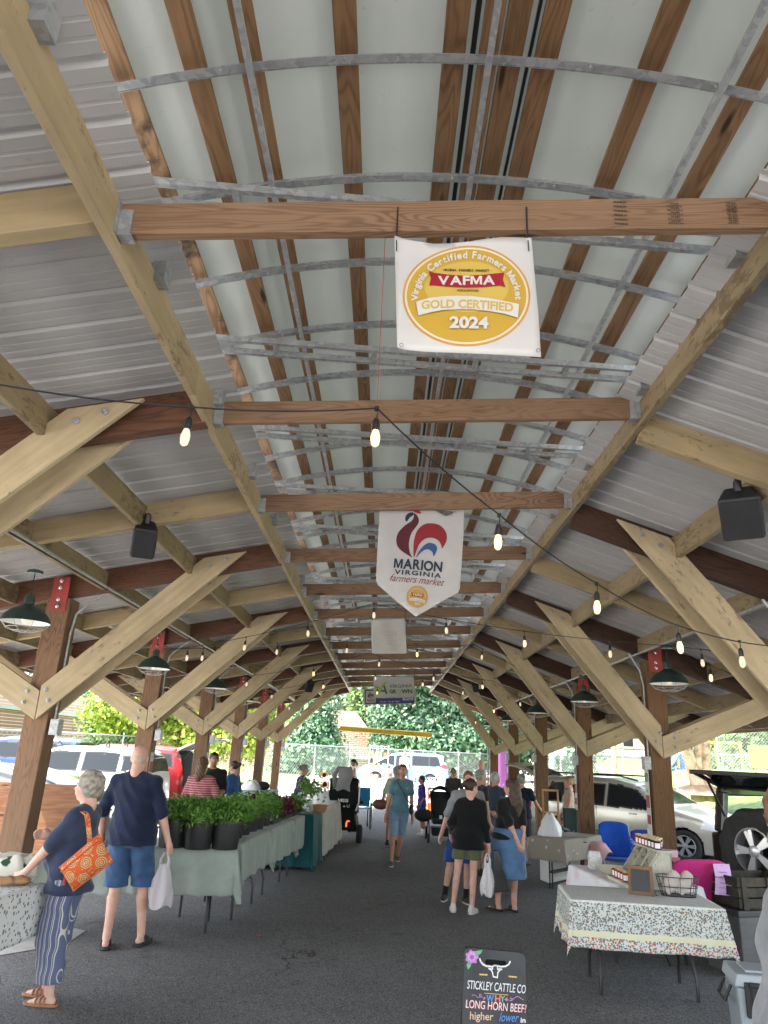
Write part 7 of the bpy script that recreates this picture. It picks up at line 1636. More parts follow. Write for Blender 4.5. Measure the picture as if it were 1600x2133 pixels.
        clipT=[lambda X,Y,Z:hz+.003*np.sin(X*30+Y*21)-Z,nk]
        sdf_obj(top[0],T,res,top[1],B,k=.035*s,noise=wrinkle(.0050,1.0,sd),clip=clipT)
    if pants is not None:
        Pn=[ell_(J['pel']+np.array([0,0,-.01]),np.array([.158*bs+.012,.112*bs+.012,.13])*s),ell_(J['pel']+np.array([0,-.035,-.05])*s,np.array([.14*bs,.09*bs+.01,.11])*s)]
        for nm in 'rl':
            hp,kn,ank,tw=hl[nm]; th=.078*s*(.55+.45*bs)+.014
            if plen<=1: e_=hp+(kn-hp)*plen; Pn.append(cap_(hp,e_,th+.006,(th*.92+.016 if not pwide<1 else .056*s*(.8+.2*bs)+.008)))
            else:
                f=min(1,plen-1); e_=kn+(ank-kn)*f
                kr=(.066 if pwide==1 else .066*pwide)*s; Pn+=[cap_(hp,kn,th,kr),cap_(kn,e_,kr,(.056 if pwide==1 else .060*pwide)*s)]
        tz=J['pel'][2]+.10*s; lowz=min(((hl[n_][0]+(hl[n_][1]-hl[n_][0])*plen)[2] if plen<=1 else (hl[n_][1]+(hl[n_][2]-hl[n_][1])*(plen-1))[2]) for n_ in 'rl')-.01*s
        cl=[lambda X,Y,Z:Z-tz]
        if not seated: cl.append(lambda X,Y,Z:lowz-Z)
        sdf_obj(pants[0],Pn,res,pants[1],B,k=.022*s,noise=wrinkle(.0045,1.1,sd+1),clip=cl)
    if skirt is not None:
        z1=skirt[2]*s; c0=J['pel']; Sk=[ell_(c0,np.array([.165*bs+.015,.125*bs+.012,.15])*s),cap_(c0,np.array([(hl['r'][1][0]+hl['l'][1][0])/2,(hl['r'][1][1]+hl['l'][1][1])/2,z1]),.172*bs*s,(.19*bs+.02)*s)]
        sdf_obj(skirt[0],Sk,res,skirt[1],B,k=.03,noise=wrinkle(.004,.8,sd),clip=[lambda X,Y,Z:Z-(c0[2]+.10*s),lambda X,Y,Z:z1-Z])
    if shoe is not None or sandals is not None:
        for nm,sg in (('r',1),('l',-1)):
            hp,kn,ank,tw=hl[nm]; fd=np.array([-math.sin(tw),math.cos(tw),0]); b0_=ank+np.array([0,0,-.085*s]); up=np.array([0,0,1.])
            if shoe is not None:
                sdf_obj('shoe',[cap_(b0_+up*.040*s-fd*.035*s,b0_+up*.036*s+fd*.06*s,.040*s,.040*s),cap_(b0_+up*.034*s+fd*.06*s,b0_+up*.028*s+fd*.15*s,.040*s,.028*s),cap_(b0_+up*.05*s-fd*.03*s,b0_+up*.085*s-fd*.02*s,.034*s,.036*s)],min(res,.011),shoe,B,k=.02,clip=[lambda X,Y,Z:b0_[2]+.012*s-Z])
                sdf_obj('sole',[cap_(b0_+up*.008*s-fd*.035*s,b0_+up*.008*s+fd*.07*s,.040*s,.043*s),cap_(b0_+up*.008*s+fd*.07*s,b0_+up*.010*s+fd*.155*s,.043*s,.030*s)],min(res,.010),plain('shoe sole',(.55,.54,.50),.7) if shoe!=M['black_plastic'] else M['rubber'],B,k=.01,clip=[lambda X,Y,Z:b0_[2]+.001-Z,lambda X,Y,Z:Z-b0_[2]-.022*s])
            else:
                sdf_obj('sole',[cap_(b0_+up*.012*s-fd*.045*s,b0_+up*.012*s+fd*.07*s,.042*s,.046*s),cap_(b0_+up*.012*s+fd*.07*s,b0_+up*.012*s+fd*.165*s,.046*s,.034*s)],.007,sandals,B,k=.01,clip=[lambda X,Y,Z:b0_[2]+.001-Z,lambda X,Y,Z:Z-b0_[2]-.024*s])
                rt=np.cross(fd,up); m=MB()
                for q in (.02,.055,.09):
                    c_=b0_+fd*q*s; m.tube([c_-rt*.042*s+up*.016*s,c_-rt*.034*s+up*(.062-.15*q)*s,c_+up*(.082-.25*q)*s,c_+rt*.034*s+up*(.062-.15*q)*s,c_+rt*.042*s+up*.016*s],.0085*s,6)
                m.build('strap',sandals,B,smooth=True)
            if socks is not None: sdf_obj('sock',[cap_(ank+np.array([0,0,-.03*s]),ank+(kn-ank)*.22,.041*s,.042*s)],.010,socks,B,k=.01)
    return B,dict(J=J,arms=al,legs=hl,hc=hc,s=s,face=face,loc=Vector(root_loc))
def W2(D,p): return D['loc']+Rz(D['face'])@Vector(p)
def stand(px_feet,Y=None,px_head=None):
    """ground point from the feet pixel; the head pixel gives height and lean"""
    f=G(*px_feet) if Y is None else np.array([AY(px_feet[0],px_feet[1],Y)[0],Y,0.])
    hd=AY(px_head[0],px_head[1],float(f[1])); return (float(f[0]),float(f[1])),float(hd[2]),(float(hd[0]-f[0]),0)
SK=(.50,.30,.21); SKD=(.34,.18,.115); SKP=(.60,.38,.30)
def hc_(n,c,var=.3): return simple(n,c,.6,var=var,sc=30,bump=.5,bsc=60)
# 1 grey-haired woman
f,hh,ln=stand((88,2088),None,(196,1604)); 
pstripe=NT('blue and white striped linen'); v=pstripe.coord(rnd=False); sx=pstripe.n('ShaderNodeSeparateXYZ'); pstripe.l(v,sx.inputs[0]); wv=pstripe.math('MULTIPLY',pstripe.noise(v,2.2,2),.03); src=pstripe.math('ADD',pstripe.math('ADD',pstripe.math('MULTIPLY',sx.outputs[0],.25),sx.outputs[1]),wv); fr=pstripe.math('FRACT',pstripe.math('MULTIPLY',src,30)); mk=pstripe.math('LESS_THAN',fr,.12); mk2=pstripe.math('LESS_THAN',pstripe.math('FRACT',pstripe.math('ADD',fr,.72)),.08); col=pstripe.mix(mk,(.11,.13,.215),(.55,.52,.48)); col=pstripe.mix(mk2,col,(.50,.47,.42)); pstripe.base(col,.85,0,.15); pstripe.bump(pstripe.noise(v,8,4),.4,.02)
P1,D1=person('grey-haired woman in a navy top and striped trousers beside the speckled table',f,face=PI/2-.10,h=hh-.02,lean=ln,skin=SKP,build=1.17,belly=1.25,bust=1.25,res=.0085,fem=True,
  lhand=(-.20,.40,.80),rhand=(.10,.30,1.20),lelb=(.55,-.9,-.2),relb=(.9,-.5,-.6),hyaw=.0,hpitch=.12,top=('t_shirt',cloth('navy T-shirt',(.035,.045,.085),.15,4)),sleeve=.92,hem=.80,pants=('trousers',pstripe.m),plen=1.78,pwide=1.75,sandals=plain('tan leather',(.30,.13,.055),.6),hair=hc_('ash grey hair',(.30,.27,.22)),hairst='grey_curly',lfoot=(-.08,-.06,0,.05),rfoot=(.10,.07,0,-.05),curl=.35)
# orange quilted shoulder bag, hung on her near (left) shoulder
def facing(mesh_builder,center,nrm,name,lab,mat,cat): pass
oq=NT('orange medallion quilting'); v=oq.coord(rnd=False); vo=oq.n('ShaderNodeTexVoronoi'); sxq=oq.n('ShaderNodeSeparateXYZ'); oq.l(v,sxq.inputs[0]); cbq=oq.n('ShaderNodeCombineXYZ'); oq.l(sxq.outputs[0],cbq.inputs[0]); oq.l(sxq.outputs[2],cbq.inputs[1]); vo.voronoi_dimensions='2D'; oq.l(cbq.outputs[0],vo.inputs['Vector']); vo.inputs['Scale'].default_value=10.5; vo.inputs['Randomness'].default_value=.2; d=vo.outputs['Distance']; ring=oq.math('FRACT',oq.math('MULTIPLY',d,7.5)); mk=oq.math('LESS_THAN',ring,.28); inn=oq.math('LESS_THAN',d,.42); fine=oq.noise(v,70,3)
col=oq.mix(inn,(.52,.09,.025),(.55,.27,.12)); col=oq.mix(oq.math('MULTIPLY',mk,inn),col,(.10,.03,.02)); col=oq.mix(oq.ramp(fine,[(.60,0),(.66,1)]),col,(.58,.36,.20)); oq.base(col,.85,0,.15); oq.bump(oq.noise(v,40,2),.6,.01)
Yb=float(f[1])-.27
def BP(px,py,dy=0): return Vector(AY(px,py,Yb+dy))
quad=[BP(207,1738),BP(236,1793),BP(152,1856),BP(124,1808)]; cB=sum(quad,Vector())/4
t=thing('shoulder_bag','orange quilted shoulder bag patterned with round medallions','bag',tuple(cB)); 
def bagp(u,v,side):
    e=(4*u*(1-u))**.5*(4*v*(1-v))**.35; p=quad[0].lerp(quad[1],u).lerp(quad[3].lerp(quad[2],u),v); return p-cB+Vector((0,-.055*e*side*(1.0 if side>0 else .8),0))
m=MB(); m.grid(lambda u,v:bagp(u,v,1),22,22); m.grid(lambda u,v:bagp(1-u,v,-1),22,22); bb_=m.build('bag_body',oq.m,t,smooth='all')
m=MB(); m.tube([bagp(0.16,v/12,1)+Vector((0,-.004,0)) for v in range(13)],.006,6); m.tube([bagp(0,v/12,1) for v in range(13)],.007,6); m.tube([bagp(1,v/12,1) for v in range(13)],.006,6); m.build('piping',plain('orange piping',(.50,.10,.03),.7),bb_,smooth=True)
m=MB(); path=[BP(187,1757)-cB,BP(190,1740)-cB+Vector((0,-.03,0)),BP(188,1716)-cB+Vector((0,-.035,0)),BP(181,1696,.02)-cB,BP(172,1690,.10)-cB]; path2=[BP(188,1757)-cB,BP(191,1740)-cB,BP(193,1716)-cB,BP(194,1697,.04)-cB,BP(186,1690,.12)-cB]
for a,b in zip(path[:-1],path[1:]): m.bar(a,b,.006,.034,up=Vector((1,0,.0)))
m.build('strap',oq.m,t)
m=MB(); m.tube([BP(140,1806)-cB,BP(137,1822)-cB,BP(134,1840)-cB],[.01,.008,.014],6); m.build('tassel',plain('red tassel',(.35,.02,.02),.8),t)
# 2 bald man
f,hh,ln=stand((258,1972),None,(290,1551)); denim=cloth('blue denim',(.045,.095,.20),.3,5,.85)
P2,D2=person('balding man in a navy T-shirt and denim shorts holding a white bag',f,face=-.05,h=hh,lean=ln,skin=SKP,build=1.22,belly=1.0,res=.0085,
  rhand=(.33,.06,.86),lhand=(-.34,.10,.90),top=('t_shirt',cloth('dark navy T-shirt',(.012,.018,.045),.2,4)),sleeve=.98,hem=.845,topw=1.06,pants=('denim_shorts',denim),plen=1.0,sandals=plain('black sandal',(.02,.02,.022),.6),hair=hc_('thin white hair',(.52,.37,.30),.1),hairst='fringe_bald',bald=True,lfoot=(-.13,-.08,0,.35),rfoot=(.12,.10,0,-.15),hyaw=.12,curl=.9)
hp2=W2(D2,D2['arms']['r'][2]); 
def carrier(lab,c,hgt,w_,mat,seed=0,dep=.09,stripes_=None):
    t=thing('carrier_bag',lab,'bag',tuple(c)); rr=random.Random(seed); ph=rr.random()*6
    def fn(u,v):
        a=u*2*PI; W_=w_*(.30+.70*min(1,(v*1.6))**.8)*(1-.15*max(0,v-.8)/.2); return (W_*.5*math.cos(a)*(1+.06*math.sin(3*a+v*7+ph)),dep*.5*math.sin(a)*(.5+v)*(1+.18*math.sin(5*a+ph)),-.10-(hgt-.10)*v-(.02*math.sin(a*3+ph)*v))
    m=MB(); m.grid(fn,40,14); m.add([fn(k/40,1) for k in range(40)],[tuple(range(40))]); m.build('bag_body',mat,t,smooth='all')
    for sg in (-1,1):
        m=MB(); m.tube([(sg*.012,0,.0),(sg*w_*.16,0,-.06),(sg*w_*.15,0,-.13)],[.007,.012,.018],8); m.build('handle',mat,t,smooth=True)
    return t
wb=NT('thin white plastic bag'); wb.base((.62,.58,.60),.45,0,.4); tr_=wb.n('ShaderNodeBsdfTranslucent'); tr_.inputs[0].default_value=(.7,.66,.68,1); mx=wb.n('ShaderNodeMixShader'); mx.inputs[0].default_value=.4; wb.l(wb.b.outputs[0],mx.inputs[1]); wb.l(tr_.outputs[0],mx.inputs[2]); wb.l(mx.outputs[0],wb.out.inputs[0]); v=wb.coord(rnd=False); wb.bump(wb.noise(v,14,5,.7),.7,.02); M['thin_bag']=wb.m
carrier('white plastic carrier bag hanging from the balding man\'s right hand',hp2+Vector((.0,-.02,-.09)),.45,.23,M['thin_bag'],1)
# 10 woman in blue walking towards the camera
f,hh,ln=stand((822,1803),None,(842,1592)); teal_s=cloth('dusty blue polo',(.10,.21,.26),.12,4)
P10,D10=person('woman in a dusty blue polo shirt and light blue shorts walking up the aisle',f,face=PI+.05,h=hh,lean=ln,skin=(.46,.26,.17),build=.90,res=.010,fem=True,bust=.7,lhand=(-.25,-.03,.84),rhand=(.25,.06,.86),top=('polo_shirt',teal_s),sleeve=.55,hem=.90,pants=('shorts',cloth('light blue denim',(.20,.30,.42),.15,5)),plen=.98,pwide=.9,shoe=simple('grey canvas',(.10,.085,.075),.8),hair=hc_('short brown hair',(.05,.03,.02)),hairst='buzz',lfoot=(-.06,-.22,.05,.05),rfoot=(.07,.16,0,-.05),curl=.4)
t=thing('crossbody_bag','dark crossbody bag at the left hip of the woman in blue','bag',tuple(D10['loc'])); o=t; t.rotation_euler=(0,0,D10['face']); c=D10['J']['pel']; m=MB(); m.ball((c[0]-.19,c[1]-.02,c[2]-.02),(.04,.09,.08),12,8); m.build('bag_body',plain('dark brown leather',(.03,.018,.014),.5),t,smooth=True); sh_=D10['arms']['r'][0]; ch=D10['J']['chs']
m=MB(); m.tube([(c[0]-.19,c[1]+.02,c[2]+.05),(c[0]-.10,c[1]+.145,c[2]+.14),(ch[0]-.0,ch[1]+.155,ch[2]-.02),(sh_[0]-.05,sh_[1]+.10,sh_[2]+.02),(sh_[0]-.06,sh_[1]-.0,sh_[2]+.065),(sh_[0]-.08,sh_[1]-.10,sh_[2]-.02)],.009,6); m.build('strap',plain('dark brown leather',(.03,.018,.014)),t)
# 16-20 the group right of the aisle
f,hh,ln=stand((945,1880),None,(982,1606))
person('man with close-cropped hair in a grey T-shirt standing behind the girl in black',f,face=PI-.15,h=hh,lean=ln,skin=SKP,build=1.12,res=.011,belly=.6,top=('t_shirt',cloth('heather grey T-shirt',(.26,.27,.29),.1,4)),sleeve=.95,hem=.86,pants=('shorts',cloth('royal blue shorts',(.03,.07,.28),.15,4)),plen=.95,shoe=simple('dark trainers',(.06,.055,.05),.8,var=.4,sc=20),socks=cloth('black socks',(.015,.015,.016)),hair=hc_('reddish cropped hair',(.16,.08,.05)),hairst='buzz',lfoot=(-.17,.04,0,.5),rfoot=(.13,-.02,0,-.1),lhand=(-.22,.22,1.0),rhand=(.3,.05,.85))
f,hh,ln=stand((964,1901),None,(985,1628))
P17,D17=person('girl in a loose black shirt and olive shorts, hair clipped up, back turned',f,face=-.20,h=hh+.03,lean=ln,skin=SKP,build=1.0,res=.010,fem=True,top=('loose_shirt',cloth('black loose shirt',(.006,.006,.007),.1,4)),sleeve=1.75,hem=.80,topw=1.32,pants=('shorts',cloth('olive shorts',(.11,.12,.065),.15,5)),plen=.58,shoe=simple('white trainers',(.62,.60,.58),.7,var=.08),hair=hc_('dark brown hair',(.035,.02,.013)),hairst='bun',hyaw=-.75,rhand=(.30,.02,.84),lhand=(-.26,.16,.95),lfoot=(-.13,-.01,0,.2),rfoot=(.13,-.03,0,-.35),curl=.9)
h17=W2(D17,D17['arms']['r'][2]); pinkish=NT('white bag with faint red print'); v=pinkish.coord(rnd=False); pinkish.base(pinkish.mix(vor(pinkish,v,16,(1,2,3),.36,.06),(.66,.63,.64),(.55,.18,.20)),.5)
carrier('white plastic bag with faint red print held by the girl in black',h17+Vector((-.02,-.03,-.08)),.44,.17,pinkish.m,2,.07)
m=MB(); c=h17+Vector((.07,.0,-.02)); m.add([c+Vector((-.02,-.03,-.02)),c+Vector((.03,-.03,-.02)),c+Vector((.17,-.05,-.44)),c+Vector((-.02,-.05,-.47)),c+Vector((-.02,.03,-.02)),c+Vector((.03,.03,-.02)),c+Vector((.17,.05,-.44)),c+Vector((-.02,.05,-.47))],[(0,3,2,1),(4,5,6,7),(0,1,5,4),(1,2,6,5),(2,3,7,6),(3,0,4,7)]); o=m.build('tote_bag',plain('glossy black bag',(.008,.008,.009),.25),None,bevel=.006); tag(o,'glossy black tapering bag between the girl in black and the denim skirt','bag')
f,hh,ln=stand((1052,1897),None,(1068,1622))
P20,D20=person('long-haired woman in a black top and denim skirt, hands clasped behind her',f,face=.50,h=hh,lean=ln,skin=SKP,build=1.38,res=.011,fem=True,belly=.8,bust=.8,top=('top',cloth('black jersey top',(.012,.012,.014),.2,4)),sleeve=.95,hem=.92,skirt=('denim_skirt',cloth('denim skirt',(.10,.19,.34),.2,6),.42),sandals=M['black_plastic'],hair=hc_('long brown hair',(.07,.042,.026)),hairst='long',lhand=(-.03,-.24,.90),rhand=(.05,-.25,.88),lelb=(1,-.6,0),relb=(1,-.6,0),lfoot=(-.10,.06,0,.25),rfoot=(.10,-.05,0,-.2),hyaw=.35,curl=.9)
for lab,ft,Y,hd,kw in (
 ('grey-haired man in a dark tee behind the man in the grey T-shirt',(1003,1800),12.3,(1001,1603),dict(face=-1.2,build=1.0,top=('t_shirt',cloth('charcoal tee',(.03,.03,.035))),pants=('shorts',cloth('grey shorts',(.12,.12,.15))),plen=.9,hair=hc_('grey cropped hair',(.25,.24,.23)),hairst='buzz',shoe=M['black_plastic'],lhand=(-.2,.3,1.0))),
 ('white-haired man in a slate T-shirt left of the long-haired woman',(1022,1800),None,(1034,1609),dict(face=-.9,build=1.15,belly=1,top=('t_shirt',cloth('slate T-shirt',(.045,.06,.085))),pants=('shorts',cloth('grey shorts b',(.12,.13,.17))),plen=.95,hair=hc_('white cropped hair',(.45,.43,.42)),hairst='short',shoe=M['black_plastic'],socks=M['white_plastic'],lhand=(-.2,.25,1.05),rhand=(.22,.25,1.05))),
 ('man in a navy shirt and cap behind the long-haired woman',(1088,1790),13.6,(1087,1612),dict(face=-.6,build=1.1,top=('t_shirt',cloth('midnight T-shirt',(.012,.018,.04))),pants=('shorts',cloth('dark shorts',(.04,.04,.05))),plen=.9,capm=cloth('navy cap',(.015,.02,.06)),hair=hc_('grey cropped hair',(.25,.24,.23)),hairst='short',shoe=M['black_plastic'],rhand=(.25,.35,1.05))),
 ('blonde woman in a cream vest and blue jeans beside the beige car',(1184,1793),None,(1186,1619),dict(face=PI/2-.1,fem=True,bust=.9,skin=(.58,.34,.25),top=('vest_top',cloth('cream vest',(.50,.42,.33),.06)),sleeve=0,hem=.99,pants=('jeans',cloth('blue jeans',(.035,.075,.16),.35,5)),plen=1.92,pwide=.82,hair=hc_('blonde hair',(.40,.25,.12)),hairst='bun',hpitch=.2,sandals=plain('tan leather',(.30,.13,.055)),lhand=(-.20,.10,.84),rhand=(.2,.16,.86),res=.011)),
 ('woman in sunglasses and a charcoal top pushing the stroller',(945,1736),18.2,(944,1600),dict(face=PI+.1,fem=True,top=('t_shirt',cloth('charcoal top',(.05,.05,.05))),sleeve=.8,pants=('leggings',cloth('black leggings',(.015,.015,.016))),plen=1.9,pwide=.8,hair=hc_('tied brown hair',(.12,.07,.04)),hairst='bun',glasses=True,shoe=M['black_plastic'],lhand=(-.2,.38,1.05),rhand=(.2,.38,1.05))),
 ('boy in a purple checked jersey and blue shorts beside the stroller',(880,1741),None,(878,1616),dict(face=PI/2+.3,skin=SKD,build=.85,top=('jersey',floral('purple check',(.05,.03,.20),[((.30,.28,.45),.30,1.0)],22)),sleeve=.9,hem=.84,pants=('shorts',cloth('bright blue shorts',(.02,.06,.38))),plen=.9,socks=M['white_plastic'],shoe=simple('white trainers',(.62,.60,.58)),hair=hc_('black curly hair',(.012,.009,.007)),hairst='short',lhand=(-.2,.15,.9))),
 ('person in a pale green T-shirt and pink shorts carrying a brown bag',(814,1760),None,(829,1597),dict(face=.2,top=('t_shirt',cloth('pale green T-shirt',(.38,.45,.33))),sleeve=.9,hem=.86,pants=('shorts',cloth('pink shorts',(.42,.18,.28))),plen=.9,hair=hc_('grey cropped hair',(.25,.24,.23)),hairst='short',shoe=M['black_plastic'],lhand=(-.30,.05,.9),bend=.1)),
 ('person in a sun hat and pink vest bending over the plush toys',(800,1690),25.6,(818,1592),dict(face=.6,fem=True,skin=(.66,.36,.28),top=('vest_top',cloth('pink vest',(.55,.30,.26))),sleeve=0,pants=('trousers',cloth('pale trousers',(.4,.38,.35))),plen=1.9,capm=cloth('green and white hat',(.25,.50,.36)),shoe=M['black_plastic'],bend=.35,lhand=(-.2,.45,.9),rhand=(.2,.45,.9))),
 ('person in a white top leaning into the open door of the pale blue van',(845,1628),42.0,(843,1566),dict(face=.0,top=('t_shirt',cloth('white top',(.62,.64,.56))),pants=('trousers',cloth('dark blue trousers',(.04,.06,.12))),plen=1.9,hair=hc_('reddish hair',(.25,.12,.07)),hairst='short',shoe=M['black_plastic'],bend=.2,lhand=(-.2,.4,1.1),rhand=(.2,.4,1.1))),
 ('person with a red face in a pale blue shirt beyond the group on the right',(1002,1680),22.5,(1003,1583),dict(face=-1.2,skin=(.62,.28,.22),build=1.15,top=('shirt',cloth('pale blue shirt',(.45,.52,.60))),pants=('trousers',cloth('khaki trousers',(.25,.2,.14))),plen=1.9,hair=hc_('thin pale hair',(.5,.35,.28)),hairst='buzz',shoe=M['black_plastic'],lhand=(-.2,.35,1.0))),
 ('woman in a white sleeveless top and dark cap behind the man in the dark cap',(742,1690),24.6,(735,1581),dict(face=PI/2+.2,fem=True,skin=SKD,top=('vest_top',cloth('white vest',(.62,.60,.56))),sleeve=0,pants=('trousers',cloth('dark trousers',(.03,.03,.04))),plen=1.9,capm=cloth('black cap',(.01,.01,.012)),hair=hc_('black hair',(.012,.009,.008)),hairst='pony',shoe=M['black_plastic'],lhand=(-.2,.3,1.0),rhand=(.2,.3,1.0))),
 ('man in a dark navy shirt and cap standing over the power wheelchair',(742,1732),17.6,(722,1601),dict(face=PI/2-.5,build=1.25,belly=.8,skin=SKD,top=('t_shirt',cloth('dark blue T-shirt',(.015,.022,.04))),sleeve=.95,hem=.80,pants=('shorts',cloth('black shorts',(.015,.015,.02))),plen=.95,capm=cloth('navy cap',(.015,.02,.06)),hair=hc_('black hair',(.012,.009,.008)),hairst='short',shoe=M['black_plastic'],bend=.12,hpitch=-.4,rhand=(.30,-.1,.92),lhand=(-.2,.35,1.0))),
 ('woman with a grey bun in a dark floral dress leaning over the far tables',(612,1745),15.4,(630,1592),dict(face=-1.1,fem=True,build=1.15,bust=.9,skin=SK,top=('dress',floral('dark floral dress',(.03,.03,.055),[((.42,.30,.34),.34,1.0),((.30,.32,.25),.3,.7)],18)),sleeve=.6,hem=.5,topw=1.1,skirt=('dress_skirt',floral('dark floral dress b',(.03,.03,.055),[((.42,.30,.34),.34,1.0)],18),.5),hair=hc_('light grey brown hair',(.22,.17,.13)),hairst='bun',shoe=M['black_plastic'],bend=.12,lhand=(-.15,.45,1.02),rhand=(.15,.45,1.0))),
 ('woman with a topknot in a blue T-shirt at the back of the plant tables',(470,1810),13.6,(488,1585),dict(face=PI/2-.35,fem=True,build=1.1,bust=.8,skin=SK,top=('t_shirt',cloth('blue T-shirt',(.03,.09,.24))),sleeve=.95,hem=.86,pants=('jeans',cloth('dark jeans',(.025,.045,.09))),plen=1.92,hair=hc_('dark brown hair',(.035,.02,.013)),hairst='bun',glasses=True,shoe=M['black_plastic'],lhand=(-.22,.10,.90),rhand=(.2,.1,.9),res=.012)),
 ('man with dark tied hair in a black shirt behind the striped-shirt woman',(440,1840),12.4,(443,1567),dict(face=PI+.35,skin=SKD,build=1.1,top=('t_shirt',cloth('black T-shirt',(.012,.012,.013))),sleeve=.95,hem=.86,pants=('trousers',cloth('black trousers',(.012,.012,.014))),plen=1.92,hair=hc_('black hair',(.012,.009,.008)),hairst='bun',shoe=M['black_plastic'],lhand=(-.10,.26,1.08),rhand=(.12,.26,1.06),res=.012)),
 ('woman with wavy brown hair in a maroon striped T-shirt by the plant pots',(405,1880),10.6,(422,1577),dict(face=-.25,fem=True,build=1.22,skin=SKP,top=('t_shirt',None),sleeve=.85,hem=.84,pants=('shorts',cloth('pale grey shorts',(.33,.34,.38))),plen=.9,hair=hc_('wavy brown hair',(.09,.045,.02)),hairst='shoulder',shoe=M['black_plastic'],lhand=(-.30,.10,.90),rhand=(.24,.26,1.05),res=.011)),
):
    if kw.get('top') and kw['top'][1] is None:
        ts=NT('maroon striped jersey'); v=ts.coord(rnd=False); sx=ts.n('ShaderNodeSeparateXYZ'); ts.l(v,sx.inputs[0]); fr=ts.math('FRACT',ts.math('MULTIPLY',ts.math('ADD',sx.outputs[2],ts.math('MULTIPLY',ts.noise(v,4,2),.02)),34)); ts.base(ts.mix(ts.math('LESS_THAN',fr,.35),(.20,.05,.065),(.42,.22,.22)),.85,0,.15); kw['top']=('t_shirt',ts.m)
    f,hh,ln=stand(ft,Y,hd); kw.setdefault('res',.016); kw.setdefault('skin',SK); 
    Pp,Dd=person(label=lab,feet=f,h=hh/ (1-.12*(1-math.cos(kw.get('bend',0)))*2) ,lean=ln if abs(ln[0])<.35 else (0,0),**kw)
    if 'brown bag' in lab:
        t=thing('handbag','brown leather handbag on the arm of the person in pale green','bag',tuple(W2(Dd,Dd['arms']['l'][2]))); m=MB(); m.ball((-.02,-.05,-.02),(.17,.08,.10),14,9); m.build('bag_body',plain('brown leather',(.14,.05,.03),.5),t,smooth=True); m=MB(); m.tube([(-.12,-.05,.04),(-.05,-.03,.22),(.05,-.03,.22),(.1,-.05,.04)],.01,6); m.build('handle',plain('brown leather',(.14,.05,.03)),t)
# 24 man cut by the right edge of the frame
f=(1.045,2.06)
gt=cloth('heather grey cotton',(.19,.195,.21),.2,14); P24,D24=person('man in a grey T-shirt cut off by the right edge',f,face=PI/2-.15,h=1.70,lean=(.085,0),hyaw=-1.3,skin=(.52,.27,.17),build=1.2,belly=.55,res=.009,top=('t_shirt',gt),sleeve=.92,hem=.80,pants=('shorts',cloth('grey shorts',(.12,.12,.15))),plen=.95,hair=hc_('reddish cropped hair',(.16,.08,.05)),hairst='short',shoe=M['black_plastic'],lhand=(-.30,.17,.90),lelb=(.3,-.6,0))
m=MB(); 
for (a,b,c,d_) in ((.02,1.36,.05,.12),(.06,1.42,.03,.03)): pass
# ================================================================ wheelchair, stroller, walker
q=G(712,1752); WX,WY=float(q[0]),float(q[1]); t=thing('power_wheelchair','black power wheelchair with a grey hoodie over its backrest and white lettering','wheelchair',(WX,WY,0),.0); t.scale=(1.18,1,1)
bk=simple('black vinyl',(.006,.006,.007),.7,var=.2,spec=.2)
m=MB(); m.box((0,.10,.36),(.50,.70,.28),taper=.85); m.build('base',bk,t,bevel=.04)
m=MB(); m.box((0,-.22,.90),(.50,.13,.62),Rx(-.08)); m.build('backrest',bk,t,bevel=.05); m=MB(); m.box((0,.08,.56),(.48,.52,.10)); m.build('seat',bk,t,bevel=.03)
m=MB(); m.box((0,-.27,.55),(.42,.16,.30)); m.build('battery_box',bk,t,bevel=.03)
for s in (-1,1):
    for y_,r_ in ((-.18,.17),(.42,.12)): wheel(t,(s*.29,y_,r_),r_,.09,-s,5,rot=PI/2)
    m=MB(); m.box((s*.30,.10,.74),(.08,.38,.05)); m.build('armrest',bk,t,bevel=.015)
    m=MB(); m.tube([(s*.25,-.24,1.20),(s*.27,-.26,1.1),(s*.265,-.30,.75),(s*.22,-.34,.60)],.012,6); m.build('side_tube',M['white_plastic'],t,smooth=True)
    m=MB(); m.tube([(s*.13,-.352,.40),(s*.09,-.354,.41),(s*.075,-.354,.37),(s*.075,-.354,.30)],.012,6); m.build('tail_lamp',plain('red lamp strip',(.7,.06,.02),.4,em=(1,.12,.03,.3)),t)
m=MB()
for txt,z_,sz in (('MISSI',.80,.085),('10  \u2665 U',.70,.075)): 
    V,F=text_geo(txt.replace('\u2665','o'),sz,.02); m.add([(a,-.352,z_+b-.02) for a,b in V],F)
m.build('lettering',M['white_plastic'],t)
m=MB(); m.add([(-.19,-.302,1.0),(-.12,-.302,1.03),(-.12,-.302,.97)],[(0,1,2)]); m.build('green_mark',plain('green mark',(.05,.5,.15)),t)
m=MB(); 
def hood(u,v): return ((u-.5)*.30*(1-.1*v)+.02*math.sin(v*6),-.31-.03*math.sin(u*PI)*(1+v*.3),1.42-v*.42-.02*math.cos(u*PI*2)*v)
m.grid(hood,16,16); m.grid(lambda u,v:((u-.5)*.30,-.31+.14*v,1.42+.03*math.sin(v*PI)),16,4); m.tube([(-.13,-.28,1.40),(-.21,-.26,1.30),(-.20,-.25,1.05)],[.05,.06,.04],10); o=m.build('hooded_sweatshirt',cloth('grey sweatshirt',(.26,.26,.265),.1,4),None,(WX,WY,-.03),smooth='all'); tag(o,'light grey sweatshirt draped over the wheelchair backrest','sweatshirt')
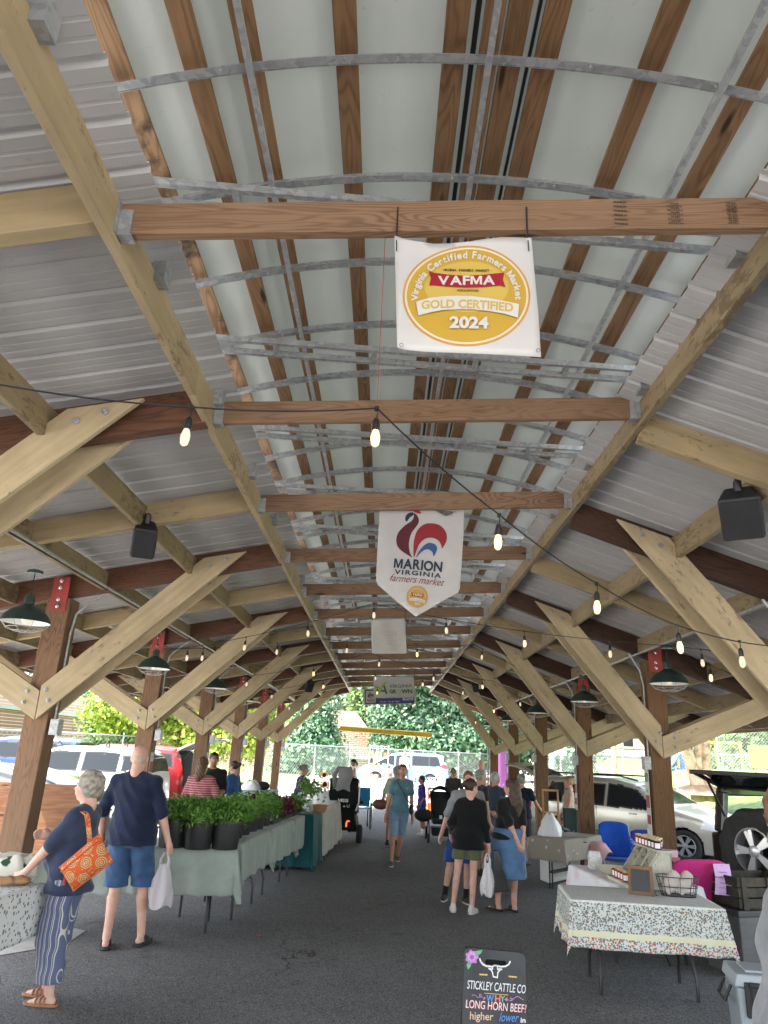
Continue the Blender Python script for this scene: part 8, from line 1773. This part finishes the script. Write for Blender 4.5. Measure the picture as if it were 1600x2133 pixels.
person('seated person in a blue T-shirt in the power wheelchair',(WX,WY+.02),face=0.0,h=1.68,skin=SK,build=1.2,res=.016,top=('t_shirt',cloth('royal blue T-shirt',(.03,.09,.25))),sleeve=.9,hem=.84,z0=-.36,pants=('trousers',cloth('dark teal trousers',(.01,.05,.06))),plen=1.0,pwide=1,seated=True,hair=hc_('black hair',(.012,.009,.008)),hairst='short',shoe=M['black_plastic'],lfoot=(-.13,.55,.50,0),rfoot=(.13,.55,.50,0),lhand=(-.42,.28,1.12),rhand=(.28,.25,1.1))
# wheelchair (manual, seen edge on) by the man in the dark cap
q=G(757,1728); t=thing('manual_wheelchair','folding wheelchair with blue seat, seen edge-on right of the power wheelchair','wheelchair',(float(q[0])-.12,float(q[1])+.2,0),.06)
for s in (-1,1):
    w_=bpy.data.objects.new('wheel',None); COL.objects.link(w_); w_.parent=t; w_.location=(s*.27,0,.30); m=MB(); m.tube([(0,.30*math.cos(k/28*2*PI),.30*math.sin(k/28*2*PI)) for k in range(28)],.014,8,closed=True); m.build('tyre',M['rubber'],w_,smooth=True)
    m=MB(); 
    for k in range(14): a=k/14*2*PI; m.cyl((0,0,0),(0,.29*math.cos(a),.29*math.sin(a)),.003,4)
    m.build('spokes',M['galv'],w_); m=MB(); m.tube([(s*.03,.26*math.cos(k/28*2*PI),.26*math.sin(k/28*2*PI)) for k in range(28)],.008,6,closed=True); m.build('hand_rim',M['chrome'],w_,smooth=True)
    m=MB(); m.tube([(s*.22,-.28,.98),(s*.22,-.20,.96),(s*.22,-.18,.45),(s*.22,.40,.45),(s*.22,.48,.12)],.013,8); m.build('side_frame',M['black_metal'],t,smooth=True); m=MB(); m.box((s*.23,.1,.68),(.05,.34,.035)); m.build('armrest',M['black_plastic'],t,bevel=.01)
    m=MB(); m.lathe([(.07,-.015),(.085,0),(.07,.015)],(s*.22,.42,.085),16,Ry(PI/2)); m.build('front_wheel',M['rubber'],t)
m=MB(); m.grid(lambda u,v:(-.21+u*.42,-.18+v*.55,.46-.02*math.sin(u*PI)),6,4); m.grid(lambda u,v:(-.21+u*.42,-.19+.02*math.sin(u*PI),.50+v*.42),6,4); m.build('sling_seat',cloth('sky blue nylon',(.03,.22,.45)),t,solid=.01)
# stroller
q=G(918,1755); t=thing('stroller','black stroller with a big round hood facing the camera','stroller',(float(q[0]),float(q[1])+.2,0),PI)
m=MB()
def hoodf(u,v): a=u*PI; b=v*PI*.62; return (.24*math.cos(a),-.05-.30*math.sin(b)*.6*math.sin(a)+.05,.82+.28*math.sin(a)*(.55+.45*math.cos(b*.8)))
m.grid(lambda u,v:(.25*math.cos(u*PI),.10-.38*v,.80+.30*math.sin(u*PI)*(1-.30*v*v)),20,10); m.build('hood',simple('charcoal canopy',(.035,.035,.04),.8),t,solid=.012,smooth='all')
m=MB(); m.grid(lambda u,v:((u-.5)*.44*(1-.25*v),-.12+.06*math.cos((u-.5)*PI)-.0*v,.98-.62*v),10,12); m.build('seat_back',simple('black fabric',(.012,.012,.013),.8),t,solid=.05,smooth='all')
m=MB(); m.box((0,.10,.40),(.36,.34,.10)); m.build('seat',simple('black fabric',(.012,.012,.013)),t,bevel=.03); m=MB(); m.box((0,.0,.20),(.36,.50,.16),taper=1.1); m.build('basket',simple('black fabric',(.012,.012,.013)),t,bevel=.03)
for s in (-1,1):
    m=MB(); m.tube([(s*.24,-.42,1.02),(s*.24,-.20,.80),(s*.25,.10,.45),(s*.25,.38,.12)],.013,8); m.tube([(s*.24,-.05,.60),(s*.26,-.36,.14)],.012,8); m.build('frame_tube',M['black_metal'],t,smooth=True)
    for y_,r_ in ((.38,.09),(-.36,.13)): wheel(t,(s*.27,y_,r_),r_,.045,-s,5,rot=PI/2)
m=MB(); m.tube([(-.24,-.42,1.02),(0,-.45,1.03),(.24,-.42,1.02)],.016,8); m.build('handlebar',M['black_plastic'],t,smooth=True); m=MB(); m.bx(-.03,.03,.155,.16,.36,.52); m.build('care_label',M['white_plastic'],t)
m=MB(); m.ball((0,0,0),(.20,.11,.13),14,8); o=m.build('changing_bag',simple('black fabric',(.012,.012,.013)),None,(float(q[0])-.36,float(q[1])+.15,.50),smooth='all'); tag(o,'black changing bag hanging at the left side of the stroller','bag')
for o in bpy.data.objects:
    if o.get('label') and len(o['label'].split())>16: print('LONG',len(o['label'].split()),o['label'])
